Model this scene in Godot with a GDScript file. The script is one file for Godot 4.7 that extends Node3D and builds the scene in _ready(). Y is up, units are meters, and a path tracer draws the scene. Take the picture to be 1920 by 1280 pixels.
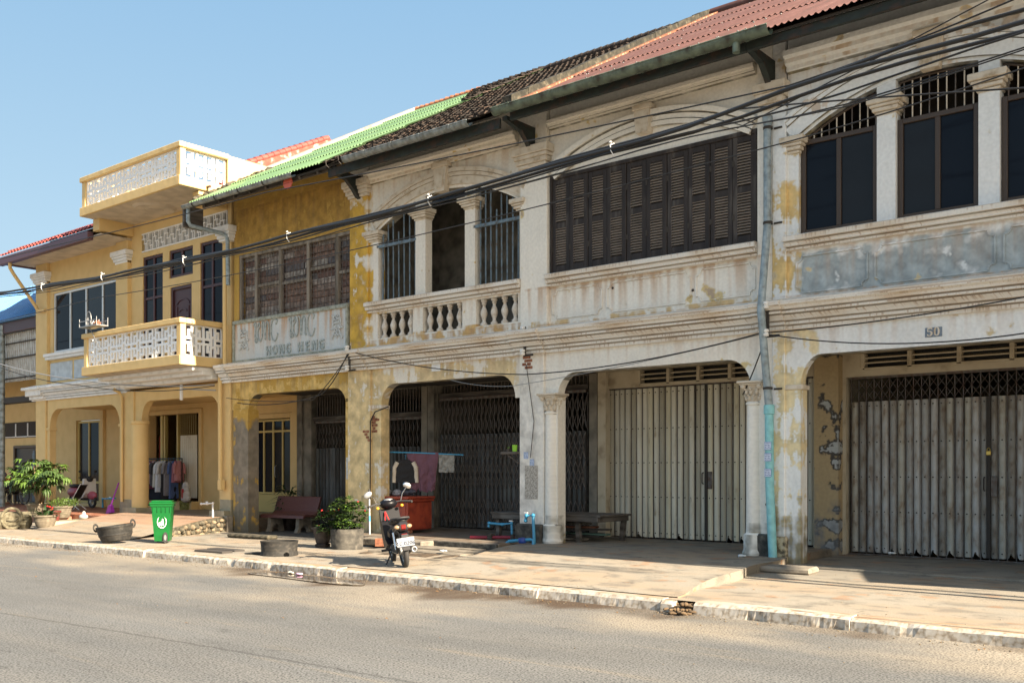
extends Node3D
# A row of old two-storey shophouses along a dusty street. World: x along the facades (to the right), y up, z towards the street, facade fronts at z = 0.

class MB:
	var v := PackedVector3Array()
	var n := PackedVector3Array()
	var t := PackedVector2Array()
	var c := PackedColorArray()
	var col := Color.WHITE
	var x := Transform3D()
	func uvof(p: Vector3, m: Vector3) -> Vector2:
		return Vector2(p.x, p.z) if absf(m.y) > 0.75 else Vector2(p.x + p.z, -p.y)
	func tri(a: Vector3, b: Vector3, d: Vector3) -> void:
		a = x * a; b = x * b; d = x * d
		var m := (b - a).cross(d - a)
		if m.length_squared() < 1e-16: return
		m = m.normalized()
		v.append(a); v.append(d); v.append(b)
		for p in [a, d, b]:
			n.append(m); t.append(uvof(p, m)); c.append(col)
	func tris(a: Vector3, b: Vector3, d: Vector3, na: Vector3, nb: Vector3, nd: Vector3) -> void:
		var m := (x.basis * (b - a)).cross(x.basis * (d - a)).normalized()
		v.append(x * a); v.append(x * d); v.append(x * b)
		n.append((x.basis * na).normalized()); n.append((x.basis * nd).normalized()); n.append((x.basis * nb).normalized())
		for p in [a, d, b]:
			t.append(uvof(x * p, m)); c.append(col)
	func tw(a: Vector3, b: Vector3, d: Vector3, want: Vector3) -> void:
		if (b - a).cross(d - a).dot(want) < 0.0: tri(a, d, b)
		else: tri(a, b, d)
	func quad(a: Vector3, b: Vector3, d: Vector3, e: Vector3) -> MB:
		tri(a, b, d); tri(a, d, e)
		return self
	func qw(a: Vector3, b: Vector3, d: Vector3, e: Vector3, want: Vector3) -> void:
		if (b - a).cross(d - a).dot(want) + (d - a).cross(e - a).dot(want) < 0.0: quad(e, d, b, a)
		else: quad(a, b, d, e)
	func qs(a: Vector3, b: Vector3, d: Vector3, e: Vector3, na: Vector3, nb: Vector3, nd: Vector3, ne: Vector3) -> void:
		if ((b - a).cross(d - a) + (d - a).cross(e - a)).dot(na + nb + nd + ne) < 0.0:
			tris(e, d, b, ne, nd, nb); tris(e, b, a, ne, nb, na)
		else:
			tris(a, b, d, na, nb, nd); tris(a, d, e, na, nd, ne)
	func box(x0: float, x1: float, y0: float, y1: float, z0: float, z1: float) -> MB:
		var p := [Vector3(x0, y0, z0), Vector3(x1, y0, z0), Vector3(x1, y1, z0), Vector3(x0, y1, z0), Vector3(x0, y0, z1), Vector3(x1, y0, z1), Vector3(x1, y1, z1), Vector3(x0, y1, z1)]
		quad(p[4], p[5], p[6], p[7]); quad(p[1], p[0], p[3], p[2]); quad(p[5], p[1], p[2], p[6])
		quad(p[0], p[4], p[7], p[3]); quad(p[7], p[6], p[2], p[3]); quad(p[0], p[1], p[5], p[4])
		return self
	func cbox(x0: float, x1: float, y0: float, y1: float, z0: float, z1: float, r := 0.012) -> MB:   # chamfered
		var lo := Vector3(x0, y0, z0)
		var hi := Vector3(x1, y1, z1)
		var mid := (lo + hi) * 0.5
		var h := (hi - lo) * 0.5
		r = minf(r, minf(h.x, minf(h.y, h.z)) * 0.8)
		for k in 3:
			var i := (k + 1) % 3
			var j := (k + 2) % 3
			for s in [-1.0, 1.0]:
				var q := []
				for e in [[-1, -1], [1, -1], [1, 1], [-1, 1]]:
					var p := Vector3.ZERO
					p[k] = s * h[k]; p[i] = e[0] * (h[i] - r); p[j] = e[1] * (h[j] - r)
					q.append(mid + p)
				var w := Vector3.ZERO
				w[k] = s
				qw(q[0], q[1], q[2], q[3], w)
			for s in [-1.0, 1.0]:
				for u in [-1.0, 1.0]:
					var a := Vector3.ZERO
					a[i] = s * h[i]; a[j] = u * (h[j] - r); a[k] = h[k] - r
					var b := a
					b[k] = -a[k]
					var d := Vector3.ZERO
					d[i] = s * (h[i] - r); d[j] = u * h[j]; d[k] = h[k] - r
					var e := d
					e[k] = -d[k]
					qw(mid + a, mid + b, mid + e, mid + d, a + d + b + e)
		for sx in [-1.0, 1.0]:
			for sy in [-1.0, 1.0]:
				for sz in [-1.0, 1.0]:
					tw(mid + Vector3(sx * h.x, sy * (h.y - r), sz * (h.z - r)), mid + Vector3(sx * (h.x - r), sy * h.y, sz * (h.z - r)), mid + Vector3(sx * (h.x - r), sy * (h.y - r), sz * h.z), Vector3(sx, sy, sz))
		return self
	func bar(a: Vector3, b: Vector3, w: float, h: float, up := Vector3.UP) -> MB:   # rectangular bar between two points
		var d := (b - a).normalized()
		if absf(d.dot(up)) > 0.98: up = Vector3(0, 0, 1)
		var s := d.cross(up).normalized() * w * 0.5
		var u := s.cross(d).normalized() * h * 0.5
		var p := [a - s - u, a + s - u, a + s + u, a - s + u]
		var q := [b - s - u, b + s - u, b + s + u, b - s + u]
		qw(p[0], p[1], p[2], p[3], a - b); qw(q[0], q[1], q[2], q[3], b - a)
		for i in 4:
			var j := (i + 1) % 4
			qw(p[i], p[j], q[j], q[i], (p[i] + p[j]) * 0.5 - a)
		return self
	func tube(pts: Array, r: float, sides := 6, r1 := -1.0) -> MB:
		var rings := []
		var norms := []
		var up := Vector3.UP
		for i in pts.size():
			var a: Vector3 = pts[maxi(i - 1, 0)]
			var b: Vector3 = pts[mini(i + 1, pts.size() - 1)]
			var d := (b - a).normalized()
			if i == 0 and absf(d.dot(up)) > 0.9: up = Vector3(1, 0, 0.2).normalized()
			up = (up - d * up.dot(d)).normalized()
			var s := d.cross(up)
			var rr := r if r1 < 0.0 else lerpf(r, r1, float(i) / (pts.size() - 1))
			var ring := []
			var nn := []
			for k in sides:
				var w := TAU * k / sides
				var o := s * cos(w) + up * sin(w)
				ring.append(pts[i] + o * rr); nn.append(o)
			rings.append(ring); norms.append(nn)
		for i in pts.size() - 1:
			for k in sides:
				var j := (k + 1) % sides
				qs(rings[i][k], rings[i][j], rings[i + 1][j], rings[i + 1][k], norms[i][k], norms[i][j], norms[i + 1][j], norms[i + 1][k])
		for e in [0, pts.size() - 1]:
			var w: Vector3 = pts[e] - pts[1 if e == 0 else e - 1]
			for k in range(1, sides - 1): tw(rings[e][0], rings[e][k], rings[e][k + 1], w)
		return self
	func lathe(prof: Array, sides := 16, at := Vector3.ZERO, a0 := 0.0, a1 := TAU, sx := 1.0, sz := 1.0) -> MB:   # prof: Vector2(radius, height)
		for i in prof.size() - 1:
			var p: Vector2 = prof[i]
			var q: Vector2 = prof[i + 1]
			var e := q - p
			if e.length() < 1e-6: continue
			var m := Vector2(e.y, -e.x).normalized()
			for k in sides:
				var w := lerpf(a0, a1, float(k) / sides)
				var u := lerpf(a0, a1, float(k + 1) / sides)
				var cw := Vector3(cos(w) * sx, 0, sin(w) * sz)
				var cu := Vector3(cos(u) * sx, 0, sin(u) * sz)
				qs(at + cw * p.x + Vector3(0, p.y, 0), at + cu * p.x + Vector3(0, p.y, 0), at + cu * q.x + Vector3(0, q.y, 0), at + cw * q.x + Vector3(0, q.y, 0),
					cw * m.x + Vector3(0, m.y, 0), cu * m.x + Vector3(0, m.y, 0), cu * m.x + Vector3(0, m.y, 0), cw * m.x + Vector3(0, m.y, 0))
		return self
	func ext(poly: PackedVector2Array, d0: float, d1: float, axis := "z") -> MB:   # polygon in (x,y) pushed along z, or in (z,y) pushed along x, or in (x,z) pushed along y
		if Geometry2D.is_polygon_clockwise(poly): poly.reverse()
		var f := func(p: Vector2, d: float) -> Vector3:
			return Vector3(p.x, p.y, d) if axis == "z" else Vector3(d, p.y, p.x) if axis == "x" else Vector3(p.x, d, p.y)
		var w: Vector3 = f.call(Vector2.ZERO, 1.0)
		var ix := Geometry2D.triangulate_polygon(poly)
		for i in range(0, ix.size(), 3):
			tw(f.call(poly[ix[i]], d1), f.call(poly[ix[i + 1]], d1), f.call(poly[ix[i + 2]], d1), w)
			tw(f.call(poly[ix[i]], d0), f.call(poly[ix[i + 1]], d0), f.call(poly[ix[i + 2]], d0), -w)
		for i in poly.size():
			var a := poly[i]
			var b := poly[(i + 1) % poly.size()]
			var o: Vector3 = f.call(Vector2(b.y - a.y, a.x - b.x), 0.0)
			qw(f.call(a, d0), f.call(b, d0), f.call(b, d1), f.call(a, d1), o)
		return self
	func ball(at: Vector3, r: Vector3, seg := 8, rows := 5) -> MB:
		for i in rows:
			for k in seg:
				var q := []
				for e in [[0, 0], [0, 1], [1, 1], [1, 0]]:
					var a: float = PI * (i + e[0]) / rows - PI / 2
					var b: float = TAU * (k + e[1]) / seg
					q.append(Vector3(cos(a) * cos(b), sin(a), cos(a) * sin(b)))
				qs(at + q[0] * r, at + q[1] * r, at + q[2] * r, at + q[3] * r, q[0] / r, q[1] / r, q[2] / r, q[3] / r)
		return self
	func leaf(at: Vector3, dir: Vector3, up: Vector3, l: float, w: float, droop := 0.15) -> void:
		var s := dir.cross(up).normalized()
		var u := s.cross(dir).normalized()
		var a := at
		var b := at + dir * l * 0.45 + u * l * 0.06
		var d := at + dir * l - u * l * droop
		tri(a, b + s * w * 0.5 + u * w * 0.12, b); tri(a, b, b - s * w * 0.5 + u * w * 0.12)
		tri(b, b + s * w * 0.5 + u * w * 0.12, d); tri(b, d, b - s * w * 0.5 + u * w * 0.12)
	func mesh() -> ArrayMesh:
		var a := []
		a.resize(Mesh.ARRAY_MAX)
		a[Mesh.ARRAY_VERTEX] = v; a[Mesh.ARRAY_NORMAL] = n; a[Mesh.ARRAY_TEX_UV] = t; a[Mesh.ARRAY_TEX_UV2] = t; a[Mesh.ARRAY_COLOR] = c
		var m := ArrayMesh.new()
		m.add_surface_from_arrays(Mesh.PRIMITIVE_TRIANGLES, a)
		return m

var M := {}
var used := {}
var rng := RandomNumberGenerator.new()

func V(x: float, y: float, z: float) -> Vector3: return Vector3(x, y, z)
func P2(a: Array) -> PackedVector2Array:
	var p := PackedVector2Array()
	for i in range(0, a.size(), 2): p.append(Vector2(a[i], a[i + 1]))
	return p

func numbered(s: String) -> String:
	if not used.has(s):
		used[s] = 0
		return s
	used[s] += 1
	return "%s_%03d" % [s, used[s]]

func tag(o: Node, label: String, category: String, group := "", kind := "") -> Node:
	if label: o.set_meta("label", label)
	if category: o.set_meta("category", category)
	if group: o.set_meta("group", group)
	if kind: o.set_meta("kind", kind)
	return o

func thing(called: String, label: String, category: String, at := Vector3.ZERO, turn := 0.0, group := "") -> Node3D:
	var o := Node3D.new()
	o.name = numbered(called)
	add_child(o)
	o.position = at
	o.rotation.y = turn
	tag(o, label, category, group)
	return o

func where(p: Node) -> Transform3D:
	var x := Transform3D()
	while p is Node3D and p != self:
		x = p.transform * x
		p = p.get_parent()
	return x

# commits a shape given in world coordinates as a part (in_world) or in the parent's own coordinates
func put(called: String, b: Variant, mat: Material, parent: Node = self, in_world := true) -> MeshInstance3D:
	var o := MeshInstance3D.new()
	o.mesh = b.mesh() if b is MB else b
	o.material_override = mat
	if parent == self: o.name = numbered(called)
	else: o.name = called
	parent.add_child(o, true)
	if in_world and parent != self: o.transform = where(parent).affine_inverse()
	return o

func lone(called: String, b: Variant, mat: Material, label: String, category: String, at := Vector3.ZERO, group := "", turn := 0.0) -> MeshInstance3D:
	var o := put(called, b, mat)
	o.position = at
	o.rotation.y = turn
	tag(o, label, category, group)
	return o

func struct(called: String, b: Variant, mat: Material, parent: Node = self) -> MeshInstance3D:
	var o := put(called, b, mat, parent)
	if parent == self: o.set_meta("kind", "structure")
	return o

func dup(src: Node3D, at: Vector3, label := "", turn := 0.0) -> Node3D:
	var o: Node3D = src.duplicate()
	o.name = numbered(String(src.name).rstrip("_0123456789"))
	add_child(o)
	o.position = at
	o.rotation.y = turn
	if label: o.set_meta("label", label)
	return o

# ---------------------------------------------------------------- materials
func mk(key: String, col: Color, rough := 0.8, metal := 0.0, spec := 0.5) -> StandardMaterial3D:
	var m := StandardMaterial3D.new()
	m.albedo_color = col.linear_to_srgb()
	m.roughness = rough
	m.metallic = metal
	m.metallic_specular = spec
	m.resource_name = key
	M[key] = m
	return m

func noise(sd: int, freq: float, oct := 4) -> FastNoiseLite:
	var f := FastNoiseLite.new()
	f.seed = sd
	f.noise_type = FastNoiseLite.TYPE_SIMPLEX_SMOOTH
	f.frequency = freq
	f.fractal_octaves = oct
	return f

# seamless picture of noise through a ramp of linear colours; sx, sy stretch the pattern
func ramp_tex(sd: int, size: int, freq: float, stops: Array, oct := 4, sx := 1, sy := 1) -> ImageTexture:
	var im := noise(sd, freq, oct).get_seamless_image(size / sx, size / sy)
	if sx != 1 or sy != 1: im.resize(size, size, Image.INTERPOLATE_CUBIC)
	im.convert(Image.FORMAT_L8)
	var lut := PackedByteArray()
	for i in 256:
		var f := i / 255.0
		var c: Color = stops[0][1]
		for k in stops.size() - 1:
			if f >= stops[k][0]:
				c = (stops[k][1] as Color).lerp(stops[k + 1][1], clampf((f - stops[k][0]) / maxf(stops[k + 1][0] - stops[k][0], 1e-4), 0, 1))
		c = c.linear_to_srgb()
		lut.append_array([c.r8, c.g8, c.b8])
	var d := im.get_data()
	var o := PackedByteArray()
	o.resize(d.size() * 3)
	for i in d.size():
		var k := d[i] * 3
		o[i * 3] = lut[k]; o[i * 3 + 1] = lut[k + 1]; o[i * 3 + 2] = lut[k + 2]
	return ImageTexture.create_from_image(Image.create_from_data(size, size, false, Image.FORMAT_RGB8, o))

func bump_tex(sd: int, size: int, freq: float, strength: float, oct := 4) -> ImageTexture:
	var im := noise(sd, freq, oct).get_seamless_image(size, size)
	im.convert(Image.FORMAT_RGBA8)
	im.bump_map_to_normal_map(strength)
	return ImageTexture.create_from_image(im)

# material with a world-projected colour ramp
func noisy(key: String, sd: int, metres: float, stops: Array, rough := 0.85, metal := 0.0, bump := 0.0, freq := 0.02, oct := 5, sx := 1, sy := 1, size := 256) -> StandardMaterial3D:
	var m := mk(key, Color.WHITE, rough, metal)
	if stops.size() == 2:   # plain two-tone cloth, paint and soil share a few grey pictures, tinted
		var hi: Color = stops[1][1]
		var lo: Color = stops[0][1]
		var q := snappedf(clampf((lo.r + lo.g + lo.b) / (hi.r + hi.g + hi.b), 0.25, 1.0), 0.25)
		var gk := "grey %.2f %d %d" % [q, sx, sy]
		if not M.has(gk): M[gk] = ramp_tex(sd, 256, 0.02, [[0.2, Color(q, q, q)], [0.8, Color.WHITE]], 5, sx, sy)
		m.albedo_texture = M[gk]
		m.albedo_color = hi.linear_to_srgb()
	else: m.albedo_texture = ramp_tex(sd, size, freq, stops, oct, sx, sy)
	m.uv1_triplanar = true
	m.uv1_world_triplanar = true
	m.uv1_scale = Vector3.ONE / metres
	if bump > 0.0:
		m.normal_enabled = true
		if not M.has("bump%d" % (sd % 3)): M["bump%d" % (sd % 3)] = bump_tex(sd + 7, size, 0.034, 1.0, oct)
		m.normal_texture = M["bump%d" % (sd % 3)]
		m.normal_scale = bump
	return m

# weathered plaster for one facade, painted in metres: W x H from x0; layers, streaks under ledges, damp foot
func plaster(key: String, sd: int, x0: float, W: float, H: float, p: Dictionary, res := 64) -> StandardMaterial3D:
	var w := int(W * res)
	var h := int(H * res)
	var a := noise(sd, 0.9, 5)
	var b := noise(sd + 1, 2.6, 4)
	var s := noise(sd + 2, 1.0, 3)
	var g := noise(sd + 3, 14.0, 2)
	var o := PackedByteArray()
	o.resize(w * h * 3)
	var hm := PackedByteArray()
	hm.resize(w * h)
	var top: Color = p.top
	var under: Color = p.under
	var base: Color = p.base
	var rust: Color = p.get("rust", Color(0.42, 0.25, 0.13))
	var thr: float = p.get("thr", 0.42)
	var zones: Array = p.get("zones", [])
	var ledges: Array = p.get("ledges", [])
	var damp: float = p.get("damp", 0.7)
	for j in h:
		var y := H - (j + 0.5) / res
		for i in w:
			var x := x0 + (i + 0.5) / res
			var na := a.get_noise_2d(x, y)
			var nb := b.get_noise_2d(x, y)
			var ng := g.get_noise_2d(x, y)
			var q := na * 0.62 + nb * 0.42
			var kk := s.get_noise_2d(x * 5.0, y * 0.28)
			var c := top
			var hh := 0.8
			var t := thr
			var zs := 0.0
			for z in zones:
				if x > z[0] and x < z[2] and y > z[1] and y < z[3]:
					if z.size() > 5:
						var zq := smoothstep(z[5], z[5] + 0.14, q * 0.75 + kk * 0.3 + ng * 0.12)
						zq *= clampf(minf(minf(x - z[0], z[2] - x), minf(y - z[1], z[3] - y)) / 0.22 + 0.25 + q * 1.6 + nb, 0.0, 1.0)
						c = c.lerp((z[4] as Color) * (1.0 + 0.5 * nb), zq)
						hh = lerpf(hh, 0.7, zq)
						zs = maxf(zs, zq)
					else: t += z[4]
			if y < 1.3: t -= 0.16 * (1.3 - y)
			q += ng * 0.05 - 0.12 * zs
			if q > t:
				c = c.lerp(under, smoothstep(t, t + 0.06, q)); hh = 0.6
				if q > t + 0.13: c = c.lerp(base, smoothstep(t + 0.13, t + 0.17, q)); hh = 0.4
			elif q > t - 0.02: c = c * 0.92
			var k := kk
			var gr := clampf(na * 0.8 + k * 0.75 - 0.12, 0.0, 1.0) * float(p.get("grime", 0.22))
			c = c.lerp(Color(0.21, 0.19, 0.155), gr)
			for l in ledges:
				var u: float = (l[0] - y) / l[1]
				if u > 0.0 and u < 1.0:
					var e: float = (1.0 - u) * clampf(k * 1.5 + 0.28 + (0.35 if u < 0.06 else 0.0), 0.0, 1.0) * l[2]
					c = c.lerp(rust, e)
			if y < damp:
				var e := clampf((damp - y) / damp + nb * 0.9 + k * 0.6, 0.0, 1.0) * 0.78
				c = c.lerp(p.get("dampcol", Color(0.09, 0.085, 0.06)), e)
			var f := 1.0 + ng * 0.09 + na * 0.1 + k * 0.06
			o[(j * w + i) * 3] = int(clampf(_s(c.r * f), 0, 255)); o[(j * w + i) * 3 + 1] = int(clampf(_s(c.g * f), 0, 255)); o[(j * w + i) * 3 + 2] = int(clampf(_s(c.b * f), 0, 255))
			hm[j * w + i] = int(clampf((hh + ng * 0.12 + nb * 0.1) * 255.0, 0, 255))
	var m := mk(key, Color.WHITE, p.get("rough", 0.88))
	m.albedo_texture = ImageTexture.create_from_image(Image.create_from_data(w, h, false, Image.FORMAT_RGB8, o))
	var hi := Image.create_from_data(w, h, false, Image.FORMAT_L8, hm)
	hi.convert(Image.FORMAT_RGBA8)
	hi.bump_map_to_normal_map(p.get("bump", 1.6))
	m.normal_enabled = true
	m.normal_texture = ImageTexture.create_from_image(hi)
	m.uv1_scale = Vector3(1.0 / W, 1.0 / H, 1)
	m.uv1_offset = Vector3(-x0 / W, 0, 0)
	return m

# rain-streaked moulding: rust along each groove and short drips below, in a strip of height H from y0
func streaked(key: String, sd: int, y0: float, H: float, grooves: Array) -> StandardMaterial3D:
	var W := 5.0
	var w := 640
	var h := int(H * 128)
	var s := noise(sd, 1.0, 3)
	var a := noise(sd + 1, 0.7, 4)
	var o := PackedByteArray()
	o.resize(w * h * 3)
	for j in h:
		var y := y0 + H - (j + 0.5) / 128.0
		for i in w:
			var x := (i + 0.5) / 128.0
			var k := s.get_noise_2d(x * 16.0, y * 1.2)
			var n := a.get_noise_2d(x, y * 3.0)
			var c := Color(0.72, 0.69, 0.63).lerp(Color(0.64, 0.54, 0.42), clampf(n * 1.5 + 0.25, 0, 0.9))
			for g in grooves:
				var d: float = g - y
				var e := 0.0
				if absf(d) < 0.014: e = 0.4 + 0.6 * n
				elif d > 0.0 and d < 0.11: e = (1.0 - d / 0.11) * clampf(k * 2.2 + n * 0.9 - 0.3, 0.0, 0.8)
				c = c.lerp(Color(0.27, 0.16, 0.085), clampf(e, 0, 0.85))
			c = c * (1.0 + 0.1 * k)
			o[(j * w + i) * 3] = int(clampf(_s(c.r), 0, 255)); o[(j * w + i) * 3 + 1] = int(clampf(_s(c.g), 0, 255)); o[(j * w + i) * 3 + 2] = int(clampf(_s(c.b), 0, 255))
	var m := mk(key, Color.WHITE, 0.9)
	m.albedo_texture = ImageTexture.create_from_image(Image.create_from_data(w, h, false, Image.FORMAT_RGB8, o))
	m.uv1_scale = Vector3(1.0 / W, 1.0 / H, 1)
	m.uv1_offset = Vector3(0, y0 / H, 0)
	return m

func _s(c: float) -> float:
	c = maxf(c, 0.0)
	return 255.0 * (c * 12.92 if c < 0.0031308 else 1.055 * pow(c, 1.0 / 2.4) - 0.055)

func _ready() -> void:
	rng.seed = 4711
	# camera: upright, with the lens shifted upwards
	var cam := Camera3D.new()
	cam.name = "camera"
	cam.projection = Camera3D.PROJECTION_FRUSTUM
	cam.keep_aspect = Camera3D.KEEP_HEIGHT
	cam.near = 0.1
	cam.far = 900.0
	cam.size = 0.1 * 1280.0 / 1860.0
	cam.frustum_offset = Vector2(0, 0.1 * 242.0 / 1860.0)
	add_child(cam)
	cam.look_at_from_position(V(11.4035, 1.65, 15.0532), V(11.4035 - 0.63545, 1.65, 15.0532 - 0.77215))
	# sky, air and exposure
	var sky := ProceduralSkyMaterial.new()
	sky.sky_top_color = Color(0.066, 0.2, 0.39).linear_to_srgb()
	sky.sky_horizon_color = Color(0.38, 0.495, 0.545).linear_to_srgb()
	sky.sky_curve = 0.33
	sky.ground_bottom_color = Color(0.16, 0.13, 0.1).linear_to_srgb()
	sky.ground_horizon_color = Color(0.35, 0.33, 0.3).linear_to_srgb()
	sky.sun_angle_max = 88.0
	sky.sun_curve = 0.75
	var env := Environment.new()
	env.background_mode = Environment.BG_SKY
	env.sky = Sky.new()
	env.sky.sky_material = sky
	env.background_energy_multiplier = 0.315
	env.tonemap_mode = Environment.TONE_MAPPER_LINEAR
	env.tonemap_exposure = 5.8
	env.sdfgi_enabled = true
	env.ssao_enabled = true
	env.ssil_enabled = true
	var we := WorldEnvironment.new()
	we.name = "world_environment"
	we.environment = env
	add_child(we)
	# low sun from the right, grazing the fronts
	var sun := DirectionalLight3D.new()
	sun.name = "sun"
	sun.light_energy = 1.15
	sun.light_color = Color(1.0, 0.93, 0.83)
	sun.light_angular_distance = 0.5
	sun.shadow_enabled = true
	add_child(sun)
	var el := deg_to_rad(26.0)
	var az := deg_to_rad(3.0)
	sun.look_at_from_position(Vector3.ZERO, V(-cos(el) * cos(az), -sin(el), -cos(el) * sin(az)))
	materials()
	ground()
	yellow_house()
	mustard_house()
	baluster_house()
	shutter_house()
	number_house()
	blue_roof_house()
	neighbours()
	roofs()
	gates()
	cables()
	street_things()
	motorbike()
	plants()
	far_left_things()
	litter()

func materials() -> void:
	mk("black", Color(0.015, 0.015, 0.016), 0.5)
	mk("rubber", Color(0.028, 0.027, 0.027), 0.75)
	mk("dark", Color(0.03, 0.03, 0.032), 0.7)
	mk("dark_matt", Color(0.045, 0.04, 0.036), 0.95)  # plain near-black for ironwork, backings and inner walls
	mk("chrome", Color(0.7, 0.7, 0.72), 0.2, 1.0)
	mk("steel", Color(0.32, 0.33, 0.34), 0.45, 0.7)
	mk("white", Color(0.72, 0.72, 0.7), 0.6)
	mk("pvc", Color(0.05, 0.28, 0.48), 0.4)
	noisy("lattice_steel", 83, 0.8, [[0.2, Color(0.13, 0.1, 0.085)], [0.6, Color(0.22, 0.19, 0.17)], [1.0, Color(0.3, 0.28, 0.26)]], 0.5, 0.3)
	mk("glass", Color(0.010, 0.013, 0.02), 0.05, 0.0, 0.2)
	mk("aluminium", Color(0.62, 0.65, 0.67), 0.4, 0.3)
	mk("brown_frame", Color(0.055, 0.036, 0.024), 0.5)
	mk("maroon", Color(0.055, 0.018, 0.022), 0.45)
	mk("maroon_roof", Color(0.11, 0.055, 0.075), 0.5)
	mk("gate_yellow", Color(0.50, 0.38, 0.13), 0.5)
	noisy("yellow", 11, 3.0, [[0.0, Color(0.60, 0.43, 0.19)], [0.5, Color(0.655, 0.475, 0.215)], [1.0, Color(0.685, 0.5, 0.235)]], 0.75, 0.0, 0.25)
	noisy("fret", 12, 2.0, [[0.2, Color(0.72, 0.75, 0.78)], [0.9, Color(0.8, 0.83, 0.86)]], 0.7, 0.0, 0.2)
	noisy("trim_white", 13, 2.0, [[0.1, Color(0.62, 0.63, 0.62)], [0.5, Color(0.75, 0.76, 0.76)], [1.0, Color(0.79, 0.8, 0.8)]], 0.8, 0.0, 0.3)
	noisy("panel_blue", 14, 2.0, [[0.0, Color(0.44, 0.5, 0.55)], [1.0, Color(0.52, 0.58, 0.62)]], 0.8, 0.0, 0.2)
	noisy("soffit", 15, 2.5, [[0.0, Color(0.42, 0.33, 0.24)], [1.0, Color(0.58, 0.5, 0.4)]], 0.9)
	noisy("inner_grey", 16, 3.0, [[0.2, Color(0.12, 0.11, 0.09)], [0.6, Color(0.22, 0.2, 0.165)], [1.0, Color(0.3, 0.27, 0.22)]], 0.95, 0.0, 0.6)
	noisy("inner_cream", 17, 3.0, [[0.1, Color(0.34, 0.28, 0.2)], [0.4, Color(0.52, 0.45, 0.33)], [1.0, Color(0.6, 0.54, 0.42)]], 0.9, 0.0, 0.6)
	noisy("shutter", 18, 1.2, [[0.2, Color(0.017, 0.013, 0.013)], [0.7, Color(0.032, 0.025, 0.023)], [0.95, Color(0.08, 0.07, 0.062)]], 0.75, 0.0, 0.5, 0.02, 5, 1, 8)
	noisy("slat", 19, 1.0, [[0.2, Color(0.19, 0.16, 0.135)], [0.8, Color(0.31, 0.26, 0.22)]], 0.8, 0.0, 0.4, 0.02, 4, 8, 1)
	noisy("old_wood", 20, 1.2, [[0.15, Color(0.05, 0.043, 0.037)], [0.6, Color(0.125, 0.11, 0.095)], [1.0, Color(0.2, 0.18, 0.155)]], 0.9, 0.0, 0.8, 0.02, 5, 8, 1)
	noisy("grey_wood", 21, 1.2, [[0.15, Color(0.11, 0.095, 0.075)], [0.6, Color(0.19, 0.165, 0.135)], [1.0, Color(0.27, 0.24, 0.2)]], 0.9, 0.0, 0.8, 0.02, 5, 1, 8)
	noisy("gate_cream", 22, 1.6, [[0.06, Color(0.36, 0.28, 0.19)], [0.24, Color(0.63, 0.595, 0.48)], [0.7, Color(0.70, 0.665, 0.55)], [1.0, Color(0.75, 0.72, 0.62)]], 0.6, 0.0, 0.2, 0.02, 5, 1, 4)
	noisy("gate_rust", 23, 1.4, [[0.1, Color(0.22, 0.165, 0.125)], [0.34, Color(0.37, 0.34, 0.3)], [0.55, Color(0.42, 0.415, 0.4)], [1.0, Color(0.5, 0.515, 0.52)]], 0.6, 0.2, 0.3, 0.025, 5, 1, 2)
	noisy("gate_dark", 24, 1.6, [[0.2, Color(0.06, 0.05, 0.043)], [0.6, Color(0.095, 0.1, 0.103)], [1.0, Color(0.15, 0.16, 0.165)]], 0.55, 0.3, 0.2, 0.02, 5, 1, 4)
	noisy("iron", 25, 0.8, [[0.25, Color(0.11, 0.07, 0.05)], [0.6, Color(0.13, 0.115, 0.105)], [1.0, Color(0.2, 0.185, 0.17)]], 0.65, 0.3)
	noisy("bar_blue", 26, 0.8, [[0.15, Color(0.1, 0.075, 0.06)], [0.4, Color(0.10, 0.15, 0.19)], [1.0, Color(0.17, 0.235, 0.29)]], 0.6)
	noisy("galv", 27, 1.0, [[0.1, Color(0.11, 0.09, 0.07)], [0.4, Color(0.2, 0.23, 0.23)], [1.0, Color(0.36, 0.4, 0.41)]], 0.5, 0.35, 0.2)
	noisy("gutter_green", 28, 1.2, [[0.1, Color(0.05, 0.045, 0.035)], [0.5, Color(0.115, 0.15, 0.115)], [1.0, Color(0.21, 0.26, 0.2)]], 0.6, 0.2, 0.3)
	noisy("fascia", 29, 1.5, [[0.15, Color(0.05, 0.03, 0.022)], [0.4, Color(0.014, 0.02, 0.019)], [1.0, Color(0.028, 0.042, 0.038)]], 0.7, 0.0, 0.3)
	noisy("pipe_blue", 30, 0.8, [[0.1, Color(0.15, 0.15, 0.14)], [0.4, Color(0.22, 0.285, 0.32)], [1.0, Color(0.38, 0.45, 0.49)]], 0.5, 0.1, 0.2)
	noisy("pipe_cyan", 31, 0.8, [[0.0, Color(0.16, 0.45, 0.5)], [1.0, Color(0.25, 0.58, 0.62)]], 0.45)
	noisy("tile_dark", 32, 0.6, [[0.1, Color(0.012, 0.009, 0.008)], [0.6, Color(0.03, 0.021, 0.017)], [1.0, Color(0.07, 0.048, 0.034)]], 0.9, 0.0, 0.8)
	noisy("tile_orange", 33, 0.8, [[0.1, Color(0.2, 0.07, 0.035)], [0.6, Color(0.42, 0.17, 0.08)], [1.0, Color(0.5, 0.27, 0.15)]], 0.85, 0.0, 0.4)
	noisy("tile_red", 34, 1.5, [[0.1, Color(0.2, 0.035, 0.027)], [0.6, Color(0.27, 0.055, 0.042)], [1.0, Color(0.32, 0.09, 0.065)]], 0.6, 0.0, 0.2)
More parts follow.
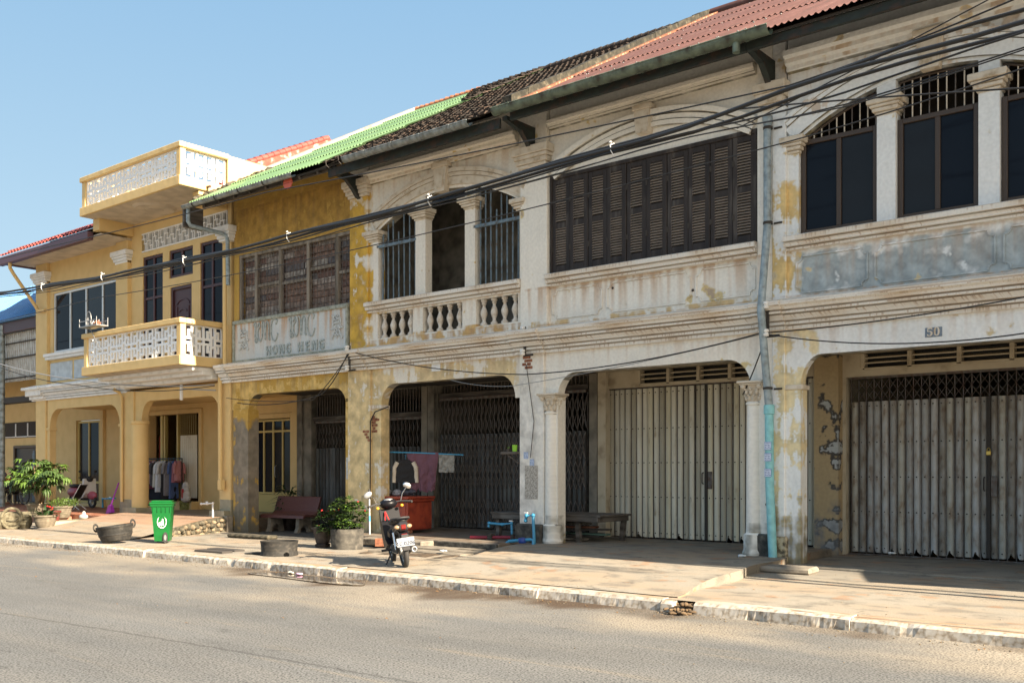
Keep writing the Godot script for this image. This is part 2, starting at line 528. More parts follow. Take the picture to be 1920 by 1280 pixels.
	noisy("red_wash", 35, 1.6, [[0.2, Color(0.27, 0.045, 0.03)], [0.6, Color(0.32, 0.07, 0.05)], [0.75, Color(0.4, 0.2, 0.17)], [1.0, Color(0.45, 0.4, 0.36)]], 0.85)
	noisy("sheet_green", 36, 2.5, [[0.12, Color(0.1, 0.15, 0.07)], [0.4, Color(0.115, 0.21, 0.09)], [0.7, Color(0.135, 0.235, 0.105)], [1.0, Color(0.2, 0.27, 0.16)]], 0.5, 0.0, 0.1)
	noisy("sheet_rust", 37, 2.2, [[0.05, Color(0.05, 0.028, 0.02)], [0.4, Color(0.085, 0.036, 0.028)], [0.8, Color(0.105, 0.047, 0.038)], [1.0, Color(0.16, 0.10, 0.085)]], 0.65, 0.1, 0.2, 0.02, 5, 1, 2)
	noisy("sheet_white", 38, 2.5, [[0.1, Color(0.26, 0.2, 0.14)], [0.5, Color(0.36, 0.32, 0.27)], [1.0, Color(0.42, 0.41, 0.37)]], 0.7, 0.0, 0.2)
	noisy("sheet_blue", 39, 2.5, [[0.0, Color(0.045, 0.17, 0.42)], [1.0, Color(0.075, 0.24, 0.52)]], 0.45)
	noisy("sheet_grey", 40, 1.8, [[0.1, Color(0.3, 0.28, 0.25)], [0.6, Color(0.5, 0.5, 0.48)], [1.0, Color(0.6, 0.6, 0.58)]], 0.6, 0.2)
	noisy("moss_stone", 41, 0.9, [[0.1, Color(0.022, 0.021, 0.014)], [0.5, Color(0.06, 0.054, 0.036)], [0.75, Color(0.11, 0.092, 0.062)], [1.0, Color(0.2, 0.175, 0.13)]], 0.95, 0.0, 1.2)
	noisy("rubble", 42, 0.8, [[0.15, Color(0.05, 0.04, 0.025)], [0.5, Color(0.17, 0.13, 0.08)], [1.0, Color(0.3, 0.24, 0.16)]], 0.95, 0.0, 1.2)
	noisy("concrete", 43, 1.6, [[0.15, Color(0.12, 0.105, 0.085)], [0.5, Color(0.2, 0.175, 0.14)], [1.0, Color(0.29, 0.255, 0.2)]], 0.95, 0.0, 0.8)
	noisy("concrete_dark", 44, 0.9, [[0.15, Color(0.03, 0.029, 0.026)], [0.6, Color(0.075, 0.07, 0.06)], [1.0, Color(0.16, 0.145, 0.12)]], 0.95, 0.0, 1.0)
	noisy("brick", 45, 0.5, [[0.1, Color(0.13, 0.05, 0.03)], [0.6, Color(0.28, 0.11, 0.06)], [1.0, Color(0.38, 0.2, 0.12)]], 0.95, 0.0, 0.8)
	noisy("terrazzo", 46, 0.35, [[0.2, Color(0.06, 0.02, 0.018)], [0.55, Color(0.115, 0.043, 0.038)], [0.75, Color(0.15, 0.065, 0.055)], [0.9, Color(0.3, 0.2, 0.17)]], 0.5, 0.0, 0.0, 0.06, 3)
	noisy("clay_pot", 47, 0.7, [[0.1, Color(0.075, 0.06, 0.04)], [0.6, Color(0.15, 0.125, 0.09)], [1.0, Color(0.22, 0.19, 0.14)]], 0.9, 0.0, 0.5)
	noisy("dark_pot", 48, 0.7, [[0.1, Color(0.025, 0.02, 0.018)], [0.6, Color(0.065, 0.05, 0.042)], [1.0, Color(0.12, 0.095, 0.08)]], 0.7, 0.0, 0.5)
	noisy("carved", 49, 0.5, [[0.1, Color(0.035, 0.03, 0.016)], [0.45, Color(0.115, 0.1, 0.062)], [1.0, Color(0.23, 0.21, 0.145)]], 0.95, 0.0, 1.4)
	noisy("bark", 50, 0.4, [[0.2, Color(0.16, 0.1, 0.055)], [0.7, Color(0.33, 0.24, 0.14)], [1.0, Color(0.42, 0.33, 0.2)]], 0.95, 0.0, 1.0)
	noisy("chest_red", 51, 1.2, [[0.1, Color(0.2, 0.035, 0.02)], [0.5, Color(0.34, 0.055, 0.028)], [1.0, Color(0.42, 0.085, 0.035)]], 0.5, 0.0, 0.2)
	noisy("tyre", 52, 0.6, [[0.2, Color(0.01, 0.01, 0.009)], [0.6, Color(0.022, 0.021, 0.019)], [1.0, Color(0.065, 0.057, 0.046)]], 0.8, 0.0, 0.6)
	noisy("soil", 53, 0.5, [[0.2, Color(0.03, 0.02, 0.012)], [1.0, Color(0.12, 0.08, 0.045)]], 1.0, 0.0, 1.0)
	noisy("floor_tile", 54, 2.0, [[0.1, Color(0.12, 0.075, 0.05)], [0.5, Color(0.2, 0.16, 0.12)], [1.0, Color(0.27, 0.24, 0.2)]], 0.5, 0.0, 0.1)
	noisy("red_tile", 55, 1.5, [[0.1, Color(0.22, 0.085, 0.05)], [0.6, Color(0.33, 0.135, 0.08)], [1.0, Color(0.4, 0.23, 0.15)]], 0.6, 0.0, 0.2)
	noisy("plinth_tile", 56, 1.5, [[0.0, Color(0.24, 0.21, 0.14)], [1.0, Color(0.33, 0.3, 0.21)]], 0.5)
	noisy("moulding", 57, 2.2, [[0.12, Color(0.36, 0.25, 0.16)], [0.4, Color(0.56, 0.47, 0.36)], [0.6, Color(0.66, 0.6, 0.51)], [1.0, Color(0.7, 0.66, 0.6)]], 0.9, 0.0, 0.5, 0.09, 4, 1, 4)
	noisy("capital", 58, 1.2, [[0.1, Color(0.42, 0.34, 0.24)], [0.35, Color(0.58, 0.51, 0.41)], [1.0, Color(0.68, 0.63, 0.54)]], 0.9, 0.0, 0.8)
	noisy("baluster", 59, 0.8, [[0.1, Color(0.4, 0.27, 0.15)], [0.4, Color(0.58, 0.52, 0.44)], [1.0, Color(0.7, 0.68, 0.64)]], 0.85, 0.0, 0.5)
	noisy("bin_green", 60, 1.0, [[0.0, Color(0.0, 0.08, 0.012)], [1.0, Color(0.001, 0.105, 0.018)]], 0.35)
	streaked("mould_cornice", 700, 3.75, 0.75, [3.965, 4.03, 4.13, 4.187, 4.3])
	streaked("mould_sill", 710, 5.0, 0.5, [5.21, 5.285, 5.39])
	for k in 3: mk("glass%d" % k, [Color(0.010, 0.013, 0.02), Color(0.016, 0.018, 0.022), Color(0.008, 0.011, 0.018)][k], [0.04, 0.16, 0.08][k], 0.0, [0.2, 0.3, 0.25][k])
	# whole facades
	plaster("plaster_number", 101, 3.9, 6.0, 9.0, {"top": Color(0.76, 0.78, 0.78), "under": Color(0.58, 0.48, 0.3), "base": Color(0.45, 0.40, 0.33), "thr": 0.36,
		"ledges": [[5.17, 0.75, 0.45], [3.95, 0.55, 0.4], [8.2, 0.7, 0.3], [4.45, 0.35, 0.6]], "damp": 1.25,
		"zones": [[4.75, 4.3, 9.3, 5.12, Color(0.33, 0.375, 0.39), -0.38], [3.9, 4.3, 4.85, 6.3, Color(0.57, 0.43, 0.2), -0.12], [3.9, -0.4, 5.2, 3.9, Color(0.62, 0.53, 0.33), -0.06], [5.0, 7.2, 9.4, 8.2, Color(0.5, 0.43, 0.36), 0.1]]})
	plaster("plaster_shutter", 202, -1.1, 6.0, 9.0, {"top": Color(0.79, 0.76, 0.69), "under": Color(0.62, 0.5, 0.26), "base": Color(0.42, 0.33, 0.24), "thr": 0.40,
		"ledges": [[5.17, 0.8, 0.75], [4.45, 0.5, 0.5], [3.95, 0.5, 0.35]], "damp": 0.8, "zones": [[-0.5, 4.3, 4.3, 4.52, Color(0.52, 0.38, 0.2), -0.15], [-1.0, 0.3, -0.2, 3.6, Color(0.62, 0.6, 0.56), -0.3]]})
	plaster("plaster_baluster", 303, -6.1, 6.0, 9.0, {"top": Color(0.76, 0.72, 0.64), "under": Color(0.55, 0.38, 0.13), "base": Color(0.34, 0.27, 0.2), "thr": 0.36,
		"ledges": [[5.17, 0.5, 0.5], [4.55, 0.4, 0.8], [3.95, 0.6, 0.4], [8.1, 0.7, 0.45]], "damp": 1.1,
		"zones": [[-6.1, 0.0, -4.6, 4.4, Color(0.62, 0.48, 0.255), -0.34], [-6.1, 4.3, -5.1, 7.9, Color(0.52, 0.32, 0.05), -0.35], [-5.1, 4.3, -0.8, 4.62, Color(0.5, 0.32, 0.13), -0.2], [-5.1, 3.2, -0.9, 4.0, Color(0.6, 0.48, 0.28), -0.1]]})
	plaster("plaster_mustard", 404, -11.0, 6.0, 9.0, {"top": Color(0.48, 0.30, 0.065), "under": Color(0.56, 0.46, 0.3), "base": Color(0.27, 0.22, 0.16), "thr": 0.52,
		"ledges": [[8.3, 1.0, 0.6], [4.45, 0.4, 0.6], [3.95, 0.6, 0.5]], "rust": Color(0.2, 0.115, 0.035), "damp": 1.0,
		"zones": [[-11.0, 3.0, -5.4, 4.0, Color(0.55, 0.38, 0.13), -0.12], [-10.4, 0.0, -9.2, 3.0, Color(0.2, 0.17, 0.13), -0.32], [-6.4, 0.0, -5.0, 4.0, Color(0.57, 0.4, 0.15), -0.15], [-11, 7.1, -5.0, 8.5, Color(0.36, 0.215, 0.045), -0.35]]})
	plaster("plaster_sign", 505, -10.4, 5.0, 9.0, {"top": Color(0.55, 0.58, 0.58), "under": Color(0.5, 0.47, 0.42), "base": Color(0.4, 0.33, 0.25), "thr": 0.4, "ledges": [[5.42, 1.0, 1.0]], "rust": Color(0.45, 0.24, 0.1), "damp": 0.1})

func pave_y(x: float, z: float) -> float:
	var back := 0.13
	if x < -1.0 and x > -10.2: back = lerpf(0.05, 0.13, smoothstep(-3.0, -1.0, x))
	return lerpf(back, 0.13, clampf(z / 3.5, 0, 1)) + 0.008 * sin(x * 1.7) * sin(z * 1.3)

func sheet(x0: float, x1: float, z0: float, z1: float, nx: int, nz: int, f: Callable) -> MB:
	var b := MB.new()
	for i in nx:
		for j in nz:
			var q := []
			for e in [[0, 0], [0, 1], [1, 1], [1, 0]]:
				var x := lerpf(x0, x1, float(i + e[0]) / nx)
				var z := lerpf(z0, z1, float(j + e[1]) / nz)
				q.append(f.call(x, z))
			b.qw(q[0], q[1], q[2], q[3], Vector3.UP)
	return b

# painted ground: a picture of w x h metres from (x0, z0), with a fine grain multiplied on top
func ground_mat(key: String, x0: float, z0: float, w: float, h: float, res: float, rough: float, f: Callable, grain: float, gsize := 1.3) -> StandardMaterial3D:
	var nx := int(w * res)
	var nz := int(h * res)
	var o := PackedByteArray()
	o.resize(nx * nz * 3)
	for j in nz:
		for i in nx:
			var c: Color = f.call(x0 + (i + 0.5) / res, z0 + (j + 0.5) / res)
			var k := (j * nx + i) * 3
			o[k] = int(clampf(_s(c.r), 0, 255)); o[k + 1] = int(clampf(_s(c.g), 0, 255)); o[k + 2] = int(clampf(_s(c.b), 0, 255))
	var m := mk(key, Color.WHITE, rough)
	m.albedo_texture = ImageTexture.create_from_image(Image.create_from_data(nx, nz, false, Image.FORMAT_RGB8, o))
	m.uv1_scale = Vector3(1.0 / w, 1.0 / h, 1)
	m.uv1_offset = Vector3(-x0 / w, -z0 / h, 0)
	m.detail_enabled = true
	m.detail_blend_mode = BaseMaterial3D.BLEND_MODE_MUL
	m.detail_uv_layer = BaseMaterial3D.DETAIL_UV_2
	m.detail_albedo = ramp_tex(900 + key.length(), 512, 0.12, [[0.3, Color(1, 1, 1) * (1.0 - grain)], [0.47, Color(0.85, 0.85, 0.85)], [0.7, Color(1, 1, 1)]], 2)
	m.uv2_scale = Vector3(1.0 / gsize, 1.0 / gsize, 1)
	return m

func ground() -> void:
	var na := noise(61, 0.22, 5)
	var nb := noise(62, 1.4, 4)
	var nc := noise(63, 0.6, 4)
	struct("ground", sheet(-400, 400, -400, 400, 8, 8, func(x, z): return V(x, -0.06, z)), noisy("earth", 64, 9.0, [[0.1, Color(0.15, 0.11, 0.065)], [1.0, Color(0.25, 0.19, 0.115)]], 1.0))
	var road_f := func(x: float, z: float) -> Color:
		var dust := 1.0 - smoothstep(4.9, 7.6, z + na.get_noise_2d(x * 1.0, z * 2.0) * 2.6 + (x + 5.0) * 0.03)
		var band := nc.get_noise_2d(x * 0.22, z * 2.2)
		var c := Color(0.148, 0.151, 0.148).lerp(Color(0.30, 0.264, 0.208), clampf(dust * 0.92 + band * 0.16 + 0.03, 0, 1))
		c = c * (1.0 + 0.06 * band + 0.2 * na.get_noise_2d(x * 0.9 + 50.0, z * 2.2) + 0.06 * nb.get_noise_2d(x, z) + 0.16 * na.get_noise_2d(x * 60.0, z * 60.0))
		c = c.lerp(Color(0.27, 0.23, 0.17), clampf(nb.get_noise_2d(x * 0.12 + 40, z * 1.6) * 2.0 - 0.8, 0, 0.35))
		var blot := nb.get_noise_2d(x * 0.8 + 70, z * 2.0)
		c = c * (1.0 - 0.25 * smoothstep(0.5, 0.6, blot))
		var seam := absf(z - (9.93 - (x + 0.5) * 0.055) - 0.03 * nb.get_noise_2d(x * 3.0, 5.0))
		c = c * (0.55 + 0.45 * smoothstep(0.008, 0.03, seam))
		var wet := smoothstep(-4.0, -2.0, x) * (1.0 - smoothstep(4.8, 6.5, x))
		var edge := 1.0 - smoothstep(0.1 + 0.3 * wet, 0.35 + 0.55 * wet, z - 4.98 - na.get_noise_2d(x * 2.0, 9.0) * (0.3 + 0.9 * wet) - 0.08 * nb.get_noise_2d(x * 2.0, z * 2.0))
		c = c.lerp(Color(0.075, 0.046, 0.024), edge * clampf(0.15 + 0.75 * wet + nc.get_noise_2d(x * 1.4, 3.0) * 0.8, 0, 1))
		return c
	struct("road", sheet(-60, 40, 4.9, 24.0, 100, 24, func(x, z): return V(x, 0.012 * sin(x * 0.5) * sin(z * 0.8) * smoothstep(5.5, 7.0, z), z)), ground_mat("asphalt", -18, 4.9, 30, 9.55, 42, 0.92, road_f, 0.72, 1.7))
	var pave_f := func(x: float, z: float) -> Color:
		var n := na.get_noise_2d(x * 1.4, z * 2.5)
		var m := nb.get_noise_2d(x, z * 1.6)
		var c := Color(0.325, 0.295, 0.24).lerp(Color(0.35, 0.28, 0.2), clampf(n * 1.6 + 0.35, 0, 1))
		c = c.lerp(Color(0.17, 0.155, 0.13), clampf(m * 1.5, 0, 0.7))
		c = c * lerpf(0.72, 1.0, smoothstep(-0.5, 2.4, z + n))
		if nc.get_noise_2d(x * 2.0 + 30, z * 2.0) > 0.42: c = c.lerp(Color(0.35, 0.17, 0.07), 0.45)
		var crack := absf(nb.get_noise_2d(x * 0.5 + 11, z * 0.5))
		if crack < 0.006: c = c * 0.55
		return c
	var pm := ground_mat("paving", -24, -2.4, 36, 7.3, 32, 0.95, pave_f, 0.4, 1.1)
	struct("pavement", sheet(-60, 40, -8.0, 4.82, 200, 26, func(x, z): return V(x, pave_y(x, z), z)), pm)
	# whitewashed kerb, stone by stone
	var kroot := Node3D.new()
	kroot.name = numbered("kerb")
	add_child(kroot)
	kroot.set_meta("kind", "structure")
	var kf := func(x: float, z: float) -> Color:
		var n := nb.get_noise_2d(x * 2.0, z * 5.0) + 0.5 * nc.get_noise_2d(x * 0.6, 2.0)
		var c := Color(0.46, 0.42, 0.36)
		c = c.lerp(Color(0.29, 0.21, 0.13), smoothstep(0.12, 0.3, n))
		c = c.lerp(Color(0.13, 0.11, 0.085), smoothstep(0.45, 0.6, n))
		return c.lerp(Color(0.36, 0.24, 0.14), clampf(0.45 + nc.get_noise_2d(x * 0.7, 7.0) * 1.4, 0.0, 0.7))
	var km := ground_mat("kerb_paint", -24, 4.6, 36, 0.6, 44, 0.95, kf, 0.3, 0.5)
	var kd := noisy("kerb_side", 66, 0.7, [[0.15, Color(0.2, 0.16, 0.12)], [0.36, Color(0.32, 0.275, 0.215)], [0.55, Color(0.42, 0.385, 0.335)], [1.0, Color(0.48, 0.46, 0.42)]], 0.95, 0.0, 0.15, 0.03)
	var kx := -24.0
	while kx < 12.0:
		var l := rng.randf_range(1.3, 3.2)
		if kx < 5.72 and kx + l > 5.4: l = 5.5 - kx
		var dz := rng.randf_range(-0.025, 0.025)
		var dy := rng.randf_range(-0.012, 0.008)
		var bt := MB.new()
		var bs := MB.new()
		var nseg := 40
		var prof := func(x: float, k: int) -> Vector3:
			var w := nc.get_noise_2d(x * 1.2, k * 7.0) * 0.014 - maxf(0.0, nc.get_noise_2d(x * 2.4, k * 3.0 + 50.0) - 0.25) * 0.05
			match k:
				0: return V(x, pave_y(x, 4.68) + 0.004, 4.66)
				1: return V(x, 0.139 + dy, 4.74)
				2: return V(x, 0.135 + dy + w * 0.5, 4.885 + dz + w)
				3: return V(x, 0.105 + dy + w, 4.935 + dz + w)
				_: return V(x, -0.02, 4.95 + dz + w * 2.0)
		for i in nseg:
			var xa := kx + 0.004 + (l - 0.008) * i / nseg
			var xb := kx + 0.004 + (l - 0.008) * (i + 1) / nseg
			for k in 4:
				var t: MB = bt if k < 2 else bs
				t.qw(prof.call(xa, k), prof.call(xb, k), prof.call(xb, k + 1), prof.call(xa, k + 1), V(0, 1, 1))
		for xe in [kx + 0.004, kx + l - 0.004]:
			for k in range(1, 4): bs.tw(V(xe, -0.02, 4.66), prof.call(xe, k), prof.call(xe, k + 1), V(-1 if xe == kx + 0.004 else 1, 0, 0))
		var ks := put("kerb_stone", bt, km, kroot)
		put("worn_face", bs, kd, ks)
		kx += l
		if absf(kx - 5.5) < 0.02: kx = 5.78
	# muddy gutter water
	var pud := PackedVector2Array()
	for i in 24:
		var w := TAU * i / 24
		pud.append(Vector2(-0.6 + 1.3 * cos(w) * (1.0 + 0.12 * sin(3 * w)), 5.38 + 0.3 * sin(w) * (1.0 + 0.3 * sin(2 * w + 1))))
	var wm := mk("gutter_water", Color(0.035, 0.024, 0.014), 0.06)
	struct("puddle", MB.new().ext(pud, 0.0, 0.016, "y"), wm)
	# slab in front of the shutter house: level by the columns, then a ramp to the kerb
	var slab := MB.new()
	var sy := func(x: float, z: float) -> float:
		return lerpf(0.262, 0.145, smoothstep(2.7, 4.6, z) if x > 0.4 else clampf((z - 1.4) / 3.0, 0, 1))
	var sl := func(z: float) -> float: return lerpf(-0.62, 0.25, clampf(z / 2.6, 0, 1)) - 1.1 * clampf((z - 2.6) / 2.1, 0, 1)
	var sr := func(z: float) -> float: return 4.72 + 0.14 * z + 0.05 * sin(z * 3.0)
	for i in 24:
		for j in 30:
			var q := []
			for e in [[0, 0], [0, 1], [1, 1], [1, 0]]:
				var z := lerpf(-2.3, 4.68, (j + e[1]) / 30.0)
				var x := lerpf(sl.call(z) if z > -0.2 else -0.62, sr.call(z) if z > -0.2 else 4.62, (i + e[0]) / 24.0)
				q.append(V(x, sy.call(x, z), z))
			slab.qw(q[0], q[1], q[2], q[3], Vector3.UP)
			if i == 23: slab.qw(q[3], q[2], q[2] * V(1, 0, 1), q[3] * V(1, 0, 1), V(1, 0, 0))
			if i == 0: slab.qw(q[0], q[1], q[1] * V(1, 0, 1), q[0] * V(1, 0, 1), V(-1, 0, 0))
	struct("pavement_slab", slab, pm)
	# ramp up to the yellow house, with a rubble side
	var ramp := MB.new()
	var ry := func(z: float) -> float: return lerpf(0.47, 0.135, smoothstep(0.2, 3.9, z))
	for i in 10:
		for j in 16:
			var q := []
			for e in [[0, 0], [0, 1], [1, 1], [1, 0]]:
				var z := lerpf(0.0, 4.66, (j + e[1]) / 16.0)
				var x := lerpf(-14.9 + 0.25 * z, lerpf(-10.42, -9.5, clampf(z / 2.4, 0, 1)) + 0.5 * maxf(0, z - 2.4), (i + e[0]) / 10.0)
				q.append(V(x, ry.call(z), z))
			ramp.qw(q[0], q[1], q[2], q[3], Vector3.UP)
	var rf := func(x: float, z: float) -> Color:
		var c: Color = pave_f.call(x, z)
		return c.lerp(Color(0.31, 0.25, 0.175), 0.5) if z > 1.9 else c.lerp(Color(0.36, 0.19, 0.1), 0.55)
	struct("pavement_ramp", ramp, ground_mat("ramp_mix", -15, 0, 7, 4.8, 32, 0.9, rf, 0.3))
	var rb := Node3D.new()
	rb.name = numbered("rubble_wall")
	add_child(rb)
	tag(rb, "low mossy rubble stone edge holding up the yellow house ramp", "wall")
	rb.position = V(-10.0, 0.05, 1.1)
	for i in 60:
		var z := 0.04 + 2.3 * (i % 15) / 15.0 + rng.randf_range(-0.06, 0.06)
		var x := lerpf(-10.42, -9.5, z / 2.4)
		var top: float = ry.call(z)
		var y := 0.05 + 0.095 * (i / 15) + rng.randf_range(0.0, 0.05)
		if y > top - 0.03: continue
		var b := MB.new()
		b.x = Transform3D(Basis(V(0, 1, 0), 0.38 + rng.randf_range(-0.2, 0.2)), V(x + 0.02, y, z))
		b.ball(Vector3.ZERO, V(rng.randf_range(0.05, 0.1), minf(rng.randf_range(0.05, 0.08), (top - y) * 0.95), rng.randf_range(0.06, 0.12)), 6, 4)
		put("stone", b, M.rubble if i % 2 else M.moss_stone, rb)
	var side := MB.new()
	for j in 12:
		var za := 2.4 * j / 12.0
		var zb := 2.4 * (j + 1) / 12.0
		side.qw(V(lerpf(-10.42, -9.5, za / 2.4), -0.05, za), V(lerpf(-10.42, -9.5, zb / 2.4), -0.05, zb), V(lerpf(-10.42, -9.5, zb / 2.4), ry.call(zb) - 0.004, zb), V(lerpf(-10.42, -9.5, za / 2.4), ry.call(za) - 0.004, za), V(1, 0, 0))
	put("mortar_core", side, M.moss_stone, rb)
	# arcade floors
	var fl := func(x0: float, x1: float, y: float, z0: float, z1: float, mat: Material, called := "arcade_floor"): return struct(called, MB.new().cbox(x0, x1, y - 0.5, y, z0, z1, 0.02), mat)
	fl.call(-40.0, -15.02, 0.40, -2.6, 1.0, M.red_tile)
	fl.call(-15.0, -10.45, 0.474, -2.6, 0.02, M.floor_tile)
	fl.call(-10.1, -5.5, 0.085, -2.6, 0.5, M.concrete_dark)
	fl.call(-5.45, -0.65, 0.275, -2.6, 0.8, M.floor_tile)
	struct("gallery_step", MB.new().cbox(-5.44, -0.66, -0.2, 0.262, 0.801, 0.85, 0.015), M.concrete_dark)
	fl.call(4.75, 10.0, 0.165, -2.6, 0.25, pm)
	fl.call(-20.6, -16.6, 0.33, 1.02, 1.5, M.red_tile, "porch_step")
	lone("white_step", MB.new().cbox(-15.5, -14.75, 0.1, 0.30, 0.1, 2.6, 0.02), M.plinth_tile, "white painted step edge between the red tiles and the concrete ramp", "step")

# ---------------------------------------------------------------- building pieces
func moulding(b: MB, x0: float, x1: float, prof: Array, back := -0.1) -> MB:   # prof: flat list z, y from bottom to top
	var p := P2(prof)
	p.append(Vector2(back, prof[prof.size() - 1])); p.append(Vector2(back, prof[1]))
	return b.ext(p, x0, x1, "x")

func cornice(b: MB, x0: float, x1: float, out := 0.0) -> MB:
	var p := []
	for q in [[0.02, 3.9], [0.02, 3.955], [-0.02, 3.956], [-0.02, 3.974], [0.065, 3.975], [0.065, 4.02], [0.02, 4.021], [0.02, 4.04], [0.1, 4.041], [0.105, 4.06], [0.14, 4.11], [0.14, 4.12], [0.09, 4.121], [0.09, 4.14], [0.2, 4.141], [0.2, 4.175], [0.15, 4.176], [0.15, 4.195], [0.22, 4.2], [0.235, 4.24], [0.28, 4.27], [0.28, 4.325], [0.26, 4.335]]:
		p.append_array([q[0] + out, q[1]])
	p.append_array([-0.05, 4.42])
	return moulding(b, x0, x1, p)

func sill(b: MB, x0: float, x1: float) -> MB:
	return moulding(b, x0, x1, [-0.06, 5.16, 0.0, 5.165, 0.0, 5.2, -0.04, 5.201, -0.04, 5.22, 0.05, 5.221, 0.05, 5.25, 0.07, 5.275, 0.03, 5.276, 0.03, 5.295, 0.1, 5.3, 0.1, 5.37, 0.08, 5.385, -0.2, 5.41], -0.22)

func capital_block(b: MB, x0: float, x1: float, y: float, h: float, z := 0.0, back := -0.16) -> MB:   # stepped pilaster head
	for s in [[0.0, 0.18, 0.02], [0.18, 0.42, 0.055], [0.42, 0.6, 0.085], [0.6, 1.0, 0.12]]:
		b.cbox(x0 - s[2], x1 + s[2], y + h * s[0], y + h * s[1] - 0.004, back, z + s[2], 0.01)
	return b

func arch_beam(b: MB, xl: float, xr: float, ys: float, yt: float, top: float, z0: float, z1: float, r := 0.42, ends := 0.0) -> MB:
	var p := PackedVector2Array()
	p.append(Vector2(xl - ends, top)); p.append(Vector2(xl - ends, ys)); p.append(Vector2(xl, ys))
	for i in range(1, 9):
		var a := PI - PI * 0.5 * i / 8
		p.append(Vector2(xl + r + r * cos(a), ys + (yt - ys) * sin(a)))
	for i in 8:
		var a := PI * 0.5 - PI * 0.5 * i / 8
		p.append(Vector2(xr - r + r * cos(a), ys + (yt - ys) * sin(a)))
	p.append(Vector2(xr, ys)); p.append(Vector2(xr + ends, ys)); p.append(Vector2(xr + ends, top))
	return b.ext(p, z0, z1)

# ring segment between two arcs, for archivolts and segmental window heads
func arc_pts(cx: float, cy: float, r: float, half: float, n := 20) -> PackedVector2Array:
	var p := PackedVector2Array()
	for i in n + 1:
		var x := lerpf(-half, half, float(i) / n)
		p.append(Vector2(cx + x, cy + sqrt(maxf(r * r - x * x, 0.0))))
	return p

func archivolt(b: MB, cx: float, cy: float, r0: float, r1: float, half: float, z0: float, z1: float) -> MB:
	var n := 24
	var a := arc_pts(cx, cy, r0, half, n)
	var d := arc_pts(cx, cy, r1, half * r1 / r0, n)
	for i in n:
		var p := PackedVector2Array([a[i], a[i + 1], d[i + 1], d[i]])
		b.ext(p, z0, z1)
	return b

# wall above a segmental opening, up to a level top
func arch_wall(b: MB, x0: float, x1: float, top: float, cx: float, cy: float, r: float, half: float, z0: float, z1: float) -> MB:
	var p := PackedVector2Array()
	p.append(Vector2(x0, top))
	var a := arc_pts(cx, cy, r, half, 24)
	p.append(Vector2(x0, a[0].y))
	for q in a: p.append(q)
	p.append(Vector2(x1, a[24].y)); p.append(Vector2(x1, top))
	return b.ext(p, z0, z1)

# raised border of a sunk panel with notched corners
func panel_frame(b: MB, x0: float, x1: float, y0: float, y1: float, z: float) -> MB:
	var k := 0.09
	var out := P2([x0 + k, y0, x1 - k, y0, x1 - k, y0 + k * 0.5, x1 - k * 0.5, y0 + k, x1, y0 + k, x1, y1 - k, x1 - k * 0.5, y1 - k, x1 - k, y1 - k * 0.5, x1 - k, y1, x0 + k, y1, x0 + k, y1 - k * 0.5, x0 + k * 0.5, y1 - k, x0, y1 - k, x0, y0 + k, x0 + k * 0.5, y0 + k, x0 + k, y0 + k * 0.5])
	var c := Vector2((x0 + x1) / 2, (y0 + y1) / 2)
	for i in out.size():
		var a := out[i]
		var d := out[(i + 1) % out.size()]
		var o := V(d.y - a.y, a.x - d.x, 0).normalized() * 0.02
		var za := V(0, 0, z)
		b.bar(V(a.x, a.y, z + 0.008), V(d.x, d.y, z + 0.008), 0.026, 0.024, V(0, 0, 1))
	return b

# floor slabs, party walls and back wall behind a front: a closed, dark inside
func shell(root: Node3D, x0: float, x1: float, mat: Material, low := 0.0) -> void:
	var b := MB.new()
	b.box(x0, x1, 3.72, 3.92, -12.0, -0.3)
	b.box(x0 + 0.001, x0 + 0.2, low, 3.719, -12.0, -2.2); b.box(x1 - 0.2, x1 - 0.001, low, 3.719, -12.0, -2.2)
	b.box(x0 + 0.001, x0 + 0.2, 3.921, 8.6, -12.0, -0.3); b.box(x1 - 0.2, x1 - 0.001, 3.921, 8.6, -12.0, -0.3)
	b.box(x0 + 0.2, x1 - 0.2, low, 8.8, -12.2, -12.0)
	for y in [8.6]:
		b.ext(P2([-12.0, 8.6, -0.3, 8.6, -6.9, 12.3]), x0 + 0.001, x0 + 0.2, "x"); b.ext(P2([-12.0, 8.6, -0.3, 8.6, -6.9, 12.3]), x1 - 0.2, x1 - 0.001, "x")
	put("party_wall", b, mat, root)

# inner shop wall of the arcade at z = -2.3 with a rectangular opening
func shop_wall(root: Node3D, x0: float, x1: float, ox0: float, ox1: float, oy: float, low: float, mat: Material, vent := []) -> void:
	var b := MB.new()
	b.box(x0, ox0, low, 3.718, -2.5, -2.3)
	b.box(ox1, x1, low, 3.718, -2.5, -2.3)
	if vent.is_empty(): b.box(ox0, ox1, oy, 3.718, -2.5, -2.3)
	else:
		b.box(ox0, vent[0], oy, 3.718, -2.5, -2.3); b.box(vent[1], ox1, oy, 3.718, -2.5, -2.3)
		b.box(vent[0], vent[1], oy, vent[2], -2.5, -2.3)
	put("shop_wall", b, mat, root)

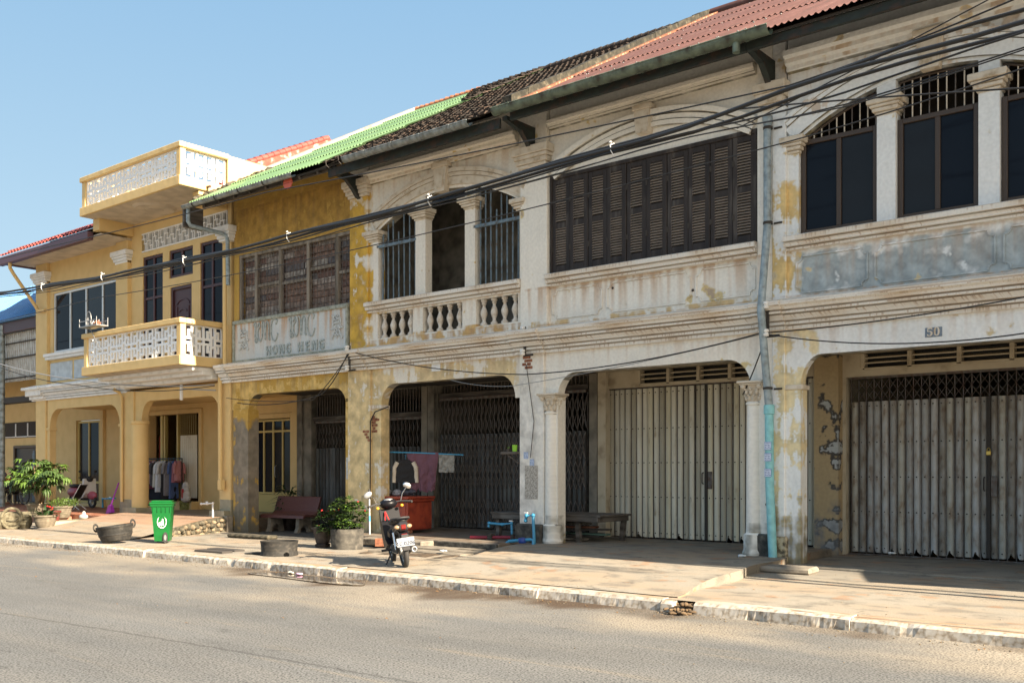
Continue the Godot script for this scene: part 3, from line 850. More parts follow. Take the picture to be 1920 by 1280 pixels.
func vents(root: Node3D, x0: float, x1: float, y0: float, y1: float, n: int, mat: Material, z := -2.3) -> void:
	var w := (x1 - x0) / n
	put("vent_shade_sheet", MB.new().box(x0, x1, y0 - 0.03, y1, z - 0.23, z - 0.19), M.black, root)  # black sheet put in for the unlit inside behind the slats
	for i in n:
		var b := MB.new()
		var a := x0 + w * i
		b.cbox(a - 0.035, a + 0.035, y0, y1, z - 0.16, z + 0.025, 0.008)
		if i == n - 1: b.cbox(a + w - 0.035, a + w + 0.035, y0, y1, z - 0.16, z + 0.025, 0.008)
		b.cbox(a + 0.035, a + w - 0.035, y0 - 0.03, y0 + 0.01, z - 0.16, z + 0.025, 0.008)
		for k in 2:
			var y := lerpf(y0, y1, (k + 1) / 3.0)
			b.bar(V(a + 0.03, y + 0.015, z - 0.06), V(a + w - 0.03, y + 0.015, z - 0.05), 0.09, 0.022, V(0, 1, 0.3).normalized())
		put("vent_grille", b, mat, root)

# one collapsible steel shutter: upright pleated slats, crossed bars where it is open at the top
func folding_gate(called: String, label: String, x0: float, x1: float, y0: float, y1: float, z: float, pitch: float, mat: Material, slat_top: float, lattice_y: Array, torn := false) -> Node3D:
	var g := thing(called, label, "folding gate", V((x0 + x1) / 2, y0, z), 0.0, "folding steel gates along the arcade")
	var n := int(round((x1 - x0) / pitch))
	pitch = (x1 - x0) / n
	var h := slat_top - y0
	var ms := []
	var mats := []
	for k in 4:
		var v := mat.duplicate() as StandardMaterial3D
		v.albedo_color = Color([1.0, 0.9, 0.8, 0.97][k], [1.0, 0.9, 0.79, 0.96][k], [1.0, 0.9, 0.77, 0.92][k])
		v.uv1_offset = V(0.13 * k, 0.29 * k, 0.07 * k)
		mats.append(v)
	for k in 3:
		var b := MB.new()
		var q := [V(-0.43, 0, -0.02), V(-0.28, 0, 0.012), V(-0.1, 0, 0.022), V(0.12, 0, 0.022), V(0.3, 0, 0.012), V(0.43, 0, -0.02)]
		var e := [0.0, 0.0, 0.0, 0.0, 0.0, 0.0]
		if torn and k == 1: e = [0.0, 0.02, 0.09, 0.05, 0.02, 0.0]
		if torn and k == 2: e = [0.11, 0.03, 0.0, 0.0, 0.0, 0.0]
		for i in 5:
			b.quad(V(q[i].x * pitch, e[i], q[i].z), V(q[i + 1].x * pitch, e[i + 1], q[i + 1].z), V(q[i + 1].x * pitch, h, q[i + 1].z), V(q[i].x * pitch, h, q[i].z))
		ms.append(b.mesh())
	if slat_top > y0 + 0.1:
		for i in n:
			var o := MeshInstance3D.new()
			o.name = "gate_slat"
			o.mesh = ms[0] if rng.randf() < 0.55 else ms[rng.randi_range(1, 2)]
			o.material_override = mats[rng.randi_range(0, 3)]
			g.add_child(o, true)
			o.position = V(x0 + pitch * (i + 0.5) - (x0 + x1) / 2, 0, rng.randf_range(-0.012, 0.012))
			o.rotation.y = rng.randf_range(-0.2, 0.2)
			o.rotation.z = rng.randf_range(-0.003, 0.003)
	var u := MB.new()
	for i in n + 1:
		var x := x0 + pitch * i
		u.box(x - 0.008, x + 0.008, y0 - 0.03, y1, z - 0.04, z - 0.022)
		if lattice_y.size() and lattice_y[0][0] < slat_top - 0.5: u.box(x - 0.009, x + 0.009, y0, y1, z + 0.028, z + 0.044)
	u.box(x0, x1, y1, y1 + 0.06, z - 0.06, z + 0.05)
	u.box(x0, x1, y0 - 0.05, y0 - 0.03, z - 0.05, z + 0.05)
	put("gate_frame", u, M.iron, g)
	if lattice_y.size():
		var l := MB.new()
		for s in lattice_y:
			var k := 0
			while k < n:
				var xa := x0 + pitch * k
				var xb := x0 + pitch * minf(k + 2, n)
				var zz := z + 0.05 if s[0] < slat_top else z - 0.01
				l.bar(V(xa, s[0], zz), V(xb, s[1], zz), 0.006, 0.02, V(0, 0, 1)); l.bar(V(xa, s[1], zz + 0.008), V(xb, s[0], zz + 0.008), 0.006, 0.02, V(0, 0, 1))
				if k + 3 <= n: 
					l.bar(V(xa + pitch, s[0], zz), V(xb + pitch, s[1], zz), 0.006, 0.02, V(0, 0, 1)); l.bar(V(xa + pitch, s[1], zz + 0.008), V(xb + pitch, s[0], zz + 0.008), 0.006, 0.02, V(0, 0, 1))
				k += 2
		tag(put("gate_lattice", l, M.lattice_steel if lattice_y.size() > 1 else M.iron, g), "", "", "", "stuff")
	# rivets in rows
	var r := MB.new()
	if slat_top > y0 + 0.1 and lattice_y.size() < 3:
		for f in [0.03, 0.27, 0.5, 0.73, 0.97]:
			for i in n: r.cbox(x0 + pitch * (i + 0.5) - 0.011, x0 + pitch * (i + 0.5) + 0.011, y0 + h * f - 0.011, y0 + h * f + 0.011, z + 0.02, z + 0.034, 0.004)
		tag(put("rivets", r, M.dark_matt, g), "", "", "", "stuff")
	if torn:
		var mx: float = x0 + pitch * round((x1 - x0) * 0.53 / pitch)
		put("meeting_stile", MB.new().cbox(mx - 0.03, mx + 0.03, y0, slat_top, z + 0.02, z + 0.05, 0.006), M.dark_matt, g)
		put("lock_plate", MB.new().cbox(mx + 0.035, mx + 0.13, y0 + 1.0, y0 + 1.34, z + 0.022, z + 0.04, 0.006), M.iron, g)
		put("handle", MB.new().tube([V(mx - 0.06, y0 + 1.1, z + 0.04), V(mx - 0.06, y0 + 1.12, z + 0.09), V(mx - 0.06, y0 + 1.3, z + 0.09), V(mx - 0.06, y0 + 1.32, z + 0.04)], 0.012, 6), M.dark_matt, g)
	return g

func fret_mesh(w: float, h: float, d: float) -> ArrayMesh:   # one pierced block: nested rectangles, cross arms and corner brackets
	var b := MB.new()
	var t := 0.062
	var bx := func(x0: float, x1: float, y0: float, y1: float, f := 0.0): b.box(x0 * w, x1 * w, y0 * h, y1 * h, -d / 2 + f, d / 2 - f)
	var tx := t / w
	var ty := t / h
	bx.call(0.40 - tx / 2, 0.40 + tx / 2, 0.3, 0.7); bx.call(0.60 - tx / 2, 0.60 + tx / 2, 0.3, 0.7)
	bx.call(0.40 + tx / 2, 0.60 - tx / 2, 0.7 - ty, 0.7); bx.call(0.40 + tx / 2, 0.60 - tx / 2, 0.3, 0.3 + ty)
	for s in [0, 1]:
		var m := func(x0: float, x1: float, y0: float, y1: float): bx.call(x0 if s == 0 else 1 - x1, x1 if s == 0 else 1 - x0, y0, y1, 0.003)
		m.call(0.16, 0.16 + tx, 0.14, 0.46); m.call(0.16, 0.16 + tx, 0.54, 0.86)
		m.call(0.16 + tx, 0.44, 0.86 - ty, 0.86); m.call(0.16 + tx, 0.44, 0.14, 0.14 + ty)
		m.call(0.44 - tx, 0.44, 0.86, 1.0 - 0.002); m.call(0.44 - tx, 0.44, 0.002, 0.14)
		m.call(0.44 - tx, 0.44, 0.7, 0.86 - ty); m.call(0.44 - tx, 0.44, 0.14 + ty, 0.3)
		m.call(0.0, 0.16, 0.54, 0.54 + ty); m.call(0.0, 0.16, 0.46 - ty, 0.46)
		m.call(0.16 + tx, 0.4 - tx / 2, 0.54, 0.54 + ty); m.call(0.16 + tx, 0.4 - tx / 2, 0.46 - ty, 0.46)
	bx.call(0.0, tx * 0.5, 0.0, 1.0, 0.006); bx.call(1 - tx * 0.5, 1.0, 0.0, 1.0, 0.006)
	bx.call(tx * 0.5, 1 - tx * 0.5, 0.0, ty * 0.5, 0.006); bx.call(tx * 0.5, 1 - tx * 0.5, 1 - ty * 0.5, 1.0, 0.006)
	return b.mesh()

func balcony(root: Node3D, x0: float, x1: float, zf: float, y0: float, yr: float, called := "balcony") -> Node3D:
	var bal := Node3D.new()
	bal.name = called
	root.add_child(bal, true)
	bal.transform = where(root).affine_inverse() * Transform3D(Basis(), V((x0 + x1) / 2, y0, 0))
	put("balcony_slab", MB.new().cbox(x0 - 0.05, x1 + 0.05, y0, y0 + 0.24, -0.1, zf + 0.06, 0.012), M.yellow, bal)
	put("underside", MB.new().box(x0 + 0.02, x1 - 0.02, y0 - 0.012, y0 - 0.002, -0.1, zf), M.soffit, bal)
	var rail := MB.new()
	rail.cbox(x0 - 0.06, x1 + 0.06, yr - 0.13, yr, zf - 0.14, zf + 0.06, 0.012)
	rail.cbox(x0 - 0.06, x0 + 0.12, yr - 0.13, yr, -0.1, zf - 0.142, 0.012); rail.cbox(x1 - 0.12, x1 + 0.06, yr - 0.13, yr, -0.1, zf - 0.142, 0.012)
	put("handrail", rail, M.yellow, bal)
	for x in [x0, x1]:
		put("corner_post", MB.new().cbox(x - 0.01 if x == x0 else x - 0.17, x + 0.17 if x == x0 else x + 0.01, y0 + 0.242, yr - 0.132, zf - 0.15, zf + 0.01, 0.01), M.yellow, bal)
	var h := yr - 0.134 - (y0 + 0.242)
	var n := 6
	var w := (x1 - x0 - 0.34) / n
	var mf := fret_mesh(w, h, 0.07)
	for i in n:
		var o := put("fret_block", mf, M.fret, bal, false)
		o.position = V(x0 + 0.17 + w * i - (x0 + x1) / 2, 0.242, zf - 0.07)
	var ws := (zf - 0.15 + 0.05) / 2
	var ms := fret_mesh(ws, h, 0.06)
	for x in [x0 + 0.08, x1 - 0.08]:
		for i in 2:
			var o := put("fret_block", ms, M.fret, bal, false)
			o.position = V(x - (x0 + x1) / 2, 0.242, -0.05 + ws * (i + 1))
			o.rotation.y = PI / 2
	return bal

func pane_window(root: Node3D, x0: float, x1: float, y0: float, y1: float, z: float, fm: Material, cols: int, rows: Array, fw := 0.05, gm: Material = null) -> Node3D:   # rows: heights of the transoms as fractions
	var b := MB.new()
	b.cbox(x0, x0 + fw, y0, y1, z - 0.04, z + 0.03, 0.006); b.cbox(x1 - fw, x1, y0, y1, z - 0.04, z + 0.03, 0.006)
	b.cbox(x0 + fw, x1 - fw, y1 - fw, y1, z - 0.04, z + 0.03, 0.006); b.cbox(x0 + fw, x1 - fw, y0, y0 + fw, z - 0.04, z + 0.03, 0.006)
	for i in range(1, cols):
		var x := lerpf(x0 + fw * 0.5, x1 - fw * 0.5, float(i) / cols)
		b.cbox(x - fw * 0.5, x + fw * 0.5, y0 + fw, y1 - fw, z - 0.035, z + 0.025, 0.006)
	for r in rows:
		var y := lerpf(y0, y1, r)
		b.cbox(x0 + fw, x1 - fw, y - fw * 0.5, y + fw * 0.5, z - 0.03, z + 0.02, 0.006)
	var o := put("window", b, fm, root)
	var ys := [y0]
	for r in rows: ys.append(lerpf(y0, y1, r))
	ys.append(y1)
	for i in cols:
		for k in ys.size() - 1:
			var xa := lerpf(x0, x1, float(i) / cols)
			var xb := lerpf(x0, x1, float(i + 1) / cols)
			var tilt := rng.randf_range(-0.004, 0.004)
			var g := MB.new()
			g.qw(V(xa + 0.015, ys[k] + 0.015, z - 0.012 + tilt), V(xb - 0.015, ys[k] + 0.015, z - 0.012 - tilt), V(xb - 0.015, ys[k + 1] - 0.015, z - 0.012 - tilt), V(xa + 0.015, ys[k + 1] - 0.015, z - 0.012 + tilt), V(0, 0, 1))
			put("pane", g, gm if gm else M["glass%d" % rng.randi_range(0, 2)], o)
	return o

# ---------------------------------------------------------------- the yellow house with two balconies
func yellow_house() -> void:
	var h := thing("yellow_house", "freshly painted yellow house with two white fretwork balconies and red tiled eave", "house", V(-15.7, 0, 0))
	var Y: Material = M.yellow
	shell(h, -21.1, -10.45, Y, -0.1)
	var b := MB.new()
	# ground floor pillars and arches
	b.cbox(-21.06, -20.4, 0.0, 3.93, -0.3, 0.0); b.cbox(-15.75, -15.05, 0.0, 3.93, -0.3, 0.0); b.cbox(-10.75, -10.36, 0.0, 4.4, -0.3, 0.0)
	b.box(-20.4, -20.2, 0.3, 3.0, -0.25, -0.05); b.box(-15.9, -15.75, 0.3, 3.0, -0.25, -0.05); b.box(-10.9, -10.75, 0.3, 3.2, -0.25, -0.05)
	arch_beam(b, -20.2, -15.9, 3.0, 3.6, 3.93, -0.25, -0.05, 0.55, 0.15)
	arch_beam(b, -14.7, -10.9, 3.05, 3.62, 3.93, -0.25, -0.05, 0.45, 0.15)
	b.box(-15.05, -14.85, 3.05, 3.93, -0.249, -0.051)
	# upper floor, left bay
	b.cbox(-21.06, -20.3, 4.4, 8.6, -0.3, 0.0); b.cbox(-16.0, -15.35, 4.4, 8.6, -0.3, 0.02)
	b.box(-20.3, -16.0, 4.36, 5.17, -0.3, -0.1); b.box(-20.3, -16.0, 7.3, 9.0, -0.3, -0.1)
	b.box(-20.3, -20.08, 5.17, 7.3, -0.3, -0.1); b.box(-16.02, -16.0, 5.17, 7.3, -0.3, -0.1)
	# upper floor, balcony bay with its openings
	var z0 := -0.3
	var z1 := -0.1
	b.box(-15.35, -10.45, 4.3, 4.6, z0, z1)
	for s in [[-15.35, -14.72], [-13.68, -13.36], [-12.2, -11.86], [-10.84, -10.45]]: b.box(s[0], s[1], 4.6, 7.72, z0, z1)
	b.box(-13.36, -12.2, 6.7, 6.95, z0, z1)
	b.box(-15.35, -10.45, 7.72, 7.86, z0, z1); b.box(-15.35, -14.78, 7.86, 8.4, z0, z1); b.box(-10.6, -10.45, 7.86, 8.4, z0, z1); b.box(-15.35, -10.45, 8.4, 8.74, z0, z1)
	b.box(-13.36, -13.3, 4.6, 6.7, z0, z1); b.box(-12.26, -12.2, 4.6, 6.7, z0, z1)
	put("front_wall", b, Y, h)
	put("column", MB.new().lathe([Vector2(0.0, 0.45), Vector2(0.28, 0.45), Vector2(0.28, 0.55), Vector2(0.235, 0.6), Vector2(0.235, 2.95), Vector2(0.27, 2.98), Vector2(0.27, 3.05), Vector2(0, 3.05)], 20, V(-14.72, 0, -0.02)), Y, h)
	for x in [[-20.42, -20.16], [-15.94, -15.74]]: put("impost", MB.new().cbox(x[0], x[1], 2.93, 3.02, -0.27, -0.02, 0.01), Y, h)
	# white trim
	var t := MB.new()
	cornice(t, -21.3, -15.4, 0.0)
	t.cbox(-21.45, -20.3, 4.24, 4.33, 0.0, 0.31); t.cbox(-21.35, -20.3, 4.05, 4.235, 0.0, 0.22); t.cbox(-21.25, -20.32, 3.94, 4.045, 0.0, 0.13)
	put("cornice", t, M.trim_white, h)
	for x in [[-21.06, -20.32], [-16.0, -15.37]]: put("pilaster_capital", capital_block(MB.new(), x[0], x[1], 7.66, 0.36, 0.02), M.trim_white, h)
	put("pilaster_capital", capital_block(MB.new(), -10.75, -10.32, 7.55, 0.38, 0.05), M.trim_white, h)
	put("window_sill", MB.new().cbox(-20.4, -16.0, 5.27, 5.37, -0.12, 0.08).cbox(-20.36, -16.0, 5.18, 5.265, -0.12, 0.04), M.trim_white, h)
	for s in [[-20.22, -18.8], [-18.68, -17.2], [-17.08, -16.1]]:
		put("wall_panel", MB.new().cbox(s[0], s[1], 4.5, 5.08, -0.11, -0.07, 0.02), M.panel_blue, h)
	# windows and doors of the upper floor
	var w := pane_window(h, -20.08, -16.02, 5.4, 7.3, -0.16, M.aluminium, 4, [], 0.07)
	for s in [[-14.72, -13.68, 4.6], [-11.86, -10.84, 4.6]]: pane_window(h, s[0], s[1], s[2], 7.72, -0.16, M.maroon, 2, [0.62], 0.075)
	pane_window(h, -13.36, -12.2, 6.95, 7.72, -0.16, M.maroon, 2, [], 0.075)
	var d := put("balcony_door", MB.new().cbox(-13.3, -12.26, 4.6, 6.7, -0.26, -0.17, 0.01), M.maroon, h)
	var df := MB.new()
	df.cbox(-13.3, -13.22, 4.6, 6.7, -0.168, -0.12); df.cbox(-12.34, -12.26, 4.6, 6.7, -0.168, -0.12); df.cbox(-13.22, -12.34, 6.61, 6.7, -0.168, -0.12)
	put("frame", df, M.maroon, d)
	var rp := MB.new()
	archivolt(rp, -12.78, 5.9, 0.42, 0.47, 0.3, -0.168, -0.15)
	rp.box(-13.08, -13.04, 4.9, 6.15, -0.168, -0.15); rp.box(-12.52, -12.48, 4.9, 6.15, -0.168, -0.15)
	archivolt(rp, -12.78, 5.75, 0.3, 0.34, 0.18, -0.168, -0.152)
	put("raised_panel", rp, M.maroon, d)
	# pierced frieze above
	var n := 14
	for i in n:
		var f := MB.new()
		var w0 := (-10.62 + 14.76) / n
		var x := -14.76 + w0 * i
		f.box(x, x + w0, 7.865, 7.9, -0.2, -0.085); f.box(x, x + w0, 8.36, 8.395, -0.2, -0.085); f.box(x + w0 - 0.03, x + w0, 7.9, 8.36, -0.2, -0.085)
		var o := 0.0 if i % 2 == 0 else 0.075
		f.box(x, x + w0 * 0.62, 8.22 - o, 8.25 - o, -0.19, -0.09); f.box(x + w0 * 0.35, x + w0 - 0.03, 8.08 - o, 8.11 - o, -0.19, -0.09)
		f.box(x + w0 * 0.4, x + w0 * 0.5, 8.11 - o, 8.22 - o, -0.19, -0.09); f.box(x + w0 * 0.55, x + w0 * 0.65, 7.9, 8.08 - o, -0.19, -0.09); f.box(x + w0 * 0.2, x + w0 * 0.3, 8.25 - o, 8.36, -0.19, -0.09)
		put("frieze_block", f, M.trim_white, h)
	put("frieze_backing", MB.new().box(-14.8, -10.6, 7.86, 8.4, -0.29, -0.24), M.dark_matt, h)
	# balconies
	var lower := balcony(h, -15.55, -10.72, 1.2, 4.3, 5.47)
	var st := MB.new()
	for k in 3:
		var q := 0.22 * (k + 1)
		st.cbox(-15.5 + 0.1 * k, -10.78 - 0.001 * k, 4.286 - 0.095 * (k + 1), 4.286 - 0.095 * k - 0.002, -0.1, 1.1 - q * 1.25, 0.008)
	put("stepped_soffit", st, M.trim_white, lower)
	var upper := balcony(h, -15.5, -10.6, 1.28, 8.74, 9.82)
	put("ceiling_rosette", MB.new().lathe([Vector2(0, -0.07), Vector2(0.2, -0.07), Vector2(0.25, -0.05), Vector2(0.3, -0.06), Vector2(0.42, -0.05), Vector2(0.5, -0.06), Vector2(0.58, 0.0)], 24, V(-13.0, 8.728, 0.55)), M.soffit, upper)
	put("bracket", MB.new().cbox(-15.55, -15.2, 8.4, 8.735, -0.1, 0.95).cbox(-10.9, -10.62, 8.62, 8.72, -0.1, 0.75).cbox(-10.9, -10.62, 8.5, 8.615, -0.1, 0.5).cbox(-10.9, -10.62, 8.4, 8.495, -0.1, 0.3), Y, upper)
	put("spout", MB.new().tube([V(-10.6, 8.84, 0.55), V(-10.42, 8.83, 0.55)], 0.035, 8), M.maroon, upper)
	put("parapet_wall", MB.new().cbox(-10.78, -10.6, 8.75, 9.81, -3.4, -0.1).cbox(-15.5, -15.32, 8.75, 9.81, -3.4, -0.1), Y, upper)
	# ground floor inside
	var g := MB.new()
	for s in [[-21.1, -20.55], [-18.35, -18.04], [-15.25, -13.0], [-10.8, -10.45]]: g.box(s[0], s[1], -0.1, 3.718, -2.5, -2.3)
	g.box(-20.55, -18.35, -0.1, 3.718, -2.5, -2.3); g.box(-18.04, -15.25, 3.42, 3.718, -2.5, -2.3); g.box(-13.0, -10.8, 3.12, 3.718, -2.5, -2.3)
	put("shop_wall", g, Y, h)
	for s in [[-18.04, -15.25, 3.42], [-13.0, -10.8, 3.12]]:
		var fr := MB.new()
		fr.cbox(s[0] - 0.16, s[0], 0.4, s[2] + 0.14, -2.31, -2.24); fr.cbox(s[1], s[1] + 0.16, 0.4, s[2] + 0.14, -2.31, -2.24); fr.cbox(s[0], s[1], s[2], s[2] + 0.14, -2.31, -2.24)
		put("door_surround", fr, Y, h)
	put("shop_back_wall", MB.new().box(-18.9, -14.9, 0.4, 3.7, -5.2, -5.0), M.dark_matt, h)
	var dr := pane_window(h, -13.0, -10.8, 0.98, 3.1, -2.36, M.gate_yellow, 5, [0.84], 0.06)
	put("kick_panel", MB.new().cbox(-13.0, -10.8, 0.47, 0.975, -2.4, -2.33, 0.01), M.gate_yellow, dr)
	put("door_handle", MB.new().tube([V(-11.5, 1.45, -2.32), V(-11.5, 1.5, -2.26), V(-11.5, 1.75, -2.26), V(-11.5, 1.8, -2.32)], 0.014, 6), M.steel, dr)
	# side gate half pulled in the clothes shop door
	var sg := put("sliding_gate", MB.new().box(-16.6, -16.52, 0.5, 3.4, -2.42, -2.34), M.gate_yellow, h)
	for i in 8:
		var x := -16.48 + 0.117 * i
		put("gate_slat", MB.new().quad(V(x, 0.8, -2.4), V(x + 0.055, 0.8, -2.37), V(x + 0.055, 2.75, -2.37), V(x, 2.75, -2.4)).quad(V(x + 0.055, 0.8, -2.37), V(x + 0.112, 0.8, -2.4), V(x + 0.112, 2.75, -2.4), V(x + 0.055, 2.75, -2.37)), M.gate_cream, sg)
		put("gate_bar", MB.new().box(x + 0.045, x + 0.06, 2.75, 3.4, -2.4, -2.385), M.gate_yellow, sg)
	put("door_post", MB.new().box(-17.55, -17.42, 0.5, 3.4, -2.45, -2.35).box(-17.35, -17.27, 0.5, 3.4, -2.45, -2.35), M.gate_yellow, h)
	put("red_banner", MB.new().box(-18.0, -17.75, 1.6, 2.75, -2.6, -2.59), mk("banner_red", Color(0.42, 0.02, 0.02), 0.7), h)
	# tiled foot
	var pl := MB.new()
	for s in [[-15.8, -15.0], [-10.8, -10.33], [-21.1, -20.36]]: pl.cbox(s[0], s[1], 0.1, 0.9 if s[0] > -12 else 0.82, -0.31, 0.012, 0.006)
	pl.cbox(-15.1, -14.4, 0.1, 0.6, -0.35, 0.3, 0.006); pl.cbox(-11.0, -10.34, 0.1, 0.62, -0.32, 0.2, 0.006)
	put("tiled_foot", pl, M.plinth_tile, h)
	# rain pipes painted with the house
	var rp2 := MB.new()
	rp2.tube([V(-20.75, 8.2, 0.95), V(-20.75, 8.05, 0.95), V(-20.85, 7.9, 0.8), V(-20.78, 6.95, 0.14), V(-20.75, 6.8, 0.07), V(-20.3, 6.78, 0.05)], 0.055, 8)
	rp2.tube([V(-15.62, 4.0, 0.3), V(-15.6, 3.9, 0.12), V(-15.58, 3.75, 0.06), V(-15.58, 0.75, 0.06)], 0.045, 8)
	rp2.tube([V(-10.45, 7.1, 0.1), V(-10.45, 4.3, 0.1), V(-10.47, 4.2, 0.1), V(-10.62, 4.17, 0.1), V(-10.66, 4.05, 0.1), V(-10.64, 1.4, 0.1)], 0.055, 8)
	rp2.cbox(-10.66, -10.52, 1.15, 1.42, 0.04, 0.18)
	put("rain_pipe", rp2, Y, h)
	# eave: purple gutter board and the soffit
	put("gutter_board", MB.new().cbox(-21.5, -15.72, 8.2, 8.44, 0.84, 1.02, 0.015).box(-21.48, -21.4, 8.25, 8.46, -3.9, 0.84), M.maroon_roof, h)
	put("eave_soffit", MB.new().box(-21.4, -15.3, 8.3, 8.34, -0.1, 0.84), M.soffit, h)
	# electric arm with a lamp
	put("lamp_arm", MB.new().bar(V(-10.75, 3.72, 0.16), V(-11.9, 3.8, 0.45), 0.03, 0.03), M.steel, h)
	put("lamp_tube", MB.new().tube([V(-11.86, 3.9, 0.46), V(-11.86, 3.5, 0.46)], 0.045, 8), M.white, h)

# ---------------------------------------------------------------- mustard house with the raised sign
func mustard_house() -> void:
	var h := thing("mustard_house", "mustard yellow shophouse with a raised name board, barred window and green metal roof", "shophouse", V(-7.9, 0, 0))
	var P: Material = M.plaster_mustard
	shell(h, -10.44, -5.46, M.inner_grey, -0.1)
	var b := MB.new()
	b.box(-10.25, -9.62, -0.05, 3.2, -0.34, -0.02); b.box(-5.95, -5.46, -0.05, 3.3, -0.3, -0.04)
	arch_beam(b, -9.62, -5.95, 3.2, 3.56, 3.95, -0.28, -0.04, 0.4, 0.34)
	b.box(-10.32, -9.96, 3.2, 4.4, -0.3, -0.038)
	b.box(-10.3, -5.46, 4.38, 5.42, -0.3, -0.08)
	b.box(-10.3, -5.46, 7.14, 8.95, -0.3, -0.08); b.box(-10.3, -10.1, 5.42, 7.14, -0.3, -0.08); b.box(-5.78, -5.46, 5.42, 7.14, -0.3, -0.08)
	put("front_wall", b, P, h)
	put("cornice", cornice(MB.new(), -10.28, -5.5), M.mould_cornice, h)
	put("cornice", cornice(MB.new(), -10.62, -10.283, 0.06), M.trim_white, h)
	# window: old timber posts and a wire grid over boarded-up planks
	var wdw := MB.new()
	for x in [-10.08, -9.42, -8.45, -7.38, -6.33, -5.82]: wdw.cbox(x - 0.05, x + 0.05, 5.43, 7.14, -0.2, -0.1, 0.01)
	wdw.cbox(-10.1, -5.8, 5.42, 5.5, -0.2, -0.09, 0.01); wdw.cbox(-10.1, -5.8, 7.06, 7.14, -0.2, -0.09, 0.01)
	for s in [[-9.37, -8.5, 6.25], [-8.4, -7.43, 6.2], [-7.33, -6.38, 6.4], [-6.28, -5.87, 6.2]]: wdw.box(s[0], s[1], s[2], s[2] + 0.07, -0.19, -0.13)
	var wo := put("window_frame", wdw, M.grey_wood, h)
	for i in 33:
		var x := -10.0 + 0.128 * i
		put("window_bar", MB.new().box(x - 0.006, x + 0.006, 5.5, 7.06, -0.135, -0.123), M.iron, wo)
	for i in 9:
		put("cross_bar", MB.new().box(-10.05, -5.85, 5.62 + 0.17 * i, 5.63 + 0.17 * i, -0.15, -0.138), M.iron, wo)
	var cols := [Color(0.16, 0.12, 0.1), Color(0.1, 0.06, 0.05), Color(0.2, 0.17, 0.15), Color(0.08, 0.075, 0.08), Color(0.14, 0.09, 0.07), Color(0.22, 0.2, 0.18)]
	for k in 6: noisy("board%d" % k, 300 + k, 1.0, [[0.1, cols[k] * 0.9], [0.9, cols[k] * 1.9]], 0.9, 0.0, 0.3)
	for k in 11:
		var x := -10.0
		while x < -5.9:
			var l := minf(rng.randf_range(0.7, 1.9), -5.86 - x)
			put("board", MB.new().cbox(x, x + l - 0.015, 5.46 + 0.152 * k, 5.6 + 0.152 * k, -0.3 + rng.randf_range(0, 0.03), -0.24 + rng.randf_range(0, 0.03), 0.006), M["board%d" % rng.randi_range(0, 5)], wo)
			x += l
	# name board
	var sb := put("name_board", MB.new().cbox(-10.22, -5.84, 4.42, 5.42, -0.1, -0.02, 0.01), M.plaster_sign, h)
	var edge := MB.new()
	for s in [[-10.24, -5.82, 5.37, 5.46], [-10.24, -5.82, 4.4, 4.45]]: edge.cbox(s[0], s[1], s[2], s[3], -0.1, 0.03, 0.012)
	edge.cbox(-10.24, -10.17, 4.45, 5.37, -0.1, 0.028, 0.012); edge.cbox(-5.89, -5.82, 4.45, 5.37, -0.1, 0.028, 0.012)
	put("border", edge, noisy("sign_edge", 71, 0.8, [[0.1, Color(0.2, 0.2, 0.15)], [0.6, Color(0.33, 0.36, 0.32)], [1.0, Color(0.45, 0.42, 0.33)]], 0.9, 0.0, 0.5), sb)
	noisy("letter_teal", 72, 0.5, [[0.1, Color(0.2, 0.25, 0.25)], [0.5, Color(0.36, 0.405, 0.4)], [1.0, Color(0.5, 0.52, 0.51)]], 0.9)
	noisy("letter_pale", 73, 0.5, [[0.1, Color(0.33, 0.34, 0.33)], [0.6, Color(0.52, 0.55, 0.55)], [1.0, Color(0.6, 0.61, 0.6)]], 0.9)
	var lx := -8.77
	for ch in ["H", "O", "N", "G", " ", "H", "E", "N", "G"]:
		if ch != " ":
			var tm := TextMesh.new()
			var f := SystemFont.new()
			f.font_names = PackedStringArray(["Droid Sans"])
			f.font_weight = 700
			tm.font = f
			tm.text = ch
			tm.font_size = 32
			tm.pixel_size = 0.0098
			tm.depth = 0.03
			var o := put("letter", tm, M.letter_teal, sb, false)
			o.transform = where(sb).affine_inverse() * Transform3D(Basis(), V(lx, 4.6, -0.005))
		lx += 0.26 if ch != " " else 0.2
	# raised curling script and the two brush characters at the ends
	var curl := func(pts: Array, ox: float, oy: float, k: float) -> MB:
		var c := Curve3D.new()
		for p in pts: c.add_point(V(ox + p[0] * k, oy + p[1] * k, -0.008))
		var out := []
		for i in pts.size() - 1:
			for s in 4:
				var p0: Array = pts[maxi(i - 1, 0)]
				var p1: Array = pts[i]
				var p2: Array = pts[i + 1]
				var p3: Array = pts[mini(i + 2, pts.size() - 1)]
				var u := s / 4.0
				out.append(V(ox + k * cubic_interpolate(p1[0], p2[0], p0[0], p3[0], u), oy + k * cubic_interpolate(p1[1], p2[1], p0[1], p3[1], u), -0.008))
		out.append(V(ox + k * pts[-1][0], oy + k * pts[-1][1], -0.008))
		return MB.new().tube(out, 0.021, 5)
	var g1 := [[0.1, 0.82], [0.0, 0.95], [0.14, 1.0], [0.16, 0.75], [0.12, 0.3], [0.16, 0.05], [0.28, 0.08], [0.26, 0.25], [0.16, 0.25]]
	var g2 := [[0.3, 0.8], [0.42, 1.0], [0.5, 0.8], [0.34, 0.62], [0.36, 0.3], [0.5, 0.08], [0.66, 0.2], [0.7, 0.6], [0.68, 0.95], [0.8, 1.0], [0.88, 0.7], [0.9, 0.12]]
	var g3 := [[0.94, 0.1], [0.98, 0.7], [1.08, 1.0], [1.2, 0.85], [1.22, 0.4], [1.24, 0.1], [1.32, 0.1]]
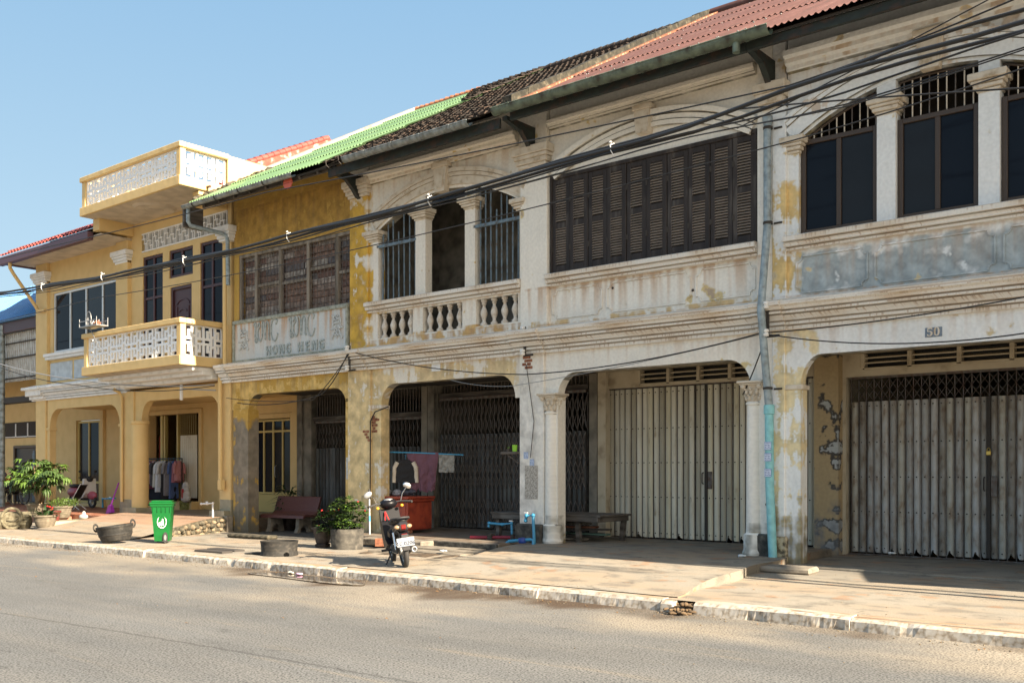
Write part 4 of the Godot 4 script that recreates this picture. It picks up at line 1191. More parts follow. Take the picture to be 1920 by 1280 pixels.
	var g4 := [[1.78, 0.8], [1.86, 0.95], [1.72, 1.08], [1.5, 1.0], [1.4, 0.7], [1.42, 0.3], [1.6, 0.02], [1.8, 0.05], [1.92, 0.35]]
	for wx in [-9.37, -7.97]:
		for g in [g1, g2, g3, g4]: put("script_stroke", curl.call(g, wx, 4.83, 0.5), M.letter_teal, sb)
		put("script_stroke", curl.call([[0.42, 1.08], [0.52, 1.2], [0.6, 1.08]] if wx < -9 else [[0.2, 1.12], [0.3, 1.22], [0.36, 1.1], [0.48, 1.2]], wx, 4.83, 0.5), M.letter_pale, sb)
	var br := [[0.1, 0.95, 0.3, 0.86], [0.5, 1.0, 0.44, 0.72], [0.2, 0.78, 0.8, 0.82], [0.2, 0.78, 0.2, 0.5], [0.8, 0.82, 0.8, 0.5], [0.2, 0.65, 0.8, 0.67], [0.2, 0.5, 0.8, 0.52], [0.02, 0.42, 0.98, 0.46], [0.35, 0.4, 0.1, 0.05], [0.4, 0.3, 0.7, 0.32], [0.55, 0.4, 0.5, 0.1], [0.65, 0.4, 0.95, 0.04], [0.25, 0.2, 0.75, 0.18], [0.42, 0.9, 0.62, 0.9]]
	for cx in [-10.0, -6.42]:
		for s in br:
			put("brush_stroke", MB.new().bar(V(cx + s[0] * 0.42, 4.66 + s[1] * 0.6, -0.006), V(cx + s[2] * 0.42, 4.66 + s[3] * 0.6, -0.006), 0.04, 0.036, V(0, 0, 1)), M.letter_pale, sb)
	# inside the arcade
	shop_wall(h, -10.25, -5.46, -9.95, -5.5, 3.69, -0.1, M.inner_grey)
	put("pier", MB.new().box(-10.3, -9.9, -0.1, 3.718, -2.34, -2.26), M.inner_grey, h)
	put("dark_ceiling", MB.new().box(-10.3, -5.5, 3.7, 3.716, -2.3, -0.3), M.dark_matt, h)  # thin dark sheet lining the arcade ceiling
	put("stone_post", MB.new().cbox(-10.42, -10.2, -0.1, 0.5, 0.02, 0.2, 0.015), M.concrete, h)
	put("wall_notice", MB.new().box(-5.93, -5.72, 1.45, 1.95, -0.04, -0.036).box(-5.6, -5.5, 1.85, 2.0, -0.04, -0.036), noisy("notice", 74, 0.5, [[0.1, Color(0.4, 0.42, 0.42)], [1.0, Color(0.55, 0.56, 0.55)]], 0.9), h)

# ---------------------------------------------------------------- house with the baluster gallery
func baluster_house() -> void:
	var h := thing("baluster_house", "weathered shophouse with an open arched gallery of balusters above folding gates", "shophouse", V(-2.95, 0, 0))
	var P: Material = M.plaster_baluster
	shell(h, -5.44, -0.48, M.inner_grey, -0.1)
	var b := MB.new()
	# left pillar and pilaster, right pillar and pilaster
	b.box(-5.82, -5.08, -0.1, 3.95, -0.3, 0.0); b.box(-5.08, -4.78, 0.0, 3.08, -0.3, -0.05)
	b.cbox(-5.77, -5.17, 4.38, 7.8, -0.3, 0.0); b.box(-5.76, -5.18, 8.15, 8.9, -0.3, -0.02)
	arch_beam(b, -4.78, -0.94, 3.08, 3.55, 3.95, -0.27, -0.05, 0.42, 0.3)
	# gallery front
	b.box(-5.17, -0.78, 4.38, 4.58, -0.26, -0.06)
	for s in [[-5.17, -4.9], [-3.8, -3.5], [-2.36, -1.98], [-0.88, -0.78]]: b.box(s[0], s[1], 4.58, 5.18, -0.26, -0.06)
	b.box(-5.17, -0.78, 5.12, 5.18, -0.259, -0.061)
	for s in [[-5.17, -4.88], [-3.72, -3.42], [-2.29, -2.01], [-0.84, -0.78]]: b.box(s[0], s[1], 5.38, 8.05, -0.26, -0.06)
	arch_wall(b, -5.17, -0.78, 8.95, -2.86, 7.52 - 3.9, 3.9, 2.04, -0.27, -0.055)
	put("front_wall", b, P, h)
	put("pilaster_capital", capital_block(MB.new(), -5.78, -5.17, 7.8, 0.38, 0.02), M.capital, h)
	for s in [[-3.72, -3.42, 7.0], [-2.29, -2.01, 7.0], [-5.17, -4.88, 6.74], [-0.9, -0.78, 6.74]]: put("column_capital", capital_block(MB.new(), s[0], s[1], s[2], 0.23, -0.05, -0.28), M.capital, h)
	put("gallery_sill", sill(MB.new(), -5.2, -0.78), M.mould_sill, h)
	put("cornice", cornice(MB.new(), -5.15, -0.8), M.mould_cornice, h)
	put("cornice", cornice(MB.new(), -5.85, -5.152, 0.05), M.mould_cornice, h)
	var av := MB.new()
	var cy := 7.52 - 3.9
	archivolt(av, -2.86, cy, 3.96, 4.12, 2.08, -0.06, -0.01); archivolt(av, -2.86, cy, 4.13, 4.2, 2.16, -0.06, 0.015); archivolt(av, -2.86, cy, 4.21, 4.29, 2.2, -0.06, 0.04)
	put("archivolt", av, M.capital, h)
	put("keystone", MB.new().ext(P2([-3.0, 7.45, -2.74, 7.45, -2.68, 7.95, -3.06, 7.95]), -0.06, 0.09).cbox(-3.1, -2.64, 7.955, 8.06, -0.06, 0.12).ext(P2([-2.95, 7.52, -2.79, 7.52, -2.75, 7.88, -2.99, 7.88]), 0.09, 0.105), M.capital, h)
	put("top_moulding", moulding(MB.new(), -5.15, -0.85, [-0.02, 8.02, 0.03, 8.04, 0.03, 8.1, 0.09, 8.12, 0.09, 8.18, 0.15, 8.2, 0.15, 8.27, 0.1, 8.28]), P, h)
	# balusters, turned
	var prof := [Vector2(0.0, 0.0), Vector2(0.075, 0.0), Vector2(0.075, 0.05), Vector2(0.05, 0.07), Vector2(0.035, 0.1), Vector2(0.04, 0.14), Vector2(0.07, 0.22), Vector2(0.075, 0.27), Vector2(0.055, 0.34), Vector2(0.032, 0.39), Vector2(0.032, 0.43), Vector2(0.055, 0.45), Vector2(0.04, 0.47), Vector2(0.065, 0.5), Vector2(0.065, 0.54), Vector2(0, 0.54)]
	var bm := MB.new().lathe(prof, 12).mesh()
	for s in [[-4.9, -3.8], [-3.5, -2.36], [-1.98, -0.88]]:
		for i in 4:
			var o := put("baluster", bm, M.baluster, h, false)
			o.position = V(lerpf(s[0], s[1], (i + 0.5) / 4) + 2.95, 4.58, -0.15)
			o.rotation.y = rng.randf() * 3.0
	# blue iron bars in the side lights
	for s in [[-4.84, -3.74, 7], [-1.96, -0.88, 8]]:
		for i in s[2]:
			var x := lerpf(s[0] + 0.05, s[1] - 0.04, float(i) / (s[2] - 1))
			var t := cy + sqrt(3.9 * 3.9 - (x + 2.86) * (x + 2.86)) - 0.03
			if i % 4 == 3: t -= 0.35
			put("window_bar", MB.new().tube([V(x, 5.4, -0.12), V(x + rng.randf_range(-0.012, 0.012), t, -0.12)], 0.019, 6), M.bar_blue, h)
		put("cross_bar", MB.new().cbox(s[0] - 0.1, s[1] + 0.05, 6.58, 6.65, -0.1, -0.06, 0.008), M.bar_blue, h)
	# back of the gallery with a louvred door
	put("gallery_back_wall", MB.new().box(-5.24, -2.7, 3.92, 8.4, -2.6, -2.4).box(-1.6, -0.68, 3.92, 8.4, -2.6, -2.4).box(-2.7, -1.6, 6.6, 8.4, -2.6, -2.4), M.inner_grey, h)
	var dd := put("gallery_door", MB.new().cbox(-2.7, -2.6, 3.92, 6.6, -2.56, -2.38).cbox(-1.7, -1.6, 3.92, 6.6, -2.56, -2.38).cbox(-2.6, -1.7, 6.5, 6.6, -2.56, -2.38).cbox(-2.6, -1.7, 3.92, 5.2, -2.52, -2.44), M.old_wood, h)
	for i in 20: put("slat", MB.new().bar(V(-2.6, 5.24 + 0.063 * i, -2.48), V(-1.7, 5.24 + 0.063 * i, -2.48), 0.06, 0.014, V(0, 1, 0.8).normalized()), M.bar_blue, dd)
	put("gallery_ceiling", MB.new().box(-5.24, -0.68, 8.32, 8.36, -2.6, -0.27), M.inner_grey, h)
	# arcade inside
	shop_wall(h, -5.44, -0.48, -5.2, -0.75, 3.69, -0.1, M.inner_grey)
	put("dark_ceiling", MB.new().box(-5.4, -0.5, 3.7, 3.716, -2.3, -0.3), M.dark_matt, h)  # dark lining sheet under the arcade ceiling
	put("impost", MB.new().cbox(-5.1, -4.74, 3.02, 3.1, -0.29, -0.02, 0.012), M.moulding, h)
	# spots where the render has fallen off the brickwork
	for s in [[-5.22, 2.3, 0.001, 4], [-5.05, 2.5, -0.049, 5], [-0.62, 3.62, 0.001, 8], [-4.98, 2.75, -0.049, 2]]:
		for k in s[3]:
			for i in 2:
				if rng.randf() < 0.2: continue
				var x: float = s[0] + 0.1 * i - (0.05 if k % 2 else 0.0) + rng.randf_range(-0.01, 0.01)
				put("brick", MB.new().cbox(x - 0.048, x + 0.048, s[1] + 0.066 * k, s[1] + 0.066 * k + 0.055, s[2] - 0.03, s[2] + 0.008, 0.006), M.brick, h)
	put("tube_lamp", MB.new().cbox(-3.6, -2.3, 3.62, 3.66, -0.6, -0.55), M.white, h)
	put("house_plate", MB.new().box(-3.22, -2.97, 3.74, 3.93, -0.05, -0.04), M.trim_white, h)

# ---------------------------------------------------------------- house with the long brown shutters
func shutter_house() -> void:
	var h := thing("shutter_house", "cream shophouse with a row of dark brown louvred shutters above a cream folding gate", "shophouse", V(2.0, 0, 0))
	var P: Material = M.plaster_shutter
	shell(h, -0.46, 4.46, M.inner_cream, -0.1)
	var b := MB.new()
	b.cbox(-0.8, -0.2, 0.2, 3.95, -0.32, 0.0, 0.015); b.box(-0.2, 0.1, 0.2, 3.05, -0.3, -0.05)
	b.cbox(-0.78, -0.12, 4.38, 7.55, -0.3, 0.0, 0.012); b.box(-0.76, -0.14, 7.9, 8.9, -0.3, -0.01)
	b.box(4.06, 4.2, 0.2, 3.05, -0.3, -0.05); b.box(4.2, 4.46, 0.1, 3.95, -0.32, -0.02); b.box(4.2, 4.46, 4.38, 8.9, -0.3, -0.02)
	arch_beam(b, 0.1, 4.06, 3.05, 3.5, 3.95, -0.26, -0.05, 0.42, 0.3)
	b.box(-0.12, 4.2, 4.38, 5.18, -0.3, -0.1); b.box(-0.12, 4.2, 7.27, 8.95, -0.3, -0.1); b.box(-0.12, -0.09, 5.18, 7.27, -0.3, -0.1); b.box(4.16, 4.2, 5.18, 7.27, -0.3, -0.1)
	put("front_wall", b, P, h)
	put("pilaster_capital", capital_block(MB.new(), -0.78, -0.14, 7.5, 0.4, 0.03), M.capital, h)
	put("pilaster_capital", capital_block(MB.new(), 4.3, 4.62, 7.5, 0.4, 0.03), M.capital, h)
	put("window_sill", sill(MB.new(), -0.13, 4.19), M.mould_sill, h)
	put("cornice", cornice(MB.new(), -0.14, 4.2), M.mould_cornice, h)
	put("cornice", cornice(MB.new(), -0.86, -0.142, 0.06), M.mould_cornice, h)
	put("cornice", cornice(MB.new(), 4.202, 4.5, 0.05), M.mould_cornice, h)
	for s in [[-0.05, 1.08], [1.2, 2.92], [3.03, 4.12]]: put("panel_border", panel_frame(MB.new(), s[0], s[1], 4.55, 5.08, -0.1), P, h)
	var av := MB.new()
	var cy := 7.72 - 4.0
	archivolt(av, 2.04, cy, 4.0, 4.08, 2.0, -0.11, -0.02); archivolt(av, 2.04, cy, 4.1, 4.18, 2.05, -0.11, -0.04); archivolt(av, 2.04, cy, 4.2, 4.29, 2.1, -0.11, 0.035)
	put("archivolt", av, P, h)
	put("keystone", MB.new().ext(P2([1.92, 7.62, 2.16, 7.62, 2.2, 8.02, 1.88, 8.02]), -0.1, 0.08).cbox(1.85, 2.23, 8.024, 8.12, -0.1, 0.1), M.capital, h)
	put("top_moulding", moulding(MB.new(), -0.1, 4.15, [-0.06, 8.16, -0.03, 8.165, -0.03, 8.2, 0.02, 8.205, 0.02, 8.245, 0.06, 8.25, 0.06, 8.31, 0.04, 8.32]), P, h)
	# ten louvred shutter leaves
	var n := 10
	var x0 := -0.07
	var w := (4.14 - x0) / n
	var slat := MB.new().bar(V(-w * 0.5 + 0.088, 0, 0), V(w * 0.5 - 0.088, 0, 0), 0.052, 0.011, V(0, 1, 0.75).normalized()).mesh()
	var lf := MB.new()
	for s in [-1.0, 1.0]: lf.cbox(s * (w * 0.5 - 0.05) - 0.045, s * (w * 0.5 - 0.05) + 0.045, 0.0, 1.78, -0.02, 0.022, 0.006)
	for y in [[0.0, 0.13], [0.84, 0.95], [1.68, 1.78]]: lf.cbox(-w * 0.5 + 0.095, w * 0.5 - 0.095, y[0], y[1], -0.018, 0.02, 0.006)
	lf.box(-w * 0.5 + 0.05, w * 0.5 - 0.05, 0.05, 1.7, -0.03, -0.022)
	var lm := lf.mesh()
	put("window_frame", MB.new().cbox(x0 - 0.03, 4.17, 7.2, 7.27, -0.16, -0.06, 0.008).cbox(x0 - 0.03, x0 + 0.01, 5.42, 7.2, -0.16, -0.06, 0.008).cbox(4.13, 4.17, 5.42, 7.2, -0.16, -0.06, 0.008), M.shutter, h)
	for i in n:
		var o := put("shutter_leaf", lm, M.shutter, h, false)
		o.position = V(x0 + w * (i + 0.5) - 2.0, 5.42, -0.12 + (0.012 if i % 2 else 0.0))
		o.rotation.y = rng.randf_range(-0.015, 0.015)
		for k in 2:
			for j in 15:
				var q := put("slat", slat, M.slat, o, false)
				q.position = V(0, 0.175 + 0.82 * k + 0.0475 * j, 0.004)
				q.rotation.z = rng.randf_range(-0.012, 0.012)
		put("hinge", MB.new().cbox(-w * 0.5 - 0.012, -w * 0.5 + 0.035, 0.4, 0.5, 0.02, 0.03).cbox(-w * 0.5 - 0.012, -w * 0.5 + 0.035, 1.3, 1.4, 0.02, 0.03), M.dark_matt, o, false)
	# engaged columns with leafy capitals
	for cx in [-0.06, 4.12]:
		var col := put("column", MB.new().lathe([Vector2(0, 0.25), Vector2(0.2, 0.25), Vector2(0.21, 0.3), Vector2(0.19, 0.36), Vector2(0.185, 0.6), Vector2(0.15, 0.63), Vector2(0.145, 0.7), Vector2(0.14, 1.6), Vector2(0.13, 2.72), Vector2(0.15, 2.73), Vector2(0.155, 2.76), Vector2(0.13, 2.78), Vector2(0, 2.78)], 24, V(cx, 0, -0.1)), P, h)
		var cp := MB.new()
		cp.lathe([Vector2(0.125, 2.77), Vector2(0.13, 2.95), Vector2(0.17, 3.06), Vector2(0.17, 3.08)], 20, V(cx, 0, -0.1))
		cp.cbox(cx - 0.23, cx + 0.23, 3.08, 3.12, -0.33, 0.13, 0.012); cp.cbox(cx - 0.2, cx + 0.2, 3.05, 3.078, -0.3, 0.1, 0.01)
		for r in [[2.79, 0.1, 10, 0.135], [2.89, 0.1, 10, 0.15]]:
			for k in r[2]:
				var a: float = TAU * (k + (0.5 if r[0] > 2.85 else 0.0)) / r[2]
				var o := V(cos(a), 0, sin(a))
				var p: Vector3 = V(cx, r[0], -0.1) + o * r[3]
				cp.ball(p + V(0, 0.05, 0), V(0.035, 0.055, 0.035), 6, 4); cp.ball(p + V(0, 0.09, 0) + o * 0.025, V(0.026, 0.022, 0.026), 6, 4)
		for k in 4:
			var a := PI / 4 + PI / 2 * k
			var p := V(cx, 3.03, -0.1) + V(cos(a), 0, sin(a)) * 0.2
			cp.ball(p, V(0.052, 0.05, 0.052), 8, 5); cp.ball(p + V(cos(a), 0.0, sin(a)) * 0.03, V(0.03, 0.028, 0.03), 6, 4)
		put("capital", cp, M.capital, col)
	put("pillar_foot", MB.new().cbox(-0.86, -0.2, 0.1, 0.62, -0.35, 0.09, 0.03), M.concrete_dark, h)
	put("pillar_foot", MB.new().cbox(4.2, 4.45, 0.1, 0.62, -0.4, 0.05, 0.03), M.concrete_dark, h)
	# arcade inside
	shop_wall(h, -0.46, 4.46, -0.36, 4.2, 3.36, -0.1, M.inner_cream, [0.5, 3.9, 3.4])
	vents(h, 0.5, 3.9, 3.42, 3.7, 5, M.inner_cream)
	put("arcade_ceiling", MB.new().box(-0.4, 4.4, 3.7, 3.716, -2.3, -0.3), M.inner_cream, h)
	put("patch_of_render", MB.new().cbox(-0.66, -0.34, 1.1, 1.75, -0.01, 0.008, 0.006), noisy("patch", 75, 0.25, [[0.2, Color(0.3, 0.27, 0.22)], [0.8, Color(0.5, 0.47, 0.42)]], 0.95, 0.0, 1.2), h)
	for s in [[4.36, 1.1], [4.33, 3.2], [1.32, 4.98], [2.97, 4.75]]: put("rusty_bolt", MB.new().ball(V(s[0], s[1], -0.02 if s[0] > 4 else -0.09), V(0.025, 0.025, 0.02), 6, 4), M.dark_matt, h)

# ---------------------------------------------------------------- house with the number plate
func number_house() -> void:
	var h := thing("number_house", "whitewashed shophouse with number plate, grey stained panels and dark glazed arched window", "shophouse", V(6.93, 0, 0))
	var P: Material = M.plaster_number
	shell(h, 4.47, 9.45, M.inner_cream, -0.1)
	var b := MB.new()
	var cx := 6.93
	var cy := 7.55 - 3.65
	b.cbox(4.462, 4.68, 0.05, 3.95, -0.34, 0.0, 0.012); b.box(4.68, 4.93, 0.05, 2.98, -0.3, -0.04); b.cbox(9.2, 9.8, 0.05, 3.95, -0.34, 0.0, 0.012); b.box(8.95, 9.2, 0.05, 2.98, -0.3, -0.04)
	arch_beam(b, 4.93, 8.95, 2.98, 3.48, 3.95, -0.22, -0.04, 0.34, 0.25)
	b.cbox(4.462, 4.7, 4.38, 7.5, -0.3, 0.0, 0.012); b.box(4.47, 4.68, 7.9, 8.9, -0.3, -0.02); b.cbox(9.2, 9.8, 4.38, 8.5, -0.3, 0.0, 0.012)
	b.box(4.7, 9.2, 4.38, 5.18, -0.3, -0.08)
	for s in [[4.7, 4.88], [6.12, 6.4], [7.56, 7.84], [8.99, 9.2]]: b.box(s[0], s[1], 5.38, 8.0, -0.3, -0.08)
	arch_wall(b, 4.7, 9.2, 8.95, cx, cy, 3.65, 2.06, -0.31, -0.075)
	put("front_wall", b, P, h)
	put("window_sill", sill(MB.new(), 4.68, 9.22), M.mould_sill, h)
	put("cornice", cornice(MB.new(), 4.72, 9.2), M.mould_cornice, h)
	put("cornice", cornice(MB.new(), 4.502, 4.718, 0.05), M.mould_cornice, h)
	for s in [[6.12, 6.4, 7.02], [7.56, 7.84, 7.02], [4.72, 4.88, 6.72]]: put("column_capital", capital_block(MB.new(), s[0], s[1], s[2], 0.26, -0.065, -0.32), M.capital, h)
	put("impost", MB.new().cbox(4.66, 4.97, 2.94, 3.02, -0.31, -0.015, 0.012), M.capital, h)
	for s in [[4.85, 5.98], [6.1, 7.78], [7.9, 9.05]]: put("panel_border", panel_frame(MB.new(), s[0], s[1], 4.48, 5.06, -0.08), P, h)
	var av := MB.new()
	archivolt(av, cx, cy, 3.7, 3.92, 2.12, -0.08, -0.02); archivolt(av, cx, cy, 3.93, 3.99, 2.2, -0.08, 0.01); archivolt(av, cx, cy, 4.0, 4.07, 2.24, -0.08, 0.035)
	put("archivolt", av, P, h)
	put("keystone", MB.new().ext(P2([6.8, 7.5, 7.06, 7.5, 7.12, 7.98, 6.74, 7.98]), -0.08, 0.08).ext(P2([6.84, 7.56, 7.02, 7.56, 7.06, 7.92, 6.8, 7.92]), 0.08, 0.1).cbox(6.7, 7.16, 7.984, 8.08, -0.08, 0.12), M.capital, h)
	put("top_moulding", moulding(MB.new(), 4.72, 9.2, [-0.03, 8.0, 0.03, 8.03, 0.03, 8.09, 0.1, 8.12, 0.1, 8.19, 0.17, 8.22, 0.17, 8.3, 0.1, 8.32]), P, h)
	for s in [[4.89, 6.11], [6.41, 7.55], [7.85, 8.98]]:
		var w := pane_window(h, s[0], s[1], 5.41, 6.92, -0.18, M.brown_frame, 2, [], 0.075)
		var k := 0
		var x: float = s[0] + 0.08
		while x < s[1] - 0.03:
			var t := cy + sqrt(3.65 * 3.65 - (x - cx) * (x - cx)) - 0.05
			if t > 6.97: put("window_bar", MB.new().tube([V(x, 6.92, -0.19), V(x, t, -0.19)], 0.011, 5), M.capital if k % 3 else M.iron, w)
			x += 0.122
			k += 1
		var top := []
		for i in 9:
			var q := lerpf(s[0] + 0.01, s[1] - 0.01, i / 8.0)
			top.append(V(q, cy + sqrt(3.65 * 3.65 - (q - cx) * (q - cx)) - 0.04, -0.19))
		put("arched_rail", MB.new().tube(top, 0.022, 5), M.brown_frame, w)
	put("room_back_wall", MB.new().box(4.7, 9.2, 3.93, 8.5, -1.4, -1.3), M.dark_matt, h)
	# enamel number
	var np := put("number_plate", MB.new().cbox(6.84, 7.08, 3.6, 3.74, -0.045, -0.028, 0.006), noisy("plate_blue", 76, 0.3, [[0.1, Color(0.10, 0.14, 0.19)], [0.7, Color(0.17, 0.22, 0.28)], [1.0, Color(0.33, 0.36, 0.38)]], 0.5), h)
	var tm := TextMesh.new()
	var f := SystemFont.new()
	f.font_names = PackedStringArray(["Droid Serif"])
	f.font_weight = 700
	tm.font = f
	tm.text = "50"
	tm.font_size = 32
	tm.pixel_size = 0.0052
	tm.depth = 0.006
	var o := put("number", tm, M.moulding, np, false)
	o.transform = where(np).affine_inverse() * Transform3D(Basis(), V(6.96, 3.672, -0.024))
	put("pillar_foot", MB.new().cbox(4.44, 4.72, 0.05, 0.6, -0.36, 0.022, 0.03), noisy("foot_render", 82, 0.7, [[0.15, Color(0.04, 0.038, 0.03)], [0.42, Color(0.17, 0.14, 0.09)], [0.6, Color(0.4, 0.34, 0.22)], [1.0, Color(0.5, 0.46, 0.36)]], 0.95, 0.0, 1.2), h)
	# arcade inside: yellow side wall with black damp, gate wall with vents
	shop_wall(h, 4.47, 9.45, 4.8, 9.2, 3.3, -0.1, M.inner_cream, [5.1, 9.1, 3.42])
	vents(h, 5.1, 9.1, 3.44, 3.7, 5, M.inner_cream)
	put("pier", MB.new().box(4.3, 4.74, 0.1, 3.69, -2.32, -2.1), plaster("plaster_pier", 606, 3.9, 2.0, 4.0, {"top": Color(0.42, 0.32, 0.18), "under": Color(0.06, 0.055, 0.05), "base": Color(0.4, 0.42, 0.42), "thr": 0.12, "damp": 1.4, "dampcol": Color(0.16, 0.17, 0.18)}), h)
	put("arcade_ceiling", MB.new().box(4.6, 9.3, 3.7, 3.716, -2.3, -0.3), M.inner_cream, h)

# ---------------------------------------------------------------- low house at the far left and the row beyond the right edge
func blue_roof_house() -> void:
	var h := thing("blue_roof_house", "low shop at the far left under a blue metal roof with grey sheet awning", "shop", V(-27, 0, 0))
	put("shop_wall", MB.new().box(-40, -22.95, -0.1, 5.8, -2.5, -2.301).box(-20.7, -20.55, -0.1, 3.7, -2.5, -2.301).box(-22.95, -20.7, 3.42, 5.8, -2.5, -2.301).box(-22.95, -20.7, -0.1, 0.5, -2.5, -2.301), M.yellow, h)
	pane_window(h, -22.95, -20.7, 0.52, 3.4, -2.4, M.gate_yellow, 3, [0.25], 0.08)
	vents(h, -28.6, -25.6, 2.95, 3.45, 3, M.trim_white, -2.28)
	put("vent_shade_sheet", MB.new().box(-28.65, -25.55, 2.9, 3.5, -2.29, -2.28), M.dark_matt, h)  # dark sheet put in for the unlit openings behind the grilles
	var dr := put("door", MB.new().box(-27.6, -25.6, 0.45, 2.5, -2.3, -2.285), M.black, h)
	put("frame", MB.new().cbox(-27.72, -27.6, 0.45, 2.6, -2.3, -2.22).cbox(-25.6, -25.5, 0.45, 2.6, -2.3, -2.22).cbox(-27.6, -25.6, 2.5, 2.6, -2.3, -2.22), M.brown_frame, dr)
	put("blue_door_leaf", MB.new().box(-26.2, -26.0, 0.5, 2.4, -2.28, -2.25), M.bar_blue, dr)
	for k in 3: put("vent_block", MB.new().cbox(-33.4 + k * 0.5, -33.0 + k * 0.5, 1.5, 2.3, -2.3, -2.2), M.trim_white, h)
	put("beam", MB.new().box(-40, -21.2, 3.95, 4.15, -0.5, -0.2), M.dark_matt, h)
	put("fascia_board", MB.new().cbox(-40, -21.12, 6.36, 6.73, -0.25, -0.18), M.maroon, h)
	put("end_wall", MB.new().box(-40.2, -40, -0.1, 5.7, -10, 0.3), M.yellow, h)
	var aw := MB.new()
	for i in 120:
		var xa := -40.0 + 0.157 * i
		for q in [[0.0, 0.0, 0.09, 0.0], [0.09, 0.0, 0.105, -0.04], [0.105, -0.04, 0.14, -0.04], [0.14, -0.04, 0.157, 0.0]]:
			aw.qw(V(xa + q[0], 4.72, -0.45 + q[1]), V(xa + q[2], 4.72, -0.45 + q[3]), V(xa + q[2], 6.36, -0.35 + q[3]), V(xa + q[0], 6.36, -0.35 + q[1]), V(0, 0, 1))
	put("sheet_awning", aw, M.sheet_grey, h)
	for y in [4.8, 5.5, 6.0]: put("batten", MB.new().box(-40, -21.12, y, y + 0.035, -0.4, -0.33), M.dark_matt, h)
	var rf := MB.new()
	for i in 62:
		var xa := -40.0 + 0.303 * i
		for q in [[0.0, 0.0, 0.24, 0.0], [0.24, 0.0, 0.26, 0.04], [0.26, 0.04, 0.285, 0.04], [0.285, 0.04, 0.303, 0.0]]:
			rf.qw(V(xa + q[0], 6.77 + q[1], -0.05), V(xa + q[2], 6.77 + q[3], -0.05), V(xa + q[2], 8.7 + q[3], -2.6), V(xa + q[0], 8.7 + q[1], -2.6), V(0, 1, 0.3))
	rf.qw(V(-40, 8.7, -2.6), V(-21.2, 8.7, -2.6), V(-21.2, 5.8, -7.0), V(-40, 5.8, -7.0), V(0, 1, -1))
	put("roof", rf, M.sheet_blue, h)
	put("roof_edge", MB.new().box(-40, -21.12, 6.735, 6.765, -0.18, -0.04), M.sheet_blue, h)
	lone("steel_post", MB.new().tube([V(0, 0, 0), V(0, 6.3, 0)], 0.085, 10), M.galv, "grey steel post under the sheet awning at the left edge", "post", V(-23.95, 0.36, -0.2))

func neighbours() -> void:
	# the row goes on past the right edge of the picture
	var h := thing("corner_house", "plain cream shophouses continuing the row to the right, with a sheet roof added to shade the pavement", "shophouse", V(17, 0, 0))
	var b := MB.new()
	for k in 4:
		var x := 9.82 + 4.9 * k
		if k: b.box(x - 0.3, x + 0.3, 0, 8.5, -0.3, 0.0)
		arch_beam(b, x + 0.4, x + 4.5, 3.0, 3.5, 4.0, -0.3, -0.05, 0.4, 0.1)
		b.box(x + 0.3, x + 0.401, 0, 4.0, -0.3, -0.051); b.box(x + 4.499, x + 4.6, 0, 4.0, -0.3, -0.051)
		b.box(x + 0.3, x + 4.6, 4.0, 5.4, -0.3, -0.1); b.box(x + 0.3, x + 4.6, 7.2, 8.5, -0.3, -0.1); b.box(x + 0.3, x + 0.8, 5.4, 7.2, -0.3, -0.1); b.box(x + 4.1, x + 4.6, 5.4, 7.2, -0.3, -0.1)
		pane_window(h, x + 0.8, x + 4.1, 5.4, 7.2, -0.2, M.brown_frame, 4, [], 0.08)
	put("front_wall", b, noisy("cream_wall", 77, 3.0, [[0.1, Color(0.5, 0.42, 0.3)], [1.0, Color(0.62, 0.57, 0.47)]], 0.9, 0.0, 0.3), h)
	shell(h, 9.82, 29.4, M.inner_cream, -0.1)
	put("shop_wall", MB.new().box(9.5, 29.2, -0.1, 3.7, -2.5, -2.3), M.inner_cream, h)
	put("cornice", cornice(MB.new(), 9.82, 29.4), M.mould_cornice, h)
	var cp := MB.new()
	for i in 64:
		var xa := 14.3 + 0.095 * i
		cp.qw(V(xa, 7.3, 2.75), V(xa + 0.048, 7.34, 2.75), V(xa + 0.048, 7.94, 0.9), V(xa, 7.9, 0.9), V(0, 1, 0)); cp.qw(V(xa + 0.048, 7.34, 2.75), V(xa + 0.095, 7.3, 2.75), V(xa + 0.095, 7.9, 0.9), V(xa + 0.048, 7.94, 0.9), V(0, 1, 0))
	put("added_canopy", cp, M.sheet_grey, h)  # unseen sheet roof on posts, added to shade the pavement
	for x in [14.4, 20.3]: put("added_canopy_post", MB.new().tube([V(x, 0.1, 2.6), V(x, 7.3, 2.6)], 0.06, 8), M.galv, h)
	put("added_low_awning", MB.new().ext(P2([0.0, 3.3, 1.75, 2.9, 1.75, 2.86, 0.0, 3.26]), 12.2, 19.0, "x"), M.sheet_grey, h)  # unseen lower sheet, added to lay shade over the pavement

const EAVE_Z := 1.0
const EAVE_Y := 8.36
const PITCH := 0.568

func ry_at(z: float) -> float: return EAVE_Y + PITCH * (EAVE_Z - z)

